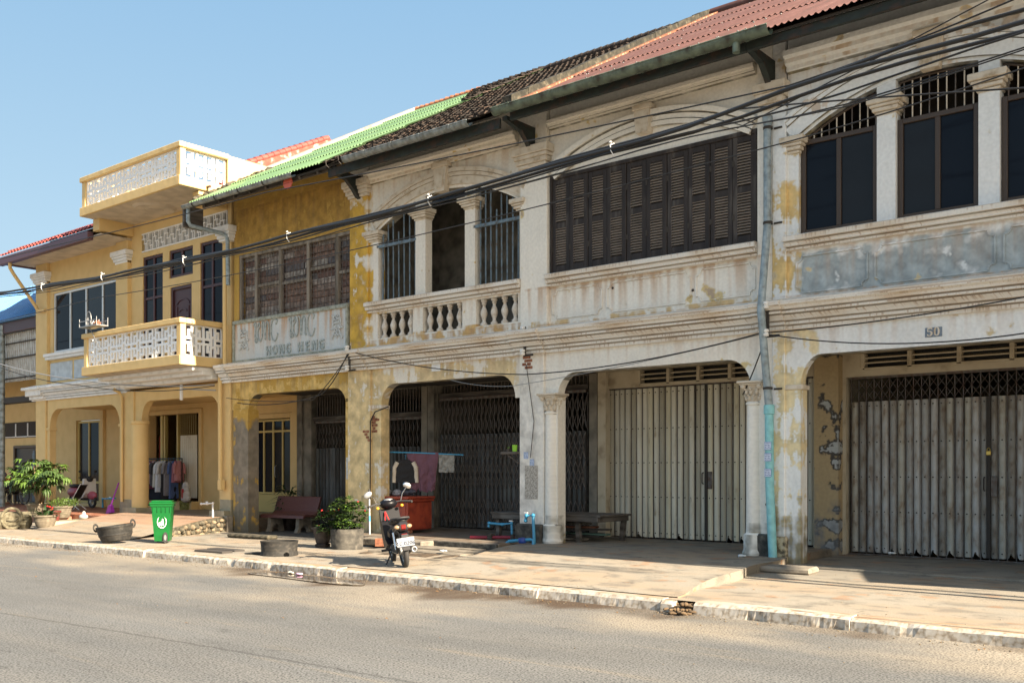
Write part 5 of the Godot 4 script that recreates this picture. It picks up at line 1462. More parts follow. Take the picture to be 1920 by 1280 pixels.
# corrugated sheets: waves across x, laid up the slope in overlapping rows
func sheets(x0: float, x1: float, za: float, zb: float, rows: int, pitch: float, amp: float, ya: float, slope: float, lift := 0.012, seg := 6) -> MB:
	var b := MB.new()
	var n := int((x1 - x0) / pitch * seg)
	for r in rows:
		var z0 := lerpf(za, zb, float(r) / rows) + (0.12 if r else 0.0)
		var z1 := lerpf(za, zb, float(r + 1) / rows)
		for i in n:
			var xa := lerpf(x0, x1, float(i) / n)
			var xb := lerpf(x0, x1, float(i + 1) / n)
			var wa := TAU * (xa - x0) / pitch
			var wb := TAU * (xb - x0) / pitch
			var ha := amp * sin(wa)
			var hb := amp * sin(wb)
			var na := V(-amp * TAU / pitch * cos(wa), 1, slope).normalized()
			var nb := V(-amp * TAU / pitch * cos(wb), 1, slope).normalized()
			var f := func(x: float, z: float, h: float, top: float) -> Vector3: return V(x, ya + slope * (za - z) + h + top, z)
			b.qs(f.call(xa, z0, ha, lift * 2.0 if r else 0.0), f.call(xb, z0, hb, lift * 2.0 if r else 0.0), f.call(xb, z1, hb, 0.0), f.call(xa, z1, ha, 0.0), na, nb, nb, na)
	return b

func deck(x0: float, x1: float, za: float, zr: float, zb: float, ya: float, slope: float, drop := 0.07) -> MB:
	var yr := ya + slope * (za - zr)
	return MB.new().ext(P2([za - 0.03, ya - drop, zr, yr - drop, zb, yr - drop - slope * (zr - zb), zb, yr - drop - 0.04 - slope * (zr - zb), zr, yr - drop - 0.05, za - 0.03, ya - drop - 0.04]), x0, x1, "x")

func half_gutter(x0: float, x1: float, y: float, z: float, r: float) -> MB:
	var b := MB.new()
	var n := 10
	for i in n:
		var a := PI + PI * i / n
		var d := PI + PI * (i + 1) / n
		for k in [r, r - 0.008]:
			b.qs(V(x0, y + sin(a) * k, z + cos(a) * k), V(x1, y + sin(a) * k, z + cos(a) * k), V(x1, y + sin(d) * k, z + cos(d) * k), V(x0, y + sin(d) * k, z + cos(d) * k), V(0, sin(a), cos(a)), V(0, sin(a), cos(a)), V(0, sin(d), cos(d)), V(0, sin(d), cos(d)))
	b.tube([V(x0, y, z + r), V(x1, y, z + r)], 0.012, 5)
	return b

func eave_bracket(x: float) -> MB:
	return MB.new().ext(P2([-0.02, 7.75, 0.08, 7.79, 0.2, 7.93, 0.4, 8.1, 0.86, 8.19, 0.86, 8.26, -0.02, 8.26]), x - 0.05, x + 0.05, "x")

func roofs() -> void:
	# brown corrugated iron over the two right houses
	var sh := find_child("shutter_house", false, false)
	var nh := find_child("number_house", false, false)
	var bh := find_child("baluster_house", false, false)
	var mh := find_child("mustard_house", false, false)
	var yh := find_child("yellow_house", false, false)
	var ch := find_child("corner_house", false, false)
	for s in [[sh, -0.28, 4.46], [nh, 4.465, 9.75], [ch, 9.76, 29.5]]:
		var r := put("roof", sheets(s[1], s[2], EAVE_Z + 0.1, -6.9, 4, 0.105 if s[0] != ch else 0.21, 0.019, EAVE_Y - 0.06, PITCH), M.sheet_rust, s[0])
		put("roof_deck", deck(s[1], s[2], EAVE_Z, -6.9, -13.0, EAVE_Y, PITCH), M.dark_matt, r)
		put("fascia_board", MB.new().cbox(s[1], s[2], 8.12, 8.27, 0.86, 0.93, 0.008), M.fascia, s[0])
		if s[0] != ch:
			var nails := MB.new()
			for i in 70:
				var x := rng.randf_range(s[1], s[2])
				var z := EAVE_Z - 0.75 * (1 + rng.randi_range(0, 9)) + rng.randf_range(-0.03, 0.03)
				nails.ball(V(x, ry_at(z) + 0.015, z), V(0.018, 0.012, 0.018), 5, 3)
			tag(put("nail_heads", nails, M.galv, r), "", "", "", "stuff")
	put("ridge_cap", MB.new().tube([V(-0.3, 12.87, -6.9), V(9.7, 12.87, -6.9)], 0.13, 8), M.sheet_rust, sh)
	# mossy party wall upstand between tiles and iron, and the flashing beside it
	var up := MB.new()
	for i in 30:
		var z := lerpf(0.85, -6.8, i / 30.0)
		var z2 := lerpf(0.85, -6.8, (i + 1) / 30.0)
		var w := rng.randf_range(-0.012, 0.012)
		up.ext(P2([z, ry_at(z) - 0.1, z2, ry_at(z2) - 0.1, z2, ry_at(z2) + 0.17 + w, z, ry_at(z) + 0.17 + w]), -0.52 + w * 0.5, -0.3 + w * 0.5, "x")
	put("party_coping", up, noisy("coping_dark", 81, 1.1, [[0.1, Color(0.012, 0.012, 0.009)], [0.55, Color(0.03, 0.028, 0.02)], [0.8, Color(0.06, 0.054, 0.038)], [1.0, Color(0.12, 0.1, 0.07)]], 0.95, 0.0, 0.8), sh)
	put("flashing", MB.new().bar(V(-0.2, ry_at(1.0) + 0.02, 1.0), V(-0.2, ry_at(-6.8) + 0.02, -6.8), 0.26, 0.05), noisy("flash_orange", 78, 0.7, [[0.2, Color(0.15, 0.045, 0.02)], [0.55, Color(0.24, 0.09, 0.04)], [0.75, Color(0.3, 0.2, 0.13)], [1.0, Color(0.36, 0.29, 0.21)]], 0.7), sh)
	# gutters
	var gt := put("gutter", half_gutter(-0.48, 4.95, 8.3, 1.13, 0.115), M.gutter_green, sh)
	for i in 6: put("gutter_joint", half_gutter(-0.1 + 0.93 * i, -0.04 + 0.93 * i, 8.3, 1.13, 0.125), M.gutter_green, gt)
	put("outlet", MB.new().tube([V(4.4, 8.2, 1.13), V(4.4, 8.05, 1.13)], 0.06, 8), M.gutter_green, gt)
	var g2 := put("gutter", half_gutter(-4.65, -1.1, 8.24, 1.12, 0.095), M.galv, bh)
	for i in 4: put("gutter_joint", half_gutter(-4.0 + 0.8 * i, -3.94 + 0.8 * i, 8.24, 1.12, 0.105), M.galv, g2)
	for x in [-4.75, -5.15]: put("gutter_hook", MB.new().tube([V(x, 8.35, 0.95), V(x, 8.18, 0.98), V(x, 8.12, 1.08), V(x, 8.18, 1.2), V(x, 8.3, 1.22)], 0.012, 5), M.dark_matt, g2)
	var g3 := put("gutter", half_gutter(-10.75, -6.4, 8.26, 1.1, 0.075), M.galv, mh)
	for i in 4: put("gutter_joint", half_gutter(-10.3 + 0.95 * i, -10.26 + 0.95 * i, 8.26, 1.1, 0.085), M.dark_matt, g3)
	put("rain_pipe", MB.new().tube([V(-10.62, 8.2, 1.05), V(-10.62, 7.88, 1.05), V(-10.6, 7.78, 1.0), V(-10.4, 7.7, 0.2), V(-10.36, 7.62, 0.08), V(-10.36, 6.4, 0.06)], 0.055, 8), M.pipe_blue, g3)
	put("gutter_board", MB.new().cbox(-10.8, -10.72, 7.75, 8.3, 0.55, 1.1, 0.006), M.old_wood, g3)
	for x in [-0.46, 4.46]: put("eave_bracket", eave_bracket(x), M.fascia, sh)
	for x in [-5.45]: put("eave_bracket", eave_bracket(x), M.fascia, bh)
	put("fascia_board", MB.new().cbox(-5.45, -0.55, 8.04, 8.24, 0.84, 0.9, 0.008), M.fascia, bh)
	put("eave_board", MB.new().cbox(-10.3, -5.5, 8.2, 8.29, 0.8, 0.86, 0.008), M.old_wood, mh)
	for i in 8: put("rafter", MB.new().bar(V(-10.1 + 0.62 * i, ry_at(-0.1) - 0.17, -0.1), V(-10.1 + 0.62 * i, ry_at(0.95) - 0.17, 0.95), 0.06, 0.1), M.old_wood, mh)
	# dark clay tiles on the baluster house
	var bx := [-5.42, -0.56]
	var rt := put("roof_deck", deck(bx[0], bx[1], EAVE_Z, -6.9, -13.0, EAVE_Y, PITCH, 0.09), M.dark_matt, bh)
	var meshes := []
	for k in 4:
		var t := MB.new()
		var w := 0.098 + 0.004 * k
		t.ext(P2([-w, 0.0, -w, -0.2, -w * 0.6, -0.255 - 0.01 * k, w * 0.6, -0.255, w, -0.2, w, 0.0]), -0.009, 0.009, "y")
		for i in t.v.size(): t.v[i].y += 0.035 * (t.v[i].x / w) * (t.v[i].x / w) * (1.0 if k % 2 else 0.5)
		meshes.append(t.mesh())
	var mats := [M.tile_dark, noisy("tile_dark2", 79, 0.5, [[0.1, Color(0.03, 0.022, 0.018)], [0.7, Color(0.075, 0.052, 0.04)], [1.0, Color(0.15, 0.1, 0.075)]], 0.9, 0.0, 0.8), noisy("tile_dark3", 80, 0.5, [[0.1, Color(0.016, 0.014, 0.013)], [1.0, Color(0.04, 0.034, 0.03)]], 0.9, 0.0, 0.8)]
	var rest := []
	var made := 0
	var tilt := Basis(V(1, 0, 0), atan(PITCH) - 0.1)
	var rows := 56
	for r in rows:
		var s := 8.95 * r / rows - 0.06
		var z := EAVE_Z + 0.06 - s * cos(atan(PITCH))
		var n := 26
		for i in n:
			var x := lerpf(bx[0], bx[1], (i + (0.25 if r % 2 else 0.75)) / n)
			var tr := Transform3D(Basis(V(0, 1, 0), rng.randf_range(-0.09, 0.09)) * tilt * Basis(V(0, 0, 1), rng.randf_range(-0.05, 0.05)), V(x + rng.randf_range(-0.01, 0.01), ry_at(z) + 0.1 + rng.randf_range(0.0, 0.022), z - 0.2))
			tr.basis = tr.basis * Basis.from_scale(V(1, 1, -1)).inverse()
			tr.basis = tr.basis * Basis(V(0, 0, 1), PI)
			if r < 12 and made < 300:
				var o := MeshInstance3D.new()
				o.name = "roof_tile"
				o.mesh = meshes[rng.randi_range(0, 3)]
				o.material_override = mats[rng.randi_range(0, 2)]
				rt.add_child(o, true)
				o.transform = rt.transform.affine_inverse() * where(bh).affine_inverse() * tr
				made += 1
			else: rest.append(tr)
	# the same tiles reach over the top of the mustard house
	for r in range(34, rows):
		var z := EAVE_Z + 0.06 - (8.95 * r / rows - 0.06) * cos(atan(PITCH))
		for i in 14:
			var x := -5.5 - 0.19 * i
			if x < -5.6 - (-3.6 - z) * 0.75: continue
			rest.append(Transform3D(tilt * Basis(V(0, 0, 1), rng.randf_range(-0.05, 0.05)) * Basis.from_scale(V(1, 1, -1)).inverse() * Basis(V(0, 0, 1), PI), V(x + rng.randf_range(-0.02, 0.02), ry_at(z) + 0.19 + rng.randf_range(0, 0.02), z - 0.2)))
	for k in 3:
		var mm := MultiMesh.new()
		mm.transform_format = MultiMesh.TRANSFORM_3D
		mm.mesh = meshes[k]
		var sel := rest.filter(func(t): return int(absf(t.origin.x * 917.0 + t.origin.z * 313.0)) % 3 == k)
		mm.instance_count = sel.size()
		for i in sel.size(): mm.set_instance_transform(i, sel[i])
		var mi := MultiMeshInstance3D.new()
		mi.name = "roof_tiles"
		mi.multimesh = mm
		mi.material_override = mats[k]
		mi.set_meta("kind", "stuff")
		rt.add_child(mi, true)
		mi.transform = where(rt).affine_inverse()
	var rc := MB.new()
	for i in 24:
		var x := -5.45 + 0.21 * i
		rc.tube([V(x, 12.82 + rng.randf_range(0, 0.02), -6.9), V(x + 0.24, 12.86, -6.9)], 0.1, 7)
	put("ridge_tiles", rc, M.tile_dark, rt)
	# mustard house: green sheets in stepped rows, orange ridge tiles, pale coping
	var gr := put("roof", sheets(-10.5, -5.43, EAVE_Z + 0.12, -6.9, 6, 0.105, 0.02, EAVE_Y - 0.05, PITCH, 0.016), M.sheet_green, mh)
	put("roof_deck", deck(-10.5, -5.43, EAVE_Z, -6.9, -13.0, EAVE_Y, PITCH, 0.1), M.dark_matt, gr)
	for i in 24:
		var x := -10.5 + 0.21 * i
		put("ridge_tile", MB.new().tube([V(x, 12.86 + rng.randf_range(0, 0.02), -6.9), V(x + 0.23, 12.83, -6.9)], 0.1, 7), M.tile_orange if i < 13 else M.tile_dark, gr)
	var cc := MB.new()
	cc.ext(P2([-0.9, ry_at(-0.9) - 0.3, -7.0, ry_at(-7.0) - 0.3, -7.0, ry_at(-7.0) + 0.12, -0.9, ry_at(-0.9) + 0.12]), -11.0, -10.5, "x")
	put("party_coping", cc, M.sheet_white, mh)
	var ms := MB.new()
	for i in 60:
		var z := rng.randf_range(-1.4, 1.0)
		ms.ball(V(-10.55 + rng.randf_range(-0.1, 0.1), ry_at(z) + 0.04, z), V(rng.randf_range(0.04, 0.1), rng.randf_range(0.03, 0.07), rng.randf_range(0.05, 0.12)), 6, 4)
	tag(put("moss", ms, M.moss_stone, gr), "", "", "", "stuff")
	put("orange_disc", MB.new().ext(arc_pts(-6.7, 8.13, 0.16, 0.16, 14), 1.0, 1.02).ext(P2([-6.86, 8.12, -6.54, 8.12, -6.58, 8.03, -6.7, 7.98, -6.82, 8.03]), 1.0, 1.02), mk("orange_paint", Color(0.55, 0.1, 0.05), 0.5), gr)
	# yellow house: red interlocking tiles
	var yr := func(x0: float, x1: float, za: float, called: String): return put(called, sheets(x0, x1, za, -3.9, int((za + 3.9) / 0.35), 0.21, 0.035, 8.52 + 0.504 * (0.98 - za), 0.504, 0.02, 6), M.tile_red, yh)
	var r1: Node3D = yr.call(-21.45, -15.7, 0.98, "roof")
	yr.call(-15.7, -10.95, -1.6, "roof")
	put("roof_deck", deck(-21.4, -15.7, 0.95, -3.9, -9.0, 8.5, 0.504).ext(P2([-1.6, 9.7, -3.9, 10.86, -9, 8.2, -9, 8.1, -3.9, 10.8, -1.6, 9.62]), -15.69, -11.0, "x"), M.dark_matt, r1)
	put("verge", MB.new().ext(P2([-0.9, 9.5, -3.9, 11.0, -3.9, 11.3, -0.9, 9.8]), -11.3, -11.02, "x"), M.red_wash, r1)
	var vt := MB.new()
	for i in 16:
		var z := lerpf(-0.8, -3.9, i / 16.0)
		vt.tube([V(-11.2, 9.86 + 0.5 * (-0.9 - z), z), V(-11.2, 9.86 + 0.5 * (-0.9 - z) + 0.11, z - 0.23)], 0.1, 7, 0.085)
	put("verge_tiles", vt, M.tile_red, r1)
	put("ridge_tiles", MB.new().tube([V(-21.5, 10.98, -3.9), V(-11.0, 10.98, -3.9)], 0.12, 8), M.tile_red, r1)
	put("terrace_floor", MB.new().box(-15.3, -10.8, 8.6, 8.7, -2.2, -0.31), M.soffit, yh)

func gates() -> void:
	folding_gate("folding_gate", "rusty grey folding gate with torn bottom edge and padlock in the numbered house", 4.86, 9.15, 0.22, 3.26, -2.38, 0.135, M.gate_rust, 2.86, [[2.88, 3.25]], true)
	folding_gate("folding_gate", "cream folding gate with rows of rivets under the long brown shutters", -0.3, 4.18, 0.29, 3.34, -2.38, 0.135, M.gate_cream, 3.33, [], true)
	folding_gate("folding_gate", "black folding gate with crossed bars over its full height below the baluster gallery", -5.12, -0.8, 0.32, 3.32, -2.3, 0.13, M.gate_dark, 2.5, [[2.55, 3.25], [1.9, 2.48], [1.25, 1.85], [0.42, 1.0]])
	folding_gate("folding_gate", "dark grey folding gate with open lattice top behind the concrete bench", -9.88, -5.6, 0.1, 2.92, -2.4, 0.14, M.gate_dark, 2.25, [[2.28, 2.9]])
	var mh := find_child("mustard_house", false, false)
	var bh := find_child("baluster_house", false, false)
	for s in [[mh, -9.9, -5.5, 2.99], [bh, -5.15, -0.78, 3.39]]:
		put("transom_beam", MB.new().cbox(s[1], s[2], s[3], s[3] + 0.11, -2.46, -2.3, 0.01), M.old_wood, s[0])
		var t := MB.new()
		var x: float = s[1] + 0.1
		while x < s[2]:
			t.box(x - 0.01, x + 0.01, s[3] + 0.11, 3.69, -2.4, -2.385)
			x += 0.105
		put("transom_bars", t, M.iron, s[0])
	var lk := lone("padlock", MB.new().cbox(-0.035, 0.035, 0, 0.07, -0.015, 0.015, 0.006).tube([V(-0.022, 0.07, 0), V(-0.022, 0.1, 0), V(0, 0.12, 0), V(0.022, 0.1, 0), V(0.022, 0.07, 0)], 0.006, 5), mk("brass", Color(0.5, 0.36, 0.1), 0.35, 0.9), "small brass padlock hanging on the rusty grey folding gate", "padlock", V(7.15, 1.9, -2.3))

# ---------------------------------------------------------------- wires
func wire(called: String, label: String, pts: Array, r: float, sag: float, mat: Material, group := "") -> MeshInstance3D:
	var p := []
	for k in pts.size() - 1:
		var n := 22
		for i in n:
			var u := float(i) / n
			var q: Vector3 = (pts[k] as Vector3).lerp(pts[k + 1], u)
			q.y -= sag * 4.0 * u * (1.0 - u)
			p.append(q)
	p.append(pts[-1])
	return lone(called, MB.new().tube(p, r, 6), mat, label, "cable", Vector3.ZERO, group)

func bracket(x: float, y: float, z: float, label: String) -> Node3D:
	var o := thing("wire_bracket", label, "wire bracket", V(x, y, z), 0.0, "iron wire brackets on the pillars")
	put("arm", MB.new().cbox(x - 0.025, x + 0.025, y - 0.45, y + 0.12, z + 0.02, z + 0.06, 0.006).cbox(x - 0.03, x + 0.2, y - 0.45, y - 0.41, z + 0.02, z + 0.06, 0.006).cbox(x - 0.02, x + 0.02, y, y + 0.03, z - 0.1, z + 0.05, 0.004), M.dark_matt, o)
	for dy in [0.06, -0.38]:
		put("insulator", MB.new().lathe([Vector2(0, -0.06), Vector2(0.045, -0.055), Vector2(0.055, -0.02), Vector2(0.035, 0.0), Vector2(0.055, 0.02), Vector2(0.045, 0.055), Vector2(0, 0.06)], 10, V(x, y + dy, z + 0.11)), M.white, o)
	return o

func cables() -> void:
	var zb := 3.9
	# y of the bundle at depth zb follows a shallow catenary between poles beyond both edges
	var cy := func(x: float) -> float: return 5.81 + 0.0026 * (x + 3.5) * (x + 3.5)
	var spec := [["thick black twisted power cable, topmost of the bundle", 0.05, -0.02, 0.02], ["thick black power cable in the middle of the bundle", 0.01, 0.05, 0.026], ["thick black power cable at the back of the bundle", 0.0, -0.07, 0.022], ["black telephone cable hanging just under the bundle", -0.05, 0.02, 0.012], ["thin black cable along the lower edge of the bundle", -0.08, -0.05, 0.009], ["lowest thin black cable slung under the bundle", -0.115, 0.06, 0.008]]
	for s in spec:
		var p := []
		for i in 66:
			var x := -26.0 + 44.0 * i / 65.0
			var spread := smoothstep(2.5, 10.0, x)
			var k: float = s[1] + 0.02 * sin(x * 1.3 + s[3] * 200.0)
			p.append(V(x, cy.call(x) + k * (1.0 + spread * 2.2), zb + s[2] * (1.0 + spread) + 0.02 * sin(x * 2.1 + s[1] * 30.0)))
		lone("power_cable", MB.new().tube(p, s[3], 6), M.black, s[0], "cable", Vector3.ZERO, "black cables strung along the street")
	for i in 8:
		var x: float = [-18.3, -14.9, -12.2, -9.4, -6.2, -2.9, 0.6, 4.0][i]
		var y: float = cy.call(x)
		var b := MB.new()
		b.tube([V(x, y + 0.085, zb), V(x - 0.015, y + 0.05, zb + 0.07), V(x, y - 0.03, zb + 0.08), V(x + 0.03, y - 0.1, zb + 0.05)], 0.007, 5)
		b.ball(V(x - 0.02, y + 0.09, zb + 0.06), V(0.028, 0.015, 0.02), 6, 4)
		lone("cable_tie", b, M.white, "white plastic cable tie round the cable bundle, %s" % ["farthest, by the house corner", "over the grey house windows", "left of the balcony door", "beside the balcony door", "over the barred window", "over the left gallery light", "over the left end of the brown shutters", "nearest the grey rain pipe"][i], "cable tie", Vector3.ZERO, "white ties on the cable bundle")
	wire("power_cable", "single thin wire running high above the cable bundle below the eaves", [V(-40, 8.7, 1.6), V(-16.5, 8.03, 1.6), V(-6.7, 7.79, 1.6), V(5.46, 7.148, 1.6), V(8.4, 7.49, 1.6), V(14, 8.5, 1.6)], 0.012, 0.04, M.black, "black cables strung along the street")
	wire("power_cable", "single thin wire running low under the cable bundle past the shutters", [V(-40, 6.6, 1.6), V(-14, 6.28, 1.6), V(5.5, 6.35, 1.6), V(14, 7.6, 1.6)], 0.01, 0.2, M.black, "black cables strung along the street")
	wire("power_cable", "thin wire fanning up to the right across the arched dark windows", [V(4.6, 6.75, 1.5), V(14, 9.4, 1.5)], 0.009, 0.12, M.black, "black cables strung along the street")
	wire("service_wire", "level thin wires from the cable tie to the right across the arched windows", [V(4.7, 6.86, 2.0), V(9.8, 6.0, 2.0)], 0.012, -0.03, M.black, "service wires on the fronts")
	bracket(-5.5, 4.32, 0.2, "black iron wire bracket with insulators on the pillar beside the name board")
	bracket(-0.55, 4.3, 0.1, "rusty iron wire bracket on the white pillar above the bare bricks")
	bracket(4.5, 4.22, 0.2, "black iron wire bracket with two white insulators in front of the grey rain pipe")
	wire("service_wire", "black service wire from the pipe bracket to the white pillar, sagging over the cream gate", [V(4.5, 3.86, 0.3), V(-0.55, 3.5, 0.15), V(-5.4, 4.3, 0.3)], 0.012, 0.12, M.black, "service wires on the fronts")
	wire("service_wire", "thin grey service wire lying just under the black one over the cream gate", [V(4.5, 3.84, 0.28), V(-0.9, 3.3, 0.1), V(-2.6, 3.52, 0.02)], 0.007, 0.05, M.steel, "service wires on the fronts")
	wire("service_wire", "black service wire rising to the right above the number plate", [V(4.5, 3.84, 0.3), V(10.5, 4.3, 0.3)], 0.011, 0.14, M.black, "service wires on the fronts")
	wire("service_wire", "black service wire sagging across the vents below the number plate", [V(4.5, 3.82, 0.3), V(10.5, 3.9, 0.2)], 0.011, 0.38, M.black, "service wires on the fronts")
	wire("service_wire", "black service wire dropping from the pipe bracket to the cream gate arch", [V(4.5, 3.82, 0.28), V(3.95, 2.9, 0.0)], 0.011, 0.05, M.black, "service wires on the fronts")
	wire("service_wire", "pair of wires drooping left from the name board bracket across the bench arch", [V(-5.5, 4.25, 0.3), V(-6.6, 3.4, 0.15), V(-9.9, 3.36, 0.1)], 0.012, 0.12, M.black, "service wires on the fronts")
	wire("service_wire", "second drooping wire left of the name board bracket", [V(-5.45, 4.25, 0.3), V(-6.9, 3.3, 0.12), V(-10.3, 3.5, 0.15)], 0.01, 0.06, M.black, "service wires on the fronts")
	wire("service_wire", "long pale drop wire slanting under the lower balcony of the yellow house", [V(-20.6, 6.7, 3.6), V(-19.4, 5.05, 2.6), V(-15.2, 4.15, 1.5), V(-10.6, 3.85, 0.3)], 0.016, 0.1, M.steel, "drop wires at the yellow house")
	wire("service_wire", "dark drop wire slanting under the lower balcony beside the pale one", [V(-19.4, 5.02, 2.6), V(-15.2, 4.0, 1.5), V(-10.6, 3.82, 0.3)], 0.012, 0.15, M.black, "drop wires at the yellow house")
	wire("service_wire", "pale wire falling from the bundle to the knot before the corner pillar", [V(-22.6, 6.6, 3.2), V(-21.9, 5.15, 2.0), V(-19.4, 5.06, 2.6)], 0.013, 0.03, M.capital, "drop wires at the yellow house")
	wire("service_wire", "pale wire from the knot down to the steel post, upper one", [V(-21.9, 5.15, 2.0), V(-24.0, 3.9, 0.9)], 0.013, 0.1, M.capital, "drop wires at the yellow house")
	wire("service_wire", "pale wire from the knot down to the steel post, lower one", [V(-21.9, 5.12, 2.0), V(-24.0, 3.35, 0.5)], 0.01, 0.1, M.capital, "drop wires at the yellow house")
	wire("service_wire", "loose brown wire hanging down the white pillar over the blue stickers", [V(-0.6, 3.7, 0.03), V(-0.42, 2.6, 0.02), V(-0.5, 1.9, 0.03)], 0.007, 0.0, M.dark_matt, "service wires on the fronts")
	wire("service_wire", "black conduit looping up the pillar beside the laundry line", [V(-4.5, 3.05, 0.0), V(-4.9, 2.95, 0.02), V(-5.05, 2.75, 0.02), V(-5.06, 0.8, 0.02)], 0.014, 0.0, M.dark_matt, "service wires on the fronts")
	# rain pipe between the shutter house and the numbered house
	var rp := thing("rain_pipe", "grey galvanised rain pipe with pale blue plastic lower half between two houses", "rain pipe", V(4.5, 0.15, 0.1))
	put("metal_pipe", MB.new().tube([V(4.42, 7.3, 0.08), V(4.42, 5.6, 0.08), V(4.43, 4.2, 0.34), V(4.45, 4.0, 0.34), V(4.46, 2.62, 0.1)], 0.062, 12).lathe([Vector2(0.063, 7.22), Vector2(0.08, 7.3), Vector2(0.08, 7.36), Vector2(0.055, 7.36)], 12, V(4.42, 0, 0.08)), M.pipe_blue, rp)
	put("plastic_pipe", MB.new().tube([V(4.46, 2.66, 0.1), V(4.47, 1.4, 0.1), V(4.53, 0.12, 0.1)], 0.07, 12).lathe([Vector2(0.072, 2.55), Vector2(0.086, 2.56), Vector2(0.086, 2.7), Vector2(0.072, 2.71)], 12, V(4.46, 0, 0.1)), M.pipe_cyan, rp)
	for y in [7.15, 5.62, 2.95]: put("pipe_clamp", MB.new().lathe([Vector2(0.066, y), Vector2(0.078, y), Vector2(0.078, y + 0.04), Vector2(0.066, y + 0.04)], 12, V(4.43 if y > 4 else 4.46, 0, 0.08 if y > 4 else 0.15)).cbox(4.5, 4.64, y, y + 0.03, -0.02, 0.02, 0.004), M.dark_matt, rp)

func torus(b: MB, c: Vector3, axis: Vector3, R: float, r: float, n := 20, k := 6) -> MB:
	var s := axis.cross(V(0.31, 0.9, 0.27)).normalized()
	var u := axis.cross(s).normalized()
	for i in n:
		for j in k:
			var q := []
			var m := []
			for e in [[0, 0], [1, 0], [1, 1], [0, 1]]:
				var a: float = TAU * (i + e[0]) / n
				var d: float = TAU * (j + e[1]) / k
				var o := s * cos(a) + u * sin(a)
				var w := o * cos(d) + axis * sin(d)
				q.append(c + o * R + w * r); m.append(w)
			b.qs(q[0], q[1], q[2], q[3], m[0], m[1], m[2], m[3])
	return b

func disc(b: MB, c: Vector3, axis: Vector3, r: float, t: float, n := 14) -> MB:
	return b.tube([c - axis * t * 0.5, c + axis * t * 0.5], r, n)

func wheel(parent: Node3D, c: Vector3, R: float, w: float, spokes: int, rim_mat: Material, spoke_r := 0.006) -> void:   # axle along x
	var t := put("tyre", torus(MB.new(), c, Vector3.RIGHT, R - w * 0.5, w * 0.5, 24, 8), M.rubber, parent, false)
	var rim := put("rim", torus(MB.new(), c, Vector3.RIGHT, R - w * 1.05, w * 0.2, 24, 6), rim_mat, parent, false)
	var s := MB.new()
	for i in spokes:
		var a := TAU * i / spokes
		s.tube([c + V(0.015 if i % 2 else -0.015, 0, 0), c + V(0, cos(a), sin(a)) * (R - w)], spoke_r, 4)
	disc(s, c, Vector3.RIGHT, R * 0.17, 0.1)
	put("spokes", s, rim_mat, parent, false)

# cloth hanging from a line: a draped grid with folds and thickness on both faces
func hung(w: float, h: float, folds: float, amp: float, taper := 0.0, sd := 1, ragged := 0.03) -> MB:
	var b := MB.new()
	var f := noise(sd, 1.5, 3)
	var nx := 14
	var ny := 12
	var p := func(i: int, j: int) -> Vector3:
		var u := float(i) / nx
		var t := float(j) / ny
		var x := (u - 0.5) * w * (1.0 - taper * t)
		return V(x + 0.02 * f.get_noise_2d(u * 3.0, t * 2.0), -h * t * (1.0 + ragged * f.get_noise_2d(u * 4.0, 7.0)), amp * (0.3 + t) * sin(u * TAU * folds + f.get_noise_2d(u, t * 2.0) * 3.0) + 0.03 * f.get_noise_2d(u * 2.0 + 9.0, t))
	for i in nx:
		for j in ny:
			b.qw(p.call(i, j), p.call(i + 1, j), p.call(i + 1, j + 1), p.call(i, j + 1), V(0, 0, 1))
			b.qw(p.call(i, j) - V(0, 0, 0.012), p.call(i, j + 1) - V(0, 0, 0.012), p.call(i + 1, j + 1) - V(0, 0, 0.012), p.call(i + 1, j) - V(0, 0, 0.012), V(0, 0, -1))
	return b

# a garment on a hanger, seen from the side of the rack or the front
func garment(called: String, label: String, at: Vector3, turn: float, w: float, h: float, col: Array, sleeves: float, sd: int, group: String, stripe := 0) -> Node3D:
	var o := thing(called, label, "garment", at, turn, group)
	var m := noisy("cloth%d" % sd, 500 + sd, 0.12 if stripe == 0 else 0.2, [[0.3, col[0]], [0.7, col[1]]], 0.95, 0.0, 0.0, 0.03, 3, 1, 8 if stripe else 1, 64)
	var b := MB.new()
	var nz := noise(sd, 2.0, 3)
	var rows := 8
	var cols := 12
	var pt := func(i: int, j: int) -> Vector3:
		var a := TAU * i / cols
		var t := float(j) / rows
		var ww := w * (0.42 + 0.12 * minf(t * 4.0, 1.0) + 0.06 * t)
		if j == 0: ww = w * 0.16
		return V(cos(a) * ww, -h * t * (1.0 + 0.04 * nz.get_noise_2d(i * 2.0, 3.0)) - (0.0 if j else -0.02), sin(a) * (0.06 + 0.02 * t) * (1.0 + 0.6 * nz.get_noise_2d(i * 3.0, t * 3.0)) + 0.02 * sin(a * 3.0 + sd) * t)
	for j in rows:
		for i in cols:
			var c: Vector3 = (pt.call(i, j) + pt.call(i + 1, j)) * 0.5
			b.qw(pt.call(i, j), pt.call(i + 1, j), pt.call(i + 1, j + 1), pt.call(i, j + 1), V(c.x, 0, c.z * 6.0))
	put("body", b, m, o, false)
	if sleeves > 0.0:
		for s in [-1.0, 1.0]:
			put("sleeve", MB.new().tube([V(s * w * 0.4, -0.05, 0), V(s * w * 0.56, -0.16, 0.01), V(s * w * (0.6 + 0.1 * nz.get_noise_1d(s)), -0.16 - sleeves, 0.02)], 0.062, 7, 0.05), M.capital if sd == 1 else m, o, false)
	put("hanger", MB.new().tube([V(0, 0.0, 0), V(0, 0.07, 0), V(0.02, 0.1, 0), V(0.0, 0.12, 0), V(-0.02, 0.105, 0)], 0.005, 4), M.pvc, o, false)
	return o

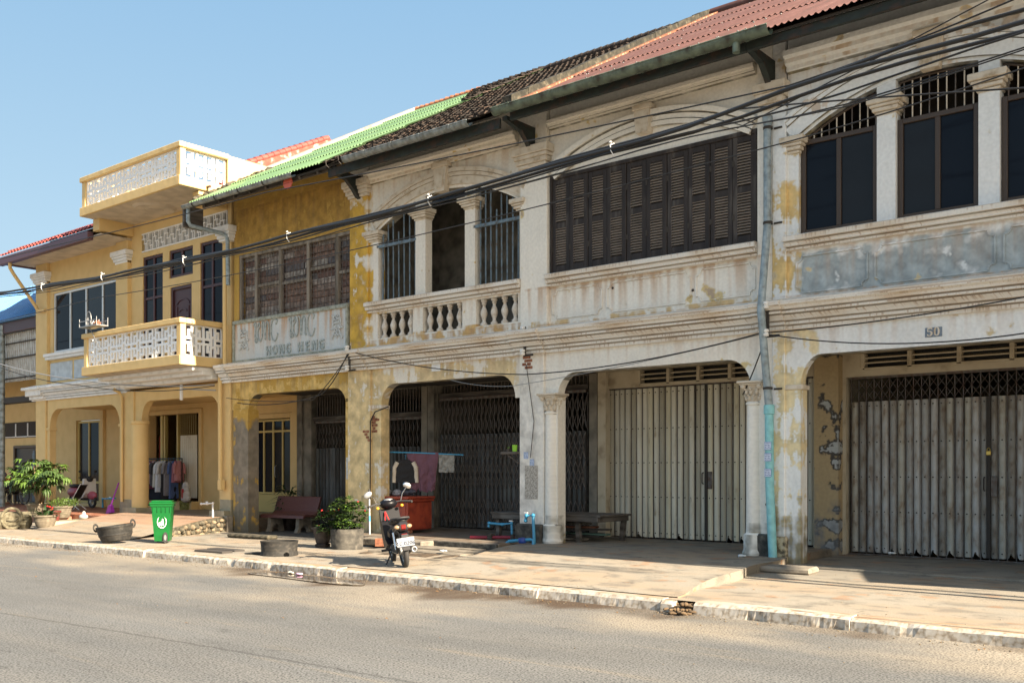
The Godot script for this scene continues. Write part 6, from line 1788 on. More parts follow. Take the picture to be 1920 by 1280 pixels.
func pvc_tap(label: String, pts: Array, r: float, valve: int, mat: Material) -> void:
	var o := thing("water_tap", label, "tap", pts[0], 0.0, "plastic water pipes on the pavement")
	put("pipe", MB.new().tube(pts, r, 8), mat, o)
	var e := MB.new()
	for i in range(1, pts.size() - 1): e.ball(pts[i], V(r, r, r) * 1.45, 8, 5)
	e.ball(pts[-1], V(r, r, r) * 1.3, 8, 5)
	put("elbow", e, mat, o)
	var v: Vector3 = pts[valve]
	put("valve_handle", MB.new().cbox(v.x - 0.06, v.x + 0.03, v.y + r * 1.2, v.y + r * 2.2, v.z - 0.018, v.z + 0.018, 0.006), M.white, o)

func sticker(label: String, at: Vector3, turn := 0.0, sd := 1) -> void:
	var im := Image.create(48, 56, false, Image.FORMAT_RGB8)
	im.fill(Color(0.78, 0.83, 0.9))
	var r := RandomNumberGenerator.new()
	r.seed = sd
	for row in 4:
		var x := 5
		while x < 40:
			var w := r.randi_range(3, 6)
			im.fill_rect(Rect2i(x, 6 + row * 12, w, 2), Color(0.12, 0.22, 0.5)); im.fill_rect(Rect2i(x, 6 + row * 12, 2, r.randi_range(5, 8)), Color(0.12, 0.22, 0.5))
			if r.randf() < 0.6: im.fill_rect(Rect2i(x + w - 2, 9 + row * 12, 2, 5), Color(0.12, 0.22, 0.5))
			x += w + 2
	im.fill_rect(Rect2i(0, 0, 48, 2), Color(0.2, 0.35, 0.62)); im.fill_rect(Rect2i(0, 54, 48, 2), Color(0.2, 0.35, 0.62)); im.fill_rect(Rect2i(0, 0, 2, 56), Color(0.2, 0.35, 0.62)); im.fill_rect(Rect2i(46, 0, 2, 56), Color(0.2, 0.35, 0.62))
	if not M.has("sticker"):
		var m := mk("sticker", Color.WHITE, 0.6)
		m.albedo_texture = ImageTexture.create_from_image(im)
		m.uv1_scale = V(1 / 0.11, 1 / 0.13, 1)
	lone("paper_sticker", MB.new().box(0, 0.11, 0.0, 0.13, 0, 0.002), M.sticker, label, "sticker", at, "blue printed paper stickers", turn)

func street_things() -> void:
	# wheeled bin
	var bn := thing("wheelie_bin", "bright green wheeled rubbish bin with white emblem standing on the ramp", "rubbish bin", V(-7.5, 0.14, 3.62), 0.85)
	bn.scale = V(0.42, 1.0, 0.52)
	var bb := MB.new()
	var q0 := [V(-0.36, 0.04, -0.3), V(0.34, 0.04, -0.3), V(0.34, 0.04, 0.3), V(-0.36, 0.04, 0.3)]
	var q1 := [V(-0.5, 0.78, -0.37), V(0.46, 0.78, -0.37), V(0.46, 0.78, 0.37), V(-0.5, 0.78, 0.37)]
	for i in 4: bb.qw(q0[i], q0[(i + 1) % 4], q1[(i + 1) % 4], q1[i], (q0[i] + q0[(i + 1) % 4]) * V(1, 0, 1))
	bb.qw(q0[0], q0[1], q0[2], q0[3], Vector3.DOWN)
	bb.cbox(-0.55, 0.5, 0.76, 0.8, -0.41, 0.41, 0.012)
	for x in [-0.42, -0.2, 0.0, 0.2, 0.4]: bb.cbox(x - 0.015, x + 0.015, 0.64, 0.76, 0.36, 0.4, 0.004)
	put("body", bb, M.bin_green, bn, false)
	put("lid", MB.new().cbox(-0.58, 0.53, 0.805, 0.85, -0.44, 0.44, 0.02).cbox(-0.5, 0.45, 0.85, 0.885, -0.36, 0.36, 0.02), M.bin_green, bn, false)
	put("handle", MB.new().tube([V(-0.55, 0.78, -0.33), V(-0.64, 0.8, -0.33), V(-0.64, 0.8, 0.33), V(-0.55, 0.78, 0.33)], 0.018, 6), M.bin_green, bn, false)
	for z in [-0.34, 0.34]:
		var wh := put("wheel", disc(MB.new(), V(-0.33 if z < 0 else 0.17, 0.115, z), V(0, 0, 1), 0.115, 0.06, 18), M.rubber, bn, false)
		put("hub", disc(MB.new(), V(-0.33 if z < 0 else 0.17, 0.115, z + 0.034 * signf(z)), V(0, 0, 1), 0.06, 0.02, 12), M.steel, wh, false)
	var em := MB.new()
	em.x = Transform3D(Basis(V(1, 0, 0), -0.095) * Basis.from_scale(V(1.7, 1, 1)), V(0.0, 0.44, 0.347))
	torus(em, Vector3.ZERO, V(0, 0, 1), 0.125, 0.011, 24, 4)
	em.ball(V(0.02, 0.05, 0), V(0.022, 0.022, 0.006), 8, 4); em.ext(P2([-0.02, 0.02, 0.05, 0.03, 0.06, -0.07, 0.03, -0.08, 0.015, -0.03, 0.0, -0.085, -0.03, -0.08]), -0.003, 0.004); em.ext(P2([-0.085, -0.01, -0.04, -0.01, -0.045, -0.08, -0.08, -0.08]), -0.003, 0.004)
	for k in 3:
		var a := TAU * k / 3
		em.ext(P2([-0.02 + 0.032 * cos(a), 0.2 + 0.03 * sin(a), 0.022 + 0.032 * cos(a), 0.2 + 0.03 * sin(a), 0.032 * cos(a), 0.232 + 0.03 * sin(a)]), 0.0, 0.004)
	put("emblem", em, M.white, bn, false)
	# rubber tub made from a tyre
	var tb := thing("rubber_tub", "black oval rubber tub made from an old tyre, lying empty on the pavement", "tub", V(-8.16, 0.17, 4.3), 0.9)
	tb.rotation.z = 0.13
	var tprof := [Vector2(0.0, 0.02), Vector2(0.4, 0.0), Vector2(0.46, 0.03), Vector2(0.52, 0.14), Vector2(0.54, 0.16), Vector2(0.54, 0.2), Vector2(0.57, 0.3), Vector2(0.6, 0.34), Vector2(0.6, 0.37), Vector2(0.57, 0.38), Vector2(0.53, 0.3), Vector2(0.5, 0.12), Vector2(0.4, 0.05), Vector2(0.0, 0.045)]
	put("body", MB.new().lathe(tprof, 30, Vector3.ZERO, 0, TAU, 1.15, 0.75), M.tyre, tb, false)
	for s in [-1.0, 1.0]: put("handle", torus(MB.new(), V(0.67 * s, 0.37, 0), V(0.2, 0.1, 1).normalized(), 0.08, 0.026, 12, 6), M.tyre, tb, false)
	tb.scale = V(0.55, 0.9, 0.55)
	# planter cut from a tyre
	lone("tyre_ring", MB.new().lathe([Vector2(0.0, 0.08), Vector2(0.46, 0.1), Vector2(0.5, 0.2), Vector2(0.49, 0.26), Vector2(0.53, 0.27), Vector2(0.51, 0.2), Vector2(0.5, 0.08), Vector2(0.53, 0.0)], 28), M.tyre, "worn grey ring cut from a tyre, filled with sand, beside the kerb", "tyre", V(-3.22, 0.13, 3.9)).scale = V(0.64, 0.95, 0.64)
	lone("rubber_flap", MB.new().cbox(-0.3, 0.3, 0, 0.02, -0.16, 0.16, 0.008), M.tyre, "flat strip of black tyre rubber lying left of the tyre ring", "rubber strip", V(-3.62, 0.135, 4.05), "", 0.3).scale = V(0.6, 1, 1)
	for k in 2: lone("drain_grate", MB.new().cbox(-0.42, 0.42, 0, 0.05, -0.12, 0.12, 0.01), M.dark_matt, ["dark slotted drain bar by the kerb, nearer one", "dark slotted drain bar by the kerb, farther one"][k], "drain cover", V(-4.6 - 0.12 * k, 0.12, 4.35 - 0.35 * k), "", 0.05)
	# terrazzo bench
	var be := thing("bench", "reddish brown terrazzo bench on arched concrete feet in front of the yellow door", "bench", V(-9.15, 0.085, -0.95), 0.12)
	var seat := [Vector2(0.30, 0.36), Vector2(0.28, 0.43), Vector2(0.2, 0.46), Vector2(0.05, 0.44), Vector2(-0.12, 0.45), Vector2(-0.2, 0.52), Vector2(-0.26, 0.7), Vector2(-0.33, 0.88), Vector2(-0.36, 0.9), Vector2(-0.38, 0.88), Vector2(-0.31, 0.68), Vector2(-0.25, 0.48), Vector2(-0.15, 0.4), Vector2(0.05, 0.39), Vector2(0.2, 0.41), Vector2(0.25, 0.36)]
	put("seat", MB.new().ext(PackedVector2Array(seat), -0.76, 0.76, "x"), M.terrazzo, be, false)
	for x in [-0.5, 0.5]:
		var lg := PackedVector2Array()
		for p in [[-0.26, 0.0], [-0.14, 0.0]]: lg.append(Vector2(p[0], p[1]))
		for i in 7: lg.append(Vector2(0.02 - 0.16 * cos(PI * i / 6.0), 0.02 + 0.17 * sin(PI * i / 6.0)))
		for p in [[0.18, 0.0], [0.3, 0.0], [0.24, 0.12], [0.22, 0.38], [-0.16, 0.39], [-0.2, 0.2]]: lg.append(Vector2(p[0], p[1]))
		put("foot", MB.new().ext(lg, x - 0.055, x + 0.055, "x"), M.concrete, be, false)
	# red chest with washing on it
	var ct := thing("red_chest", "old dark red panelled chest on bricks under the laundry line", "chest", V(-5.0, 0.275, -0.65))
	put("body", MB.new().cbox(-5.85, -4.13, 0.34, 0.96, -1.0, -0.22, 0.02).cbox(-5.9, -4.09, 0.96, 1.02, -1.04, -0.18, 0.02), M.chest_red, ct)
	put("lid", MB.new().cbox(-5.92, -4.07, 1.024, 1.08, -1.06, -0.16, 0.02), M.chest_red, ct)
	put("panel_frame", MB.new().cbox(-5.8, -4.18, 0.38, 0.44, -0.222, -0.205, 0.005).cbox(-5.8, -4.18, 0.86, 0.92, -0.222, -0.205, 0.005).cbox(-5.8, -5.74, 0.44, 0.86, -0.222, -0.205, 0.005).cbox(-4.24, -4.18, 0.44, 0.86, -0.222, -0.205, 0.005), M.chest_red, ct)
	lone("brick", MB.new().cbox(-0.11, 0.11, 0, 0.065, -0.05, 0.05, 0.008), M.brick, "single red brick propping the right corner of the red chest", "brick", V(-4.2, 0.276, -0.3))
	lone("brick", MB.new().cbox(-0.11, 0.11, 0, 0.065, -0.05, 0.05, 0.008), M.brick, "single red brick propping the left corner of the red chest", "brick", V(-5.7, 0.276, -0.3))
	for k in 4:
		var b := MB.new()
		for i in 5: b.ball(V(rng.randf_range(-0.12, 0.12), 0.04 + rng.randf_range(0, 0.06), rng.randf_range(-0.1, 0.1)), V(rng.randf_range(0.09, 0.16), rng.randf_range(0.04, 0.07), rng.randf_range(0.07, 0.13)), 8, 5)
		lone("crumpled_cloth", b, noisy("heap%d" % k, 540 + k, 0.2, [[0.3, [Color(0.3, 0.03, 0.06), Color(0.6, 0.6, 0.62), Color(0.14, 0.15, 0.2), Color(0.4, 0.4, 0.45)][k]], [0.7, [Color(0.4, 0.08, 0.1), Color(0.7, 0.7, 0.7), Color(0.45, 0.45, 0.5), Color(0.08, 0.08, 0.1)][k]]], 0.95, 0, 0, 0.03, 3, 1, 1, 64), "crumpled %s lying on the lid of the red chest" % ["crimson cloth", "white cloth", "grey printed cloth", "dark patterned cloth"][k], "cloth", V([-5.7, -5.35, -4.85, -4.55][k], 1.082, -0.55 - 0.1 * (k % 2)))
	# laundry
	lone("laundry_pole", MB.new().tube([V(-5.1, 2.07, -0.3), V(-4.4, 2.05, -0.75), V(-3.5, 2.0, -1.35)], 0.018, 6), M.pvc, "pale blue pole for drying laundry across the gallery arch", "laundry pole")
	garment("shirt", "black and white patterned blouse on a hanger above the red chest", V(-4.58, 1.88, -0.6), 0.75, 0.42, 0.5, [Color(0.012, 0.012, 0.015), Color(0.03, 0.03, 0.034)], 0.34, 1, "laundry on the blue pole")
	var pc := hung(0.72, 0.86, 2.5, 0.03, 0.25, 5, 0.16)
	lone("purple_cloth", pc, noisy("purple", 551, 0.8, [[0.2, Color(0.12, 0.055, 0.08)], [0.9, Color(0.19, 0.09, 0.125)]], 0.95), "faded purple sheet hanging over the blue laundry pole", "cloth", V(-4.27, 2.06, -0.84), "laundry on the blue pole", 0.58)
	lone("grey_towel", hung(0.36, 0.42, 1.0, 0.01, 0.05, 6), noisy("towel", 552, 0.5, [[0.2, Color(0.24, 0.23, 0.21)], [0.9, Color(0.38, 0.37, 0.34)]], 0.95), "small grey towel hanging right of the purple sheet", "towel", V(-3.82, 2.03, -1.14), "laundry on the blue pole", 0.58)
	var po := thing("striped_pole", "thin white pole with black top and blue band leaning on the pillar behind the bush", "pole", V(-4.66, 0.15, 0.45))
	mk("pole_white", Color(0.4, 0.41, 0.42), 0.6)
	put("shaft", MB.new().tube([V(0.06, 0, 0), V(0.012, 0.88, -0.032)], 0.017, 8), M.pole_white, po, false)
	put("grip", MB.new().tube([V(0.012, 0.88, -0.032), V(0, 1.1, -0.04)], 0.019, 8), M.black, po, false)
	put("band", MB.new().tube([V(0.04, 0.4, -0.014), V(0.032, 0.52, -0.019)], 0.019, 8), M.deep_blue if M.has("deep_blue") else M.pvc, po, false)
	# shelf with a cup on the white pillar
	var sh := thing("wall_shelf", "small grey plank shelf fixed to the left side of the white pillar", "shelf", V(-0.95, 1.95, 0.0))
	put("board", MB.new().cbox(-1.2, -0.8, 1.97, 2.02, -0.14, 0.1, 0.008), M.old_wood, sh)
	put("bracket", MB.new().bar(V(-0.82, 1.8, 0), V(-1.1, 1.97, 0), 0.03, 0.03), M.old_wood, sh)
	lone("green_cup", MB.new().lathe([Vector2(0, 0), Vector2(0.045, 0), Vector2(0.055, 0.13), Vector2(0.045, 0.13), Vector2(0.04, 0.02), Vector2(0, 0.02)], 14), mk("lime", Color(0.22, 0.5, 0.03), 0.4), "lime green plastic cup standing on the pillar shelf", "cup", V(-0.9, 2.022, 0.02))
	var sp := thing("seedling", "tiny green seedling in a dark pot beside the lime cup", "plant", V(-1.06, 2.022, 0.02))
	put("pot", MB.new().lathe([Vector2(0, 0), Vector2(0.03, 0), Vector2(0.04, 0.05), Vector2(0, 0.05)], 10), M.dark_pot, sp, false)
	var sl := MB.new()
	for i in 7: sl.leaf(V(0, 0.05, 0), V(cos(i * 2.1), 0.9, sin(i * 2.1)).normalized(), V(0, 1, 0.1), 0.1, 0.035)
	put("leaves", sl, mk("leaf_fresh", Color(0.13, 0.24, 0.03), 0.6), sp, false)
	sticker("blue printed sticker on the white pillar, upper left one", V(-0.69, 1.88, 0.0), 0.0, 3)
	sticker("blue printed sticker on the white pillar, lower right one", V(-0.54, 1.74, 0.0), -0.04, 3)
	for k in 3: sticker("blue printed sticker on the pale blue pipe, %s" % ["topmost", "middle one", "lowest"][k], V(4.42, [1.98, 1.8, 1.55][k], 0.19), 0.25, 3)
	# taps
	pvc_tap("pale blue tap pipe bent twice in front of the black folding gate", [V(-1.14, 0.16, -0.2), V(-1.16, 0.6, -0.2), V(-1.4, 0.57, -0.2), V(-1.75, 0.585, -0.2), V(-1.76, 0.52, -0.2)], 0.026, 1, M.pvc)
	pvc_tap("bright blue tap pipe standing against the dark block at the white pillar", [V(-0.19, 0.24, 0.3), V(-0.22, 0.8, 0.3), V(-0.38, 0.79, 0.3), V(-0.4, 0.7, 0.3)], 0.03, 2, M.pvc)
	pvc_tap("white and blue tap pipe beside the tiled foot of the yellow house", [V(-10.6, 0.43, 0.35), V(-10.6, 0.815, 0.35), V(-10.85, 0.8, 0.35), V(-11.12, 0.79, 0.35)], 0.026, 2, M.white)
	pvc_tap("low blue tap pipe beside the purple broom", [V(-16.6, 0.82, -0.3), V(-16.9, 0.81, -0.3), V(-17.34, 0.79, -0.3), V(-17.34, 0.55, -0.3)], 0.026, 1, M.pvc)
	var wmt := thing("water_meter", "dark blue water meter with bent pale blue pipes at the pillar foot", "water meter", V(-0.35, 0.26, 0.42))
	put("meter_body", MB.new().lathe([Vector2(0, 0.24), Vector2(0.075, 0.24), Vector2(0.085, 0.28), Vector2(0.08, 0.33), Vector2(0, 0.345)], 14, V(-0.38, 0.04, 0.42)), mk("deep_blue", Color(0.02, 0.06, 0.3), 0.4), wmt)
	put("meter_pipe", MB.new().tube([V(-0.8, 0.2, 0.5), V(-0.68, 0.3, 0.46), V(-0.4, 0.33, 0.42), V(-0.2, 0.35, 0.4), V(-0.14, 0.34, 0.4), V(-0.13, 0.2, 0.4)], 0.032, 8), M.pvc, wmt)
	# folded red parasol lying on the gallery floor
	var rpz := thing("red_parasol_pole", "dark red folded pole lying along the edge of the gallery floor", "pole", V(-1.3, 0.28, 0.1))
	put("pole", MB.new().tube([V(-1.9, 0.31, 0.2), V(-0.85, 0.34, -0.05)], 0.035, 8), mk("wine", Color(0.2, 0.015, 0.03), 0.5), rpz)
	put("collar", MB.new().cbox(-1.5, -1.4, 0.277, 0.4, 0.02, 0.16, 0.01).cbox(-1.0, -0.92, 0.277, 0.4, -0.1, 0.04, 0.01), M.dark_matt, rpz)
	# timber table with planks stored below
	var tt := thing("timber_table", "weathered grey plank table standing against the black folding gate", "table", V(-0.4, 0.262, -1.1))
	for i in 6: put("plank", MB.new().cbox(-2.0, 0.76, 0.76, 0.8, -1.62 + 0.185 * i, -1.44 + 0.185 * i, 0.006), M.old_wood, tt)
	put("apron", MB.new().cbox(-1.95, 0.7, 0.66, 0.76, -0.56, -0.52, 0.006).cbox(0.66, 0.7, 0.66, 0.758, -1.6, -0.562, 0.006), M.old_wood, tt)
	for p in [[0.2, -0.62, 0.03], [0.6, -1.5, -0.03], [-1.85, -0.62, 0.0], [-1.85, -1.5, 0.0]]: put("leg", MB.new().bar(V(p[0], 0.25, p[1]), V(p[0] - p[2] * 2.0, 0.76, p[1]), 0.09, 0.08), M.old_wood, tt)
	put("brace", MB.new().bar(V(-0.6, 0.64, -0.66), V(0.62, 0.68, -1.3), 0.05, 0.04), M.old_wood, tt)
	for k in 7:
		var a := V(-1.2 + rng.randf_range(-0.2, 0.5), 0.3 + 0.055 * k, -0.95 + rng.randf_range(-0.2, 0.2))
		lone("wooden_plank", MB.new().bar(a, a + V(1.25 + rng.randf_range(0, 0.3), rng.randf_range(-0.02, 0.05), rng.randf_range(-0.25, 0.1)), 0.2, 0.035), [M.grey_wood, M.old_wood, mk("green_wood", Color(0.12, 0.2, 0.16), 0.8), M.old_wood, M.brick, M.grey_wood, M.old_wood][k], "loose %s stacked under the timber table, %s" % [["grey plank", "dark plank", "green painted plank", "brown plank", "reddish plank", "pale plank", "short dark plank"][k], ["lowest", "second from below", "third from below", "fourth from below", "third from the top", "second from the top", "topmost"][k]], "plank", Vector3.ZERO, "planks stored under the table")
	# broken drain slabs, loose stones
	for s in [[-1.7, 0.10, 1.25, 1.9, 0.42, 0.02, "long grey slab along the gallery step, nearest the step"], [-1.3, 0.07, 1.75, 1.5, 0.36, -0.05, "long cracked grey slab lying in the open drain"], [-0.75, 0.1, 1.42, 0.9, 0.4, 0.12, "short tilted grey slab at the right end of the drain"], [-2.2, 0.09, 2.1, 0.8, 0.4, 0.2, "small broken slab at the left end of the drain"]]:
		lone("drain_slab", MB.new().cbox(-s[3] / 2, s[3] / 2, 0, 0.08, -s[4] / 2, s[4] / 2, 0.015), M.concrete, s[6], "drain slab", V(s[0], s[1], s[2]), "broken slabs over the drain", s[5])
	struct("open_drain", sheet(-2.6, -0.2, 2.0, 2.62, 8, 3, func(x, z): return V(x + 0.3 * (z - 2.3), pave_y(x, z) + 0.005 + 0.012 * sin(x * 9.0), z + 0.06 * sin(x * 7.0))), M.soil)
	lone("stone_step", MB.new().cbox(-0.75, 0.75, 0, 0.09, -0.16, 0.16, 0.04), M.moss_stone, "rough long kerb stone lying in front of the bench", "stone", V(-7.9, 0.08, 1.1), "", 0.05)
	lone("stone_step", MB.new().cbox(-0.4, 0.4, 0, 0.1, -0.22, 0.22, 0.03), M.concrete, "broken concrete block in front of the numbered house pillar", "stone", V(5.2, 0.13, 1.05), "", 0.1)
	lone("hollow_brick", MB.new().cbox(-0.2, 0.2, 0, 0.16, -0.09, 0.09, 0.008), M.brick, "hollow clay brick lying by the dark planter right of the bush", "brick", V(-3.2, 0.13, 1.3), "", 0.5)
	lone("floor_edge", MB.new().cbox(-0.9, 0.9, 0, 0.14, -0.25, 0.25, 0.02), M.concrete, "low grey concrete step between planter and motorbike", "step", V(-3.2, 0.12, 0.95), "", 0.0)
	# small altar tray on a rod over the lower balcony
	var al := thing("spirit_tray", "small metal offering tray with a spoked wheel on the lower balcony rail", "altar tray", V(-14.75, 5.5, 1.2))
	var ap := MB.new().cbox(-15.55, -13.95, 5.6, 5.63, 1.05, 1.55, 0.006)
	put("tray", ap, M.steel, al)
	var rl := MB.new()
	for z in [1.07, 1.53]:
		rl.tube([V(-15.53, 5.76, z), V(-13.97, 5.76, z)], 0.012, 5)
		for x in [-15.53, -14.75, -13.97]: rl.tube([V(x, 5.62, z), V(x, 5.84, z)], 0.014, 5)
		for i in 4: rl.tube([V(-14.7 + 0.18 * i, 5.63, z), V(-14.52 + 0.18 * i, 5.76, z)], 0.008, 4)
	put("railing", rl, M.steel, al)
	var wl := torus(MB.new(), V(-15.2, 5.82, 1.3), V(0, 0, 1), 0.24, 0.014, 20, 5)
	for i in 10: wl.tube([V(-15.2, 5.82, 1.3), V(-15.2 + 0.24 * cos(TAU * i / 10), 5.82 + 0.24 * sin(TAU * i / 10), 1.3)], 0.007, 4)
	put("spoked_wheel", wl, M.steel, al)
	put("rod", MB.new().tube([V(-15.0, 5.6, 1.35), V(-14.05, 4.9, 1.3)], 0.014, 5), M.steel, al)
	al.scale = V(0.6, 1, 0.7)
	al.position.x = -14.9
	for k in 3: lone("offering_cup", MB.new().lathe([Vector2(0, 0), Vector2(0.05, 0), Vector2(0.08, 0.08), Vector2(0.03, 0.1), Vector2(0, 0.16)], 10), [M.white, M.tile_orange, M.brick][k], ["white cup on the offering tray nearest the wheel", "orange cup on the offering tray in the middle", "red cup on the offering tray at the right end"][k], "cup", V(-14.9 + 0.13 * k, 5.63, 1.27), "offerings on the tray")
	# clothes rack in the yellow shop
	var rk := thing("clothes_rack", "black metal clothes rack full of garments in the yellow shop door", "clothes rack", V(-16.7, 0.76, -1.95))
	put("frame", MB.new().tube([V(-18.0, 0.7, -2.0), V(-18.0, 2.02, -2.0), V(-15.75, 2.02, -2.0), V(-15.75, 0.7, -2.0)], 0.02, 6), M.dark, rk)
	put("low_wall", MB.new().box(-18.04, -15.25, 0.4, 0.7, -2.5, -2.0), M.yellow, find_child("yellow_house", false, false))
	var gs := [["brown dress", 0.16, 0.11, 0.08, 0.95], ["red and white striped shirt", 0.3, 0.03, 0.04, 0.9], ["grey blue shirt", 0.1, 0.13, 0.18, 0.85], ["dark red blouse", 0.16, 0.02, 0.05, 0.85], ["pale pink blouse", 0.42, 0.28, 0.26, 0.7], ["black printed shirt", 0.05, 0.045, 0.05, 0.75], ["cream T-shirt", 0.42, 0.4, 0.34, 0.8], ["white long shirt", 0.5, 0.52, 0.54, 0.95], ["white ribbed shirt", 0.46, 0.46, 0.44, 0.8], ["black coat", 0.012, 0.013, 0.02, 1.15], ["grey tunic", 0.18, 0.18, 0.2, 1.05], ["blue flowered dress", 0.05, 0.1, 0.26, 1.15], ["dark pink flowered blouse", 0.3, 0.1, 0.13, 0.65], ["rose checked blouse", 0.34, 0.14, 0.15, 0.6]]
	for i in gs.size():
		var g: Array = gs[i]
		var c := Color(g[1], g[2], g[3])
		garment("garment", "%s hanging on the clothes rack, number %s from the left" % [g[0], ["one", "two", "three", "four", "five", "six", "seven", "eight", "nine", "ten", "eleven", "twelve", "thirteen", "fourteen"][i]], V(-17.85 + 0.152 * i, 1.93, -1.98), 1.42, 0.42 if i < 11 else 0.26, g[4], [c, (c * 1.5).lerp(Color(0.5, 0.5, 0.5), 0.08)] if i != 1 else [c, Color(0.5, 0.48, 0.46)], 0.22 if i % 3 else 0.0, 20 + i, "clothes on the rack", 1 if i == 1 else 0)
	lone("dark_skirt", MB.new().cbox(-17.9, -16.1, 0.72, 1.15, -2.06, -1.96, 0.03), mk("navy", Color(0.01, 0.012, 0.022), 0.95), "long dark skirts bundled along the bottom of the clothes rack", "garment")
	var sk := MB.new()
	for i in 4: sk.ball(V(0.03 * sin(i * 2.0), 0.12 + 0.13 * i, 0), V(0.24 - 0.02 * i, 0.14, 0.17 - 0.02 * i), 12, 8)
	sk.cbox(-0.14, 0.14, 0.5, 0.62, -0.03, 0.03, 0.02)
	var sko := lone("rice_sack", sk, noisy("sack", 555, 0.3, [[0.2, Color(0.4, 0.39, 0.38)], [0.8, Color(0.56, 0.56, 0.56)]], 0.8), "white woven sack with red print standing on the shop sill", "sack", V(-15.3, 0.7, -1.85))
	sko.scale = V(0.75, 0.95, 0.8)
	put("red_print", MB.new().box(-0.03, 0.04, 0.12, 0.42, 0.16, 0.176).box(0.05, 0.1, 0.3, 0.42, 0.155, 0.172), M.banner_red, sko, false)
	lone("green_curtain", hung(0.5, 0.32, 3.0, 0.02, 0.0, 8), noisy("olive", 556, 0.5, [[0.2, Color(0.18, 0.18, 0.04)], [0.9, Color(0.3, 0.29, 0.08)]], 0.95), "olive green cloth hanging below the white sack", "cloth", V(-15.6, 0.72, -1.97))
	# broom
	var br := thing("broom", "bright purple plastic broom leaning at the pillar of the yellow house", "broom", V(-15.95, 0.45, 0.15))
	put("stick", MB.new().tube([V(-15.95, 0.62, 0.2), V(-15.68, 1.3, 0.1)], 0.02, 6), mk("purple_plastic", Color(0.3, 0.035, 0.4), 0.4), br)
	put("brush_head", MB.new().ext(P2([-16.16, 0.38, -15.82, 0.44, -15.9, 0.66, -16.0, 0.64]), 0.15, 0.25), M.purple_plastic, br)
	for s in [["white paper scrap under the rusty gate", 5.7, 0.24, -2.0, M.white], ["crumpled grey plastic bag under the rusty gate", 6.0, 0.24, -1.95, M.dark_matt], ["clear plastic bag against the dark pillar block", 4.15, 0.27, 0.45, M.panel_blue], ["pale plastic bag lying in the gutter, left one", -1.3, 0.02, 5.12, M.capital], ["pink paper lying in the gutter", -1.0, 0.02, 5.2, mk("pink", Color(0.6, 0.35, 0.5), 0.8)], ["white bag stuck on the drain slabs", -1.0, 0.18, 1.95, M.panel_blue]]:
		var b := MB.new()
		for i in 4: b.ball(V(rng.randf_range(-0.08, 0.08), 0.03, rng.randf_range(-0.05, 0.05)), V(rng.randf_range(0.05, 0.1), rng.randf_range(0.02, 0.06), rng.randf_range(0.04, 0.08)), 6, 4)
		lone("litter_scrap", b, s[4], s[0], "litter", V(s[1], s[2], s[3])).scale = V(0.6, 0.5, 0.6)

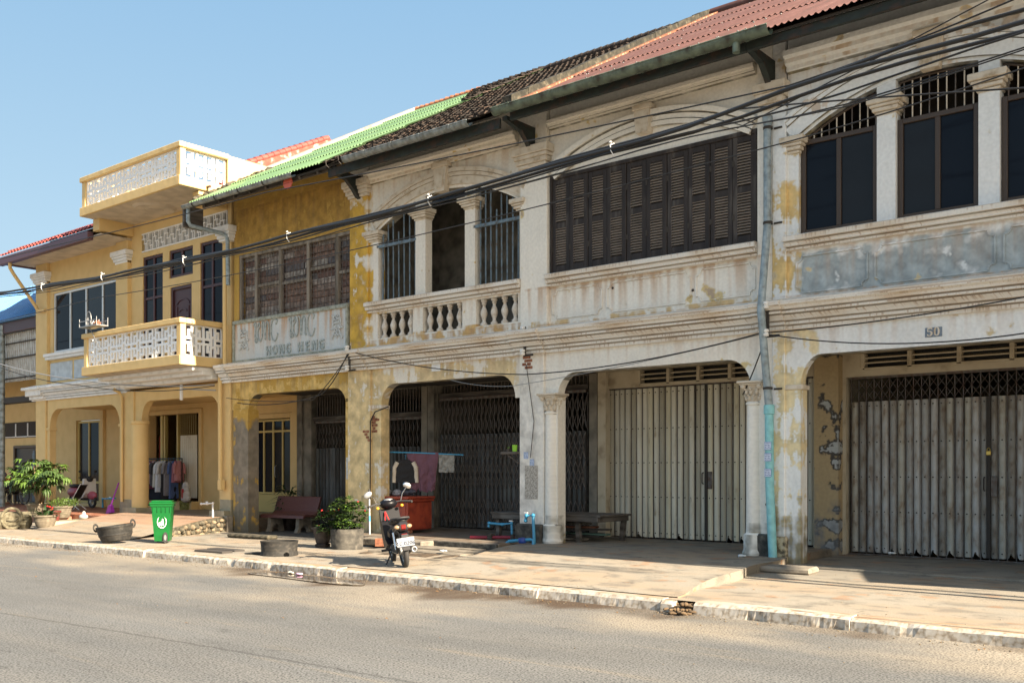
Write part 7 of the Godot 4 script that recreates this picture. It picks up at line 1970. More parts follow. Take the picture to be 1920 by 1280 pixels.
func motorbike() -> void:
	var o := thing("motorbike", "black underbone motorbike with white number plate on its side stand by the kerb", "motorbike", V(0.33, 0.135, 4.2))
	o.transform.basis = Basis(V(0, 1, 0), 0.96) * Basis(V(0, 0, 1), 0.13)
	var B: Material = mk("bike_black", Color(0.006, 0.006, 0.008), 0.4, 0.0, 0.35)
	var G: Material = mk("bike_grey", Color(0.022, 0.022, 0.024), 0.35)
	var p := func(called: String, b: MB, m: Material, par: Node3D = o): return put(called, b, m, par, false)
	for s in [["rear_wheel", V(0, 0.28, 0), 0.085], ["front_wheel", V(0, 0.28, -1.22), 0.075]]:
		var w := Node3D.new()
		w.name = s[0]
		o.add_child(w, true)
		wheel(w, s[1], 0.28, s[2], 16, M.steel, 0.005)
		p.call("hub", disc(MB.new(), s[1], Vector3.RIGHT, 0.07, 0.13, 14), M.steel, w)
	p.call("rear_fender", MB.new().ext(P2([0.0, 0.62, 0.16, 0.62, 0.3, 0.5, 0.34, 0.36, 0.31, 0.36, 0.26, 0.48, 0.12, 0.57, -0.1, 0.56]), -0.07, 0.07, "x"), B)
	var tail := MB.new()
	for i in 6:
		var f := i / 5.0
		var z := lerpf(-0.55, 0.22, f)
		tail.cbox(-lerpf(0.1, 0.085, f), lerpf(0.1, 0.085, f), lerpf(0.42, 0.6, f), lerpf(0.62, 0.74, f), z - 0.09, z + 0.08, 0.035)
	p.call("tail_body", tail, G)
	var seat := MB.new()
	for i in 8:
		var f := i / 7.0
		var z := lerpf(-0.62, 0.16, f)
		seat.ball(V(0, lerpf(0.7, 0.76, f * f), z), V(lerpf(0.1, 0.13, sin(f * PI)), 0.055, 0.1), 10, 6)
	p.call("seat", seat, M.black)
	p.call("grab_rail", MB.new().tube([V(-0.12, 0.74, -0.1), V(-0.13, 0.78, 0.1), V(-0.1, 0.8, 0.28), V(0, 0.81, 0.33), V(0.1, 0.8, 0.28), V(0.13, 0.78, 0.1), V(0.12, 0.74, -0.1)], 0.017, 6), M.dark)
	p.call("tail_lamp", MB.new().cbox(-0.05, 0.05, 0.62, 0.71, 0.24, 0.31, 0.02), mk("lamp_red", Color(0.14, 0.012, 0.01), 0.2))
	for s in [-1.0, 1.0]: p.call("indicator", MB.new().ball(V(0.09 * s, 0.665, 0.25), V(0.055, 0.035, 0.05), 8, 5), mk("lamp_clear", Color(0.3, 0.2, 0.12), 0.2))
	p.call("reflector", MB.new().cbox(-0.045, 0.045, 0.525, 0.56, 0.3, 0.315, 0.005), M.lamp_red)
	var np: Node3D = p.call("number_plate", MB.new().cbox(-0.135, 0.135, 0.37, 0.5, 0.335, 0.342, 0.003), mk("plate_white", Color(0.3, 0.33, 0.36), 0.5))
	p.call("plate_holder", MB.new().cbox(-0.06, 0.06, 0.3, 0.55, 0.3, 0.334, 0.01), M.dark)
	var tm := TextMesh.new()
	var f := SystemFont.new()
	f.font_names = PackedStringArray(["Droid Sans"])
	f.font_weight = 700
	tm.font = f
	tm.text = "1C.0206"
	tm.font_size = 32
	tm.pixel_size = 0.0025
	tm.depth = 0.003
	var tx := put("number", tm, mk("plate_ink", Color(0.008, 0.013, 0.035), 0.6), np, false)
	tx.position = V(0, 0.415, 0.345)
	put("plate_band", MB.new().box(-0.09, 0.09, 0.466, 0.482, 0.3425, 0.3435), M.panel_blue, np, false)
	p.call("mudflap", MB.new().cbox(-0.06, 0.06, 0.3, 0.37, 0.3, 0.31, 0.004), M.rubber)
	for s in [-1.0, 1.0]: p.call("shock_absorber", MB.new().tube([V(0.1 * s, 0.3, -0.02), V(0.1 * s, 0.56, -0.12)], 0.026, 8), M.chrome)
	p.call("swing_arm", MB.new().bar(V(0.09, 0.28, 0), V(0.07, 0.32, -0.5), 0.03, 0.05).bar(V(-0.09, 0.28, 0), V(-0.07, 0.32, -0.5), 0.03, 0.05), M.steel)
	p.call("chain_case", MB.new().cbox(-0.115, -0.085, 0.24, 0.36, -0.5, 0.06, 0.02), M.dark)
	var ex: Node3D = p.call("exhaust", MB.new().tube([V(0.13, 0.3, 0.26), V(0.14, 0.26, -0.2), V(0.12, 0.22, -0.32)], 0.058, 12, 0.04).tube([V(0.12, 0.22, -0.3), V(0.09, 0.17, -0.7), V(0.04, 0.26, -0.9)], 0.02, 8), M.dark)
	put("exhaust_tip", torus(MB.new(), V(0.13, 0.3, 0.262), V(0, 0, 1), 0.036, 0.014, 14, 5), M.steel, ex, false)
	p.call("engine", MB.new().cbox(-0.11, 0.11, 0.2, 0.36, -0.78, -0.42, 0.03).tube([V(0, 0.3, -0.75), V(0, 0.34, -0.98)], 0.07, 10), M.steel)
	p.call("leg_shield", MB.new().ext(P2([-0.5, 0.36, -0.72, 0.42, -0.92, 0.72, -0.98, 0.9, -1.05, 0.9, -1.12, 0.6, -1.0, 0.3, -0.8, 0.26]), -0.16, 0.16, "x"), B)
	p.call("side_cover", MB.new().cbox(-0.135, 0.135, 0.42, 0.62, -0.62, -0.28, 0.06), B)
	p.call("headset", MB.new().ball(V(0, 0.98, -0.98), V(0.15, 0.09, 0.14), 12, 7), B)
	p.call("instrument", MB.new().ball(V(0, 1.04, -0.94), V(0.085, 0.03, 0.06), 10, 5), M.steel)
	p.call("head_lamp", MB.new().ball(V(0, 0.96, -1.11), V(0.09, 0.07, 0.04), 10, 6), M.lamp_clear)
	p.call("front_fork", MB.new().tube([V(0.07, 0.28, -1.22), V(0.07, 0.62, -1.1)], 0.022, 8).tube([V(-0.07, 0.28, -1.22), V(-0.07, 0.62, -1.1)], 0.022, 8), M.steel)
	p.call("front_fender", torus(MB.new(), V(0, 0.28, -1.22), Vector3.RIGHT, 0.31, 0.02, 24, 4), B)
	p.call("handlebar", MB.new().tube([V(-0.33, 0.98, -0.8), V(-0.2, 1.0, -0.92), V(0, 0.98, -0.98), V(0.2, 1.0, -0.92), V(0.33, 0.98, -0.8)], 0.014, 8), M.dark)
	for s in [-1.0, 1.0]:
		p.call("grip", MB.new().tube([V(0.36 * s, 0.975, -0.77), V(0.25 * s, 0.99, -0.88)], 0.021, 8), M.rubber)
		var lv: Node3D = p.call("mirror_stem", MB.new().tube([V(0.2 * s, 1.0, -0.92), V(0.24 * s, 1.12, -0.9), V(0.3 * s, 1.2 if s > 0 else 1.14, -0.86)], 0.008, 6), M.chrome)
		var mb := MB.new()
		mb.x = Transform3D(Basis(V(0, 0, 1), -0.5 * s), V(0.33 * s, 1.24 if s > 0 else 1.17, -0.85))
		mb.ball(Vector3.ZERO, V(0.075, 0.05, 0.018), 14, 6)
		put("mirror", mb, M.chrome if s > 0 else M.steel, lv, false)
	p.call("red_sticker", MB.new().bar(V(-0.1, 0.72, -0.86), V(-0.075, 0.86, -0.93), 0.014, 0.01).bar(V(-0.075, 0.86, -0.93), V(-0.04, 0.72, -0.86), 0.014, 0.01), mk("signal_red", Color(0.4, 0.012, 0.012), 0.5))
	p.call("footpeg", MB.new().tube([V(-0.27, 0.27, -0.52), V(0.27, 0.27, -0.52)], 0.02, 8), M.rubber)
	p.call("side_stand", MB.new().tube([V(-0.1, 0.25, -0.5), V(-0.27, 0.0, -0.42)], 0.012, 6), M.dark)
	p.call("horn_lights", MB.new().ball(V(-0.2, 0.93, -0.86), V(0.03, 0.025, 0.03), 8, 5).ball(V(0.2, 0.93, -0.86), V(0.03, 0.025, 0.03), 8, 5), mk("amber", Color(0.6, 0.3, 0.02), 0.3))

# ---------------------------------------------------------------- plants
func leaf_mat(key: String, sd: int, a: Color, b: Color) -> StandardMaterial3D:
	var m := noisy(key, sd, 0.35, [[0.25, a], [0.75, b]], 0.5, 0.0, 0.0, 0.04, 3, 1, 1, 64)
	m.backlight_enabled = true
	m.backlight = Color(0.04, 0.06, 0.012)
	return m

func plants() -> void:
	leaf_mat("leaf_green", 91, Color(0.016, 0.042, 0.010), Color(0.05, 0.095, 0.02))
	leaf_mat("leaf_bright", 92, Color(0.035, 0.085, 0.010), Color(0.085, 0.155, 0.02))
	leaf_mat("leaf_deep", 93, Color(0.012, 0.035, 0.012), Color(0.035, 0.075, 0.022))
	# money tree: several leaning stems, palmate leaves
	var t := thing("potted_tree", "small tree with hanging hand-shaped leaves beside the yellow corner pillar", "tree", V(-17.5, 0.36, 1.55))
	put("pot", MB.new().lathe([Vector2(0, 0), Vector2(0.26, 0), Vector2(0.34, 0.28), Vector2(0.38, 0.3), Vector2(0.38, 0.34), Vector2(0.3, 0.33), Vector2(0, 0.3)], 18), M.clay_pot, t, false)
	var tips := []
	var tk := MB.new()
	for s in [[-0.15, 0.0, -0.55, 1.12, 0.3], [0.0, 0.05, -0.1, 1.42, 0.1], [0.1, -0.05, 0.5, 1.28, -0.1], [0.12, 0.06, 1.35, 1.12, 0.2], [-0.05, -0.08, -1.05, 0.95, -0.1], [0.05, 0.0, 0.25, 0.95, 0.3]]:
		var a := V(s[0] * 0.4, 0.3, s[1])
		var e := V(s[2], s[3], s[4])
		var m := V(s[0] * 0.6 + s[2] * 0.2, 0.3 + (s[3] - 0.3) * 0.55, s[1] + s[4] * 0.3)
		tk.tube([a, a.lerp(m, 0.5) + V(0.02, 0, 0), m, m.lerp(e, 0.5) + V(0, 0.04, 0), e], 0.07 if s[3] > 1.2 else 0.045, 7, 0.018)
		tips.append(e); tips.append(m.lerp(e, 0.6))
	put("trunk", tk, M.bark, t, false)
	var lv := MB.new()
	var lb := MB.new()
	for e in tips:
		for k in 15:
			var d := V(rng.randf_range(-1, 1), rng.randf_range(-0.35, 0.85), rng.randf_range(-1, 1)).normalized()
			var h: Vector3 = e + d * rng.randf_range(0.12, 0.38)
			var out := (d + V(0, -0.55, 0)).normalized()
			var side := out.cross(V(0, 1, 0)).normalized()
			var b: MB = lv if rng.randf() < 0.68 else lb
			for j in 6:
				var a := (j - 2.5) * 0.46
				b.leaf(h, (out * cos(a) + side * sin(a) + V(0, -0.18 - 0.1 * absf(a), 0)).normalized(), V(0, 1, 0), rng.randf_range(0.2, 0.32), 0.085, 0.25)
	tag(put("leaves", lv, M.leaf_green, t, false), "", "", "", "stuff")
	tag(put("leaves", lb, M.leaf_bright, t, false), "", "", "", "stuff")
	# pots in front
	var pot := func(called: String, label: String, at: Vector3, r: float, h: float, mat: Material) -> Node3D:
		var o := thing(called, label, "potted plant", at)
		put("pot", MB.new().lathe([Vector2(0, 0), Vector2(r * 0.66, 0), Vector2(r * 0.72, h * 0.1), Vector2(r * 0.88, h * 0.55), Vector2(r * 0.86, h * 0.58), Vector2(r * 0.93, h * 0.84), Vector2(r * 1.05, h * 0.87), Vector2(r * 1.05, h), Vector2(r * 0.92, h), Vector2(r * 0.85, h * 0.85), Vector2(0, h * 0.82)], 22), mat, o, false)
		put("soil", MB.new().lathe([Vector2(0, h * 0.86), Vector2(r * 0.88, h * 0.85)], 14), M.soil, o, false)
		return o
	var p1: Node3D = pot.call("bromeliad_pot", "clay bowl with a dark sword-leaved plant, nearest the carved stone", V(-14.28, 0.18, 2.9), 0.3, 0.32, M.clay_pot)
	var b1 := MB.new()
	for i in 46:
		var a := rng.randf() * TAU
		b1.leaf(V(0.1 * cos(a), 0.28, 0.1 * sin(a)), V(cos(a) * 0.8, rng.randf_range(0.25, 1.1), sin(a) * 0.8).normalized(), V(0, 1, 0), rng.randf_range(0.28, 0.52), 0.06, 0.3)
	put("leaves", b1, M.leaf_deep, p1, false)
	var p2: Node3D = pot.call("fern_pot", "clay pot with bright green feathery plant behind the clay bowl", V(-16.63, 0.3, 1.3), 0.28, 0.34, M.clay_pot)
	var b2 := MB.new()
	for i in 420:
		var a := rng.randf() * TAU
		var r := sqrt(rng.randf()) * 0.42
		b2.leaf(V(r * cos(a), 0.3 + rng.randf_range(0.0, 0.26) * (1.0 - r), r * sin(a)), V(cos(a) * r + rng.randf_range(-0.4, 0.4), rng.randf_range(0.1, 0.8), sin(a) * r + rng.randf_range(-0.4, 0.4)).normalized(), V(0, 1, 0), rng.randf_range(0.07, 0.14), 0.022, 0.1)
	tag(put("leaves", b2, M.leaf_bright, p2, false), "", "", "", "stuff")
	var p3: Node3D = pot.call("red_flower_pot", "dark red pot with small red flowers half hidden behind the clay bowl", V(-15.1, 0.17, 2.35), 0.24, 0.4, mk("red_pot", Color(0.13, 0.03, 0.025), 0.5))
	var b3 := MB.new()
	for i in 9: b3.ball(V(rng.randf_range(-0.2, 0.16), rng.randf_range(0.38, 0.56), rng.randf_range(-0.15, 0.15)), V(0.025, 0.02, 0.025), 6, 4)
	put("flowers", b3, M.signal_red, p3, false)
	# carved round stone like a drum with a raised ring
	var cs := thing("carved_stone", "mossy carved stone block with a raised ring on its face, by the clay bowl", "stone block", V(-15.0, 0.14, 3.35), 0.95)
	cs.scale = V(0.52, 1.0, 0.8)
	put("block", MB.new().cbox(-0.78, 0.78, 0.0, 0.44, -0.2, 0.16, 0.11), M.carved, cs, false)
	put("ring", torus(MB.new(), V(-0.05, 0.27, 0.15), V(0, 0, 1), 0.26, 0.04, 28, 8), M.carved, cs, false).scale.x = 1.8
	put("band", MB.new().tube([V(-0.32, 0.22, 0.18), V(-0.1, 0.2, 0.19), V(0.12, 0.22, 0.19), V(0.24, 0.28, 0.18)], 0.02, 6), M.moss_stone, cs, false)
	lone("plastic_bag", MB.new().ball(V(0, 0.07, 0), V(0.14, 0.08, 0.12), 10, 6).ball(V(0.02, 0.16, 0), V(0.05, 0.07, 0.05), 8, 5), M.sheet_grey, "knotted white plastic bag on the white step edge beside the pots", "plastic bag", V(-15.3, 0.3, 1.35))
	# bush between two planters in the middle of the pavement
	var pl := thing("square_pot", "dark square pot on a foot, left of the flowering bush", "plant pot", V(-4.3, 0.1, 2.0))
	pl.scale = V(0.75, 1, 0.75)
	put("pot", MB.new().lathe([Vector2(0, 0), Vector2(0.2, 0), Vector2(0.22, 0.06), Vector2(0.17, 0.08), Vector2(0.19, 0.1), Vector2(0.27, 0.36), Vector2(0.3, 0.37), Vector2(0.3, 0.41), Vector2(0.24, 0.4), Vector2(0, 0.36)], 4, Vector3.ZERO, 0.4, 0.4 + TAU), M.dark_pot, pl, false)
	var bs := thing("flowering_bush", "leafy crown-of-thorns bush with red flowers in an eight-sided concrete planter", "bush", V(-3.62, 0.1, 1.95))
	put("planter", MB.new().lathe([Vector2(0, 0), Vector2(0.32, 0), Vector2(0.345, 0.36), Vector2(0.345, 0.4), Vector2(0.29, 0.4), Vector2(0.28, 0.33), Vector2(0, 0.34)], 8, Vector3.ZERO, 0.2, 0.2 + TAU), M.concrete_dark, bs, false)
	var stm := MB.new()
	var gA := MB.new()
	var gB := MB.new()
	var gC := MB.new()
	var fl := MB.new()
	for i in 170:
		var left := i % 3 == 0
		var c := V(0.02, 0.68, 0.0) if not left else V(-0.4, 0.5, 0.1)
		var rad := V(0.38, 0.4, 0.36) if not left else V(0.28, 0.3, 0.28)
		var d := V(rng.randf_range(-1, 1), rng.randf_range(-0.7, 1), rng.randf_range(-1, 1)).normalized() * pow(rng.randf(), 0.33)
		var h := c + d * rad
		if h.y < 0.3 and not left: h.y = 0.34
		if i % 5 == 0: stm.tube([V(c.x * 0.6, 0.34, 0), h.lerp(V(c.x, 0.4, 0), 0.4), h.lerp(c, 0.3)], 0.008, 4)
		for k in 11:
			var a := TAU * k / 11.0 + i
			var b: MB = [gA, gB, gC][rng.randi_range(0, 2) if not left else (1 if rng.randf() < 0.6 else 0)]
			b.leaf(h, V(cos(a), rng.randf_range(-0.15, 0.75), sin(a)).normalized(), V(0, 1, 0), rng.randf_range(0.09, 0.14), 0.048, 0.15)
		if rng.randf() < (0.28 if left else 0.035): fl.ball(h + d * 0.04 + V(0, 0.03, 0), V(0.022, 0.018, 0.022), 6, 4)
	put("stems", stm, M.leaf_deep, bs, false)
	tag(put("leaves", gA, M.leaf_green, bs, false), "", "", "", "stuff")
	tag(put("leaves", gB, M.leaf_deep, bs, false), "", "", "", "stuff")
	tag(put("leaves", gC, M.leaf_bright, bs, false), "", "", "", "stuff")
	tag(put("flowers", fl, M.signal_red, bs, false), "", "", "", "stuff")
	# strap-leaved plant behind the bench
	var st: Node3D = pot.call("strap_plant", "dark strap-leaved pot plant standing behind the terrazzo bench", V(-9.85, 0.086, -1.45), 0.26, 0.5, M.dark_pot)
	var sb := MB.new()
	for i in 46:
		var a := rng.randf() * TAU
		sb.leaf(V(0.06 * cos(a), 0.5 + 0.012 * i, 0.06 * sin(a)), V(cos(a), rng.randf_range(0.1, 0.9), sin(a)).normalized(), V(0, 1, 0), rng.randf_range(0.3, 0.55), 0.085, 0.45)
	put("leaves", sb, M.leaf_deep, st, false)

# ---------------------------------------------------------------- under the arcade at the far left
func far_left_things() -> void:
	var s := thing("pink_scooter", "pale pink motor scooter parked in the arcade of the yellow house", "scooter", V(-20.0, 0.42, -1.2), -PI / 2)
	var p := func(called: String, b: MB, m: Material, par: Node3D = s): return put(called, b, m, par, false)
	var K: Material = mk("pink_paint", Color(0.42, 0.1, 0.14), 0.3)
	for w in [["front_wheel", -0.3], ["rear_wheel", 0.95]]:
		var n := Node3D.new()
		n.name = w[0]
		s.add_child(n, true)
		wheel(n, V(0, 0.25, w[1]), 0.25, 0.09, 6, M.steel, 0.014)
	p.call("front_fender", MB.new().ball(V(0, 0.42, -0.3), V(0.1, 0.14, 0.28), 12, 7), K)
	p.call("leg_shield", MB.new().ext(P2([-0.2, 0.5, -0.05, 0.35, 0.1, 0.32, 0.12, 0.36, 0.02, 0.5, -0.05, 0.95, -0.14, 0.97]), -0.2, 0.2, "x"), M.white)
	p.call("floor_board", MB.new().cbox(-0.17, 0.17, 0.3, 0.36, 0.05, 0.55, 0.02), M.dark)
	p.call("rear_body", MB.new().ball(V(0, 0.52, 0.85), V(0.17, 0.18, 0.42), 12, 7), K)
	p.call("seat", MB.new().ball(V(0, 0.72, 0.8), V(0.15, 0.07, 0.36), 12, 6), M.black)
	p.call("handlebar", MB.new().tube([V(-0.3, 1.0, 0.02), V(0, 0.98, -0.1), V(0.3, 1.0, 0.02)], 0.02, 6).ball(V(0, 0.95, -0.12), V(0.13, 0.1, 0.1), 8, 5), M.dark)
	for x in [-1.0, 1.0]: p.call("mirror", MB.new().tube([V(0.2 * x, 1.0, -0.05), V(0.25 * x, 1.18, -0.02)], 0.008, 4).ball(V(0.26 * x, 1.2, -0.02), V(0.06, 0.04, 0.015), 8, 5), M.dark)
	# folding chair
	var c := thing("folding_chair", "folding lounge chair of white tubes and black straps beside the scooter", "chair", V(-18.95, 0.42, -0.3), 0.5)
	c.scale = V(0.72, 0.85, 0.72)
	put("frame", MB.new().tube([V(-0.35, 0.0, 0.28), V(0.0, 0.42, 0.28), V(0.38, 0.95, 0.28), V(0.38, 0.95, -0.28), V(0.0, 0.42, -0.28), V(-0.35, 0.0, -0.28)], 0.018, 6).tube([V(0.3, 0.0, 0.25), V(-0.35, 0.4, 0.25), V(-0.35, 0.4, -0.25), V(0.3, 0.0, -0.25)], 0.018, 6), M.white, c, false)
	put("seat", MB.new().bar(V(-0.35, 0.4, 0), V(0.03, 0.42, 0), 0.5, 0.012), M.black, c, false)
	put("backrest", MB.new().bar(V(0.03, 0.44, 0), V(0.36, 0.92, 0), 0.5, 0.012), M.black, c, false)
	# bicycle seen from the side
	var b := thing("bicycle", "dark bicycle leaning in the arcade behind the small tree", "bicycle", V(-25.2, 0.41, -1.5), -PI / 2 + 0.15)
	for w in [["front_wheel", 0.0], ["rear_wheel", 1.05]]:
		var n := Node3D.new()
		n.name = w[0]
		b.add_child(n, true)
		wheel(n, V(0, 0.33, -w[1] if w[0] == "front_wheel" else w[1] - 2.1), 0.33, 0.045, 18, M.steel, 0.004)
	put("frame", MB.new().tube([V(0, 0.33, 0), V(0, 0.85, -0.18), V(0, 0.45, -0.62), V(0, 0.33, -1.05), V(0, 0.78, -0.78), V(0, 0.45, -0.62)], 0.018, 6).tube([V(0, 0.8, -0.16), V(0, 0.75, -0.77)], 0.018, 6), M.black, b, false)
	put("saddle", MB.new().ball(V(0, 0.86, -0.82), V(0.09, 0.04, 0.14), 8, 5), M.black, b, false)
	put("handlebar", MB.new().tube([V(-0.28, 0.98, -0.3), V(-0.2, 0.97, -0.18), V(0, 0.9, -0.16), V(0.2, 0.97, -0.18), V(0.28, 0.98, -0.3)], 0.014, 6), M.chrome, b, false)
	# low table with bundles
	var t := thing("low_table", "small dark folding table at the far left under the sheet awning", "table", V(-25.7, 0.41, -0.9))
	put("top", MB.new().cbox(-0.55, 0.55, 0.5, 0.53, -0.3, 0.3, 0.006), M.old_wood, t, false)
	for x in [-0.45, 0.45]: put("leg", MB.new().tube([V(x, 0.0, 0.22), V(x * 0.8, 0.5, -0.2)], 0.014, 5).tube([V(x, 0.0, -0.22), V(x * 0.8, 0.5, 0.2)], 0.014, 5), M.steel, t, false)
	lone("patterned_bundle", MB.new().ball(V(0, 0.17, 0), V(0.42, 0.18, 0.24), 12, 7), noisy("print_a", 561, 0.5, [[0.3, Color(0.03, 0.03, 0.12)], [0.5, Color(0.14, 0.06, 0.22)], [0.62, Color(0.5, 0.5, 0.55)], [0.75, Color(0.05, 0.12, 0.3)]], 0.9, 0, 0, 0.05, 3, 1, 1, 64), "blue and purple patterned cloth bundle on the small table", "bundle", V(-25.7, 0.945, -0.9))
	lone("red_bag", MB.new().cbox(-0.46, 0.5, 0, 0.15, -0.2, 0.24, 0.05), mk("bag_red", Color(0.42, 0.01, 0.015), 0.6), "flat red bag lying between the two patterned bundles", "bag", V(-25.66, 1.24, -0.88))
	lone("patterned_bundle", MB.new().ball(V(0, 0.12, 0), V(0.3, 0.13, 0.2), 12, 7), M.print_a, "blue patterned bundle on top of the flat red bag", "bundle", V(-25.75, 1.385, -0.9))
	person()
	for k in 3: lone("tin_can", MB.new().lathe([Vector2(0, 0), Vector2(0.07, 0), Vector2(0.07, 0.16), Vector2(0, 0.16)], 10), [M.panel_blue, M.leaf_deep, M.steel][k], ["pale blue can on the floor below the small table", "dark green bottle on the floor right of the small table", "steel can on the floor in the middle below the small table"][k], "can", V(-25.9 + 0.45 * k, 0.405, -0.5), "cans under the small table")

func person() -> void:
	# someone sitting behind the small table, mostly hidden: one skin drawn round a jointed skeleton
	var J := {"hip": V(0, 0.5, 0), "chest": V(0, 0.84, 0.03), "neck": V(0, 0.98, 0.05), "head": V(0, 1.13, 0.08), "sl": V(-0.17, 0.92, 0.02), "sr": V(0.17, 0.92, 0.02), "el": V(-0.23, 0.68, 0.1), "er": V(0.23, 0.68, 0.1), "hl": V(-0.12, 0.56, 0.3), "hr": V(0.12, 0.56, 0.3), "kl": V(-0.11, 0.5, 0.4), "kr": V(0.11, 0.5, 0.4), "fl": V(-0.11, 0.07, 0.42), "fr": V(0.11, 0.07, 0.42), "tl": V(-0.11, 0.04, 0.56), "tr": V(0.11, 0.04, 0.56), "ul": V(-0.09, 0.5, 0.02), "ur": V(0.09, 0.5, 0.02)}
	var bones := [["hip", "chest", 0.14, 0.135], ["chest", "neck", 0.1, 0.055], ["neck", "head", 0.055, 0.1], ["sl", "sr", 0.075, 0.075], ["sl", "el", 0.058, 0.046], ["sr", "er", 0.058, 0.046], ["el", "hl", 0.044, 0.034], ["er", "hr", 0.044, 0.034], ["ul", "kl", 0.095, 0.068], ["ur", "kr", 0.095, 0.068], ["kl", "fl", 0.065, 0.042], ["kr", "fr", 0.065, 0.042], ["fl", "tl", 0.045, 0.035], ["fr", "tr", 0.045, 0.035]]
	var field := func(q: Vector3) -> float:
		var s := 0.0
		for b in bones:
			var a: Vector3 = J[b[0]]
			var d: Vector3 = J[b[1]] - a
			var u := clampf((q - a).dot(d) / d.length_squared(), 0.0, 1.0)
			s += exp(-42.0 * ((q - a - d * u).length() - lerpf(b[2], b[3], u)))
		return -log(s) / 42.0
	var cell := 0.03
	var lo := V(-0.4, -0.06, -0.25)
	var n := Vector3i(27, 45, 32)
	var val := PackedFloat32Array()
	val.resize(n.x * n.y * n.z)
	for k in n.z:
		for j in n.y:
			for i in n.x: val[(k * n.y + j) * n.x + i] = field.call(lo + V(i, j, k) * cell)
	var at := func(i: int, j: int, k: int) -> float: return val[(k * n.y + j) * n.x + i]
	var vert := {}
	for k in n.z - 1:
		for j in n.y - 1:
			for i in n.x - 1:
				var sum := Vector3.ZERO
				var cnt := 0
				for e in [[0, 0, 0, 1, 0, 0], [0, 1, 0, 1, 1, 0], [0, 0, 1, 1, 0, 1], [0, 1, 1, 1, 1, 1], [0, 0, 0, 0, 1, 0], [1, 0, 0, 1, 1, 0], [0, 0, 1, 0, 1, 1], [1, 0, 1, 1, 1, 1], [0, 0, 0, 0, 0, 1], [1, 0, 0, 1, 0, 1], [0, 1, 0, 0, 1, 1], [1, 1, 0, 1, 1, 1]]:
					var va: float = at.call(i + e[0], j + e[1], k + e[2])
					var vb: float = at.call(i + e[3], j + e[4], k + e[5])
					if (va < 0.0) != (vb < 0.0):
						sum += V(i + e[0], j + e[1], k + e[2]).lerp(V(i + e[3], j + e[4], k + e[5]), va / (va - vb))
						cnt += 1
				if cnt: vert[Vector3i(i, j, k)] = lo + sum / cnt * cell
	var body := MB.new()
	var colour := func(q: Vector3) -> Color:
		if q.y > 0.98 or (q.z > 0.2 and absf(q.x) < 0.2 and q.y > 0.52 and q.y < 0.6): return Color(0.3, 0.17, 0.1)
		if q.y < 0.1: return Color(0.28, 0.16, 0.1)
		return Color(0.05, 0.045, 0.14) if q.y > 0.55 else Color(0.03, 0.03, 0.035)
	for key in vert:
		for ax in 3:
			var d := Vector3i.ZERO
			d[ax] = 1
			var va: float = at.call(key.x, key.y, key.z)
			var vb: float = at.call(key.x + d.x, key.y + d.y, key.z + d.z)
			if (va < 0.0) == (vb < 0.0): continue
			var e1 := Vector3i.ZERO
			e1[(ax + 1) % 3] = -1
			var e2 := Vector3i.ZERO
			e2[(ax + 2) % 3] = -1
			if not (vert.has(key + e1) and vert.has(key + e2) and vert.has(key + e1 + e2)): continue
			var q: Vector3 = vert[key]
			body.col = colour.call(q)
			body.qw(q, vert[key + e1], vert[key + e1 + e2], vert[key + e2], V(d.x, d.y, d.z) * (1.0 if va < 0.0 else -1.0))
	var o := thing("person", "person with dark hair and dark patterned clothes sitting behind the small table", "person", V(-26.0, 0.41, -1.55), 0.35)
	var m := mk("person_cloth", Color.WHITE, 0.85)
	m.vertex_color_use_as_albedo = true
	put("body", body, m, o, false)
	put("hair", MB.new().ball(V(0, 1.17, 0.05), V(0.115, 0.115, 0.12), 12, 8), M.black, o, false)
	put("face", MB.new().ball(V(0, 1.12, 0.185), V(0.016, 0.024, 0.02), 6, 4).ball(V(-0.038, 1.15, 0.17), V(0.014, 0.009, 0.01), 6, 4).ball(V(0.038, 1.15, 0.17), V(0.014, 0.009, 0.01), 6, 4), M.bark, o, false)
	var st := thing("stool", "low wooden stool under the person behind the small table", "stool", V(-26.0, 0.41, -1.6))
	put("seat", MB.new().cbox(-0.2, 0.2, 0.34, 0.38, -0.18, 0.18, 0.01), M.old_wood, st, false)
	for p in [[-0.16, -0.14], [0.16, -0.14], [-0.16, 0.14], [0.16, 0.14]]: put("leg", MB.new().cbox(p[0] - 0.02, p[0] + 0.02, 0, 0.34, p[1] - 0.02, p[1] + 0.02, 0.005), M.old_wood, st, false)

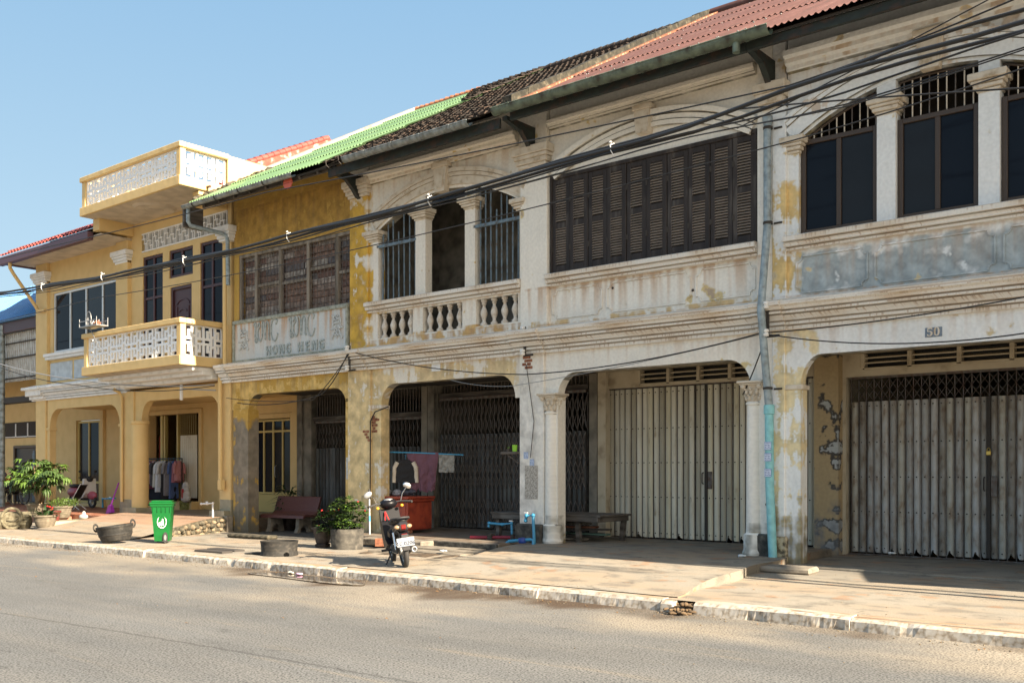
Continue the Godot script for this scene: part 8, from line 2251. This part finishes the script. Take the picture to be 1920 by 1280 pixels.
# ---------------------------------------------------------------- scraps, leaves and grit
func litter() -> void:
	var lm := MB.new()
	lm.leaf(V(-0.5, 0, 0), V(1, 0, 0), V(0, 1, 0), 1.0, 0.5, 0.1)
	var st := MB.new().ball(Vector3.ZERO, V(0.5, 0.32, 0.42), 6, 4)
	for s in [["leaf_litter", lm, mk("dry_leaf", Color(0.2, 0.105, 0.035), 0.9), 130, 0.025, 0.06], ["pebbles", st, M.rubble, 420, 0.006, 0.022], ["pebbles", st, M.concrete, 260, 0.005, 0.018]]:
		var mm := MultiMesh.new()
		mm.transform_format = MultiMesh.TRANSFORM_3D
		mm.mesh = s[1].mesh()
		mm.instance_count = s[3]
		for i in s[3]:
			var x := rng.randf_range(-14.0, 9.5)
			var z := 5.0 + absf(rng.randfn(0.0, 0.22)) if rng.randf() < 0.62 else rng.randf_range(0.3, 10.5)
			var y := pave_y(x, z) if z < 4.7 else (0.14 if z < 4.95 else 0.002)
			if z < 4.7 and (x > -1.6 and x < 5.4): y = maxf(y, lerpf(0.262, 0.145, smoothstep(2.7, 4.6, z)) if x > 0.4 else y)
			if z < 4.6 and x < -9.0: y = maxf(y, lerpf(0.47, 0.135, smoothstep(0.2, 3.9, z)))
			var k := rng.randf_range(s[4], s[5])
			mm.set_instance_transform(i, Transform3D(Basis(V(0, 1, 0), rng.randf() * TAU) * Basis(V(1, 0, 0), rng.randf_range(-0.3, 0.3)) * Basis.from_scale(V(k, k, k)), V(x, y + k * 0.15, z)))
		var mi := MultiMeshInstance3D.new()
		mi.name = numbered(s[0])
		mi.multimesh = mm
		mi.material_override = s[2]
		add_child(mi)
		tag(mi, ["dry brown leaves scattered along the gutter and pavement", "small tan stones scattered along the gutter", "small grey grit scattered on road and pavement"][0 if s[0] == "leaf_litter" else 1 if s[2] == M.rubble else 2], "litter", "", "stuff")
	# earth filling the gap in the kerb
	var gap := MB.new()
	gap.cbox(5.4, 5.85, -0.03, 0.07, 4.6, 4.93, 0.04)
	for i in 44: gap.ball(V(5.64 + rng.randfn(0, 0.09), 0.0 + rng.randf_range(0, 0.05) + (0.06 if i % 2 else 0.0), rng.randf_range(4.55, 4.95) if i % 2 else rng.randf_range(4.9, 5.15)), V(rng.randf_range(0.02, 0.07), rng.randf_range(0.012, 0.03), rng.randf_range(0.02, 0.06)), 6, 4)
	struct("earth_heap", gap, noisy("gap_earth", 95, 0.5, [[0.2, Color(0.06, 0.038, 0.02)], [1.0, Color(0.15, 0.1, 0.055)]], 1.0, 0.0, 0.8))
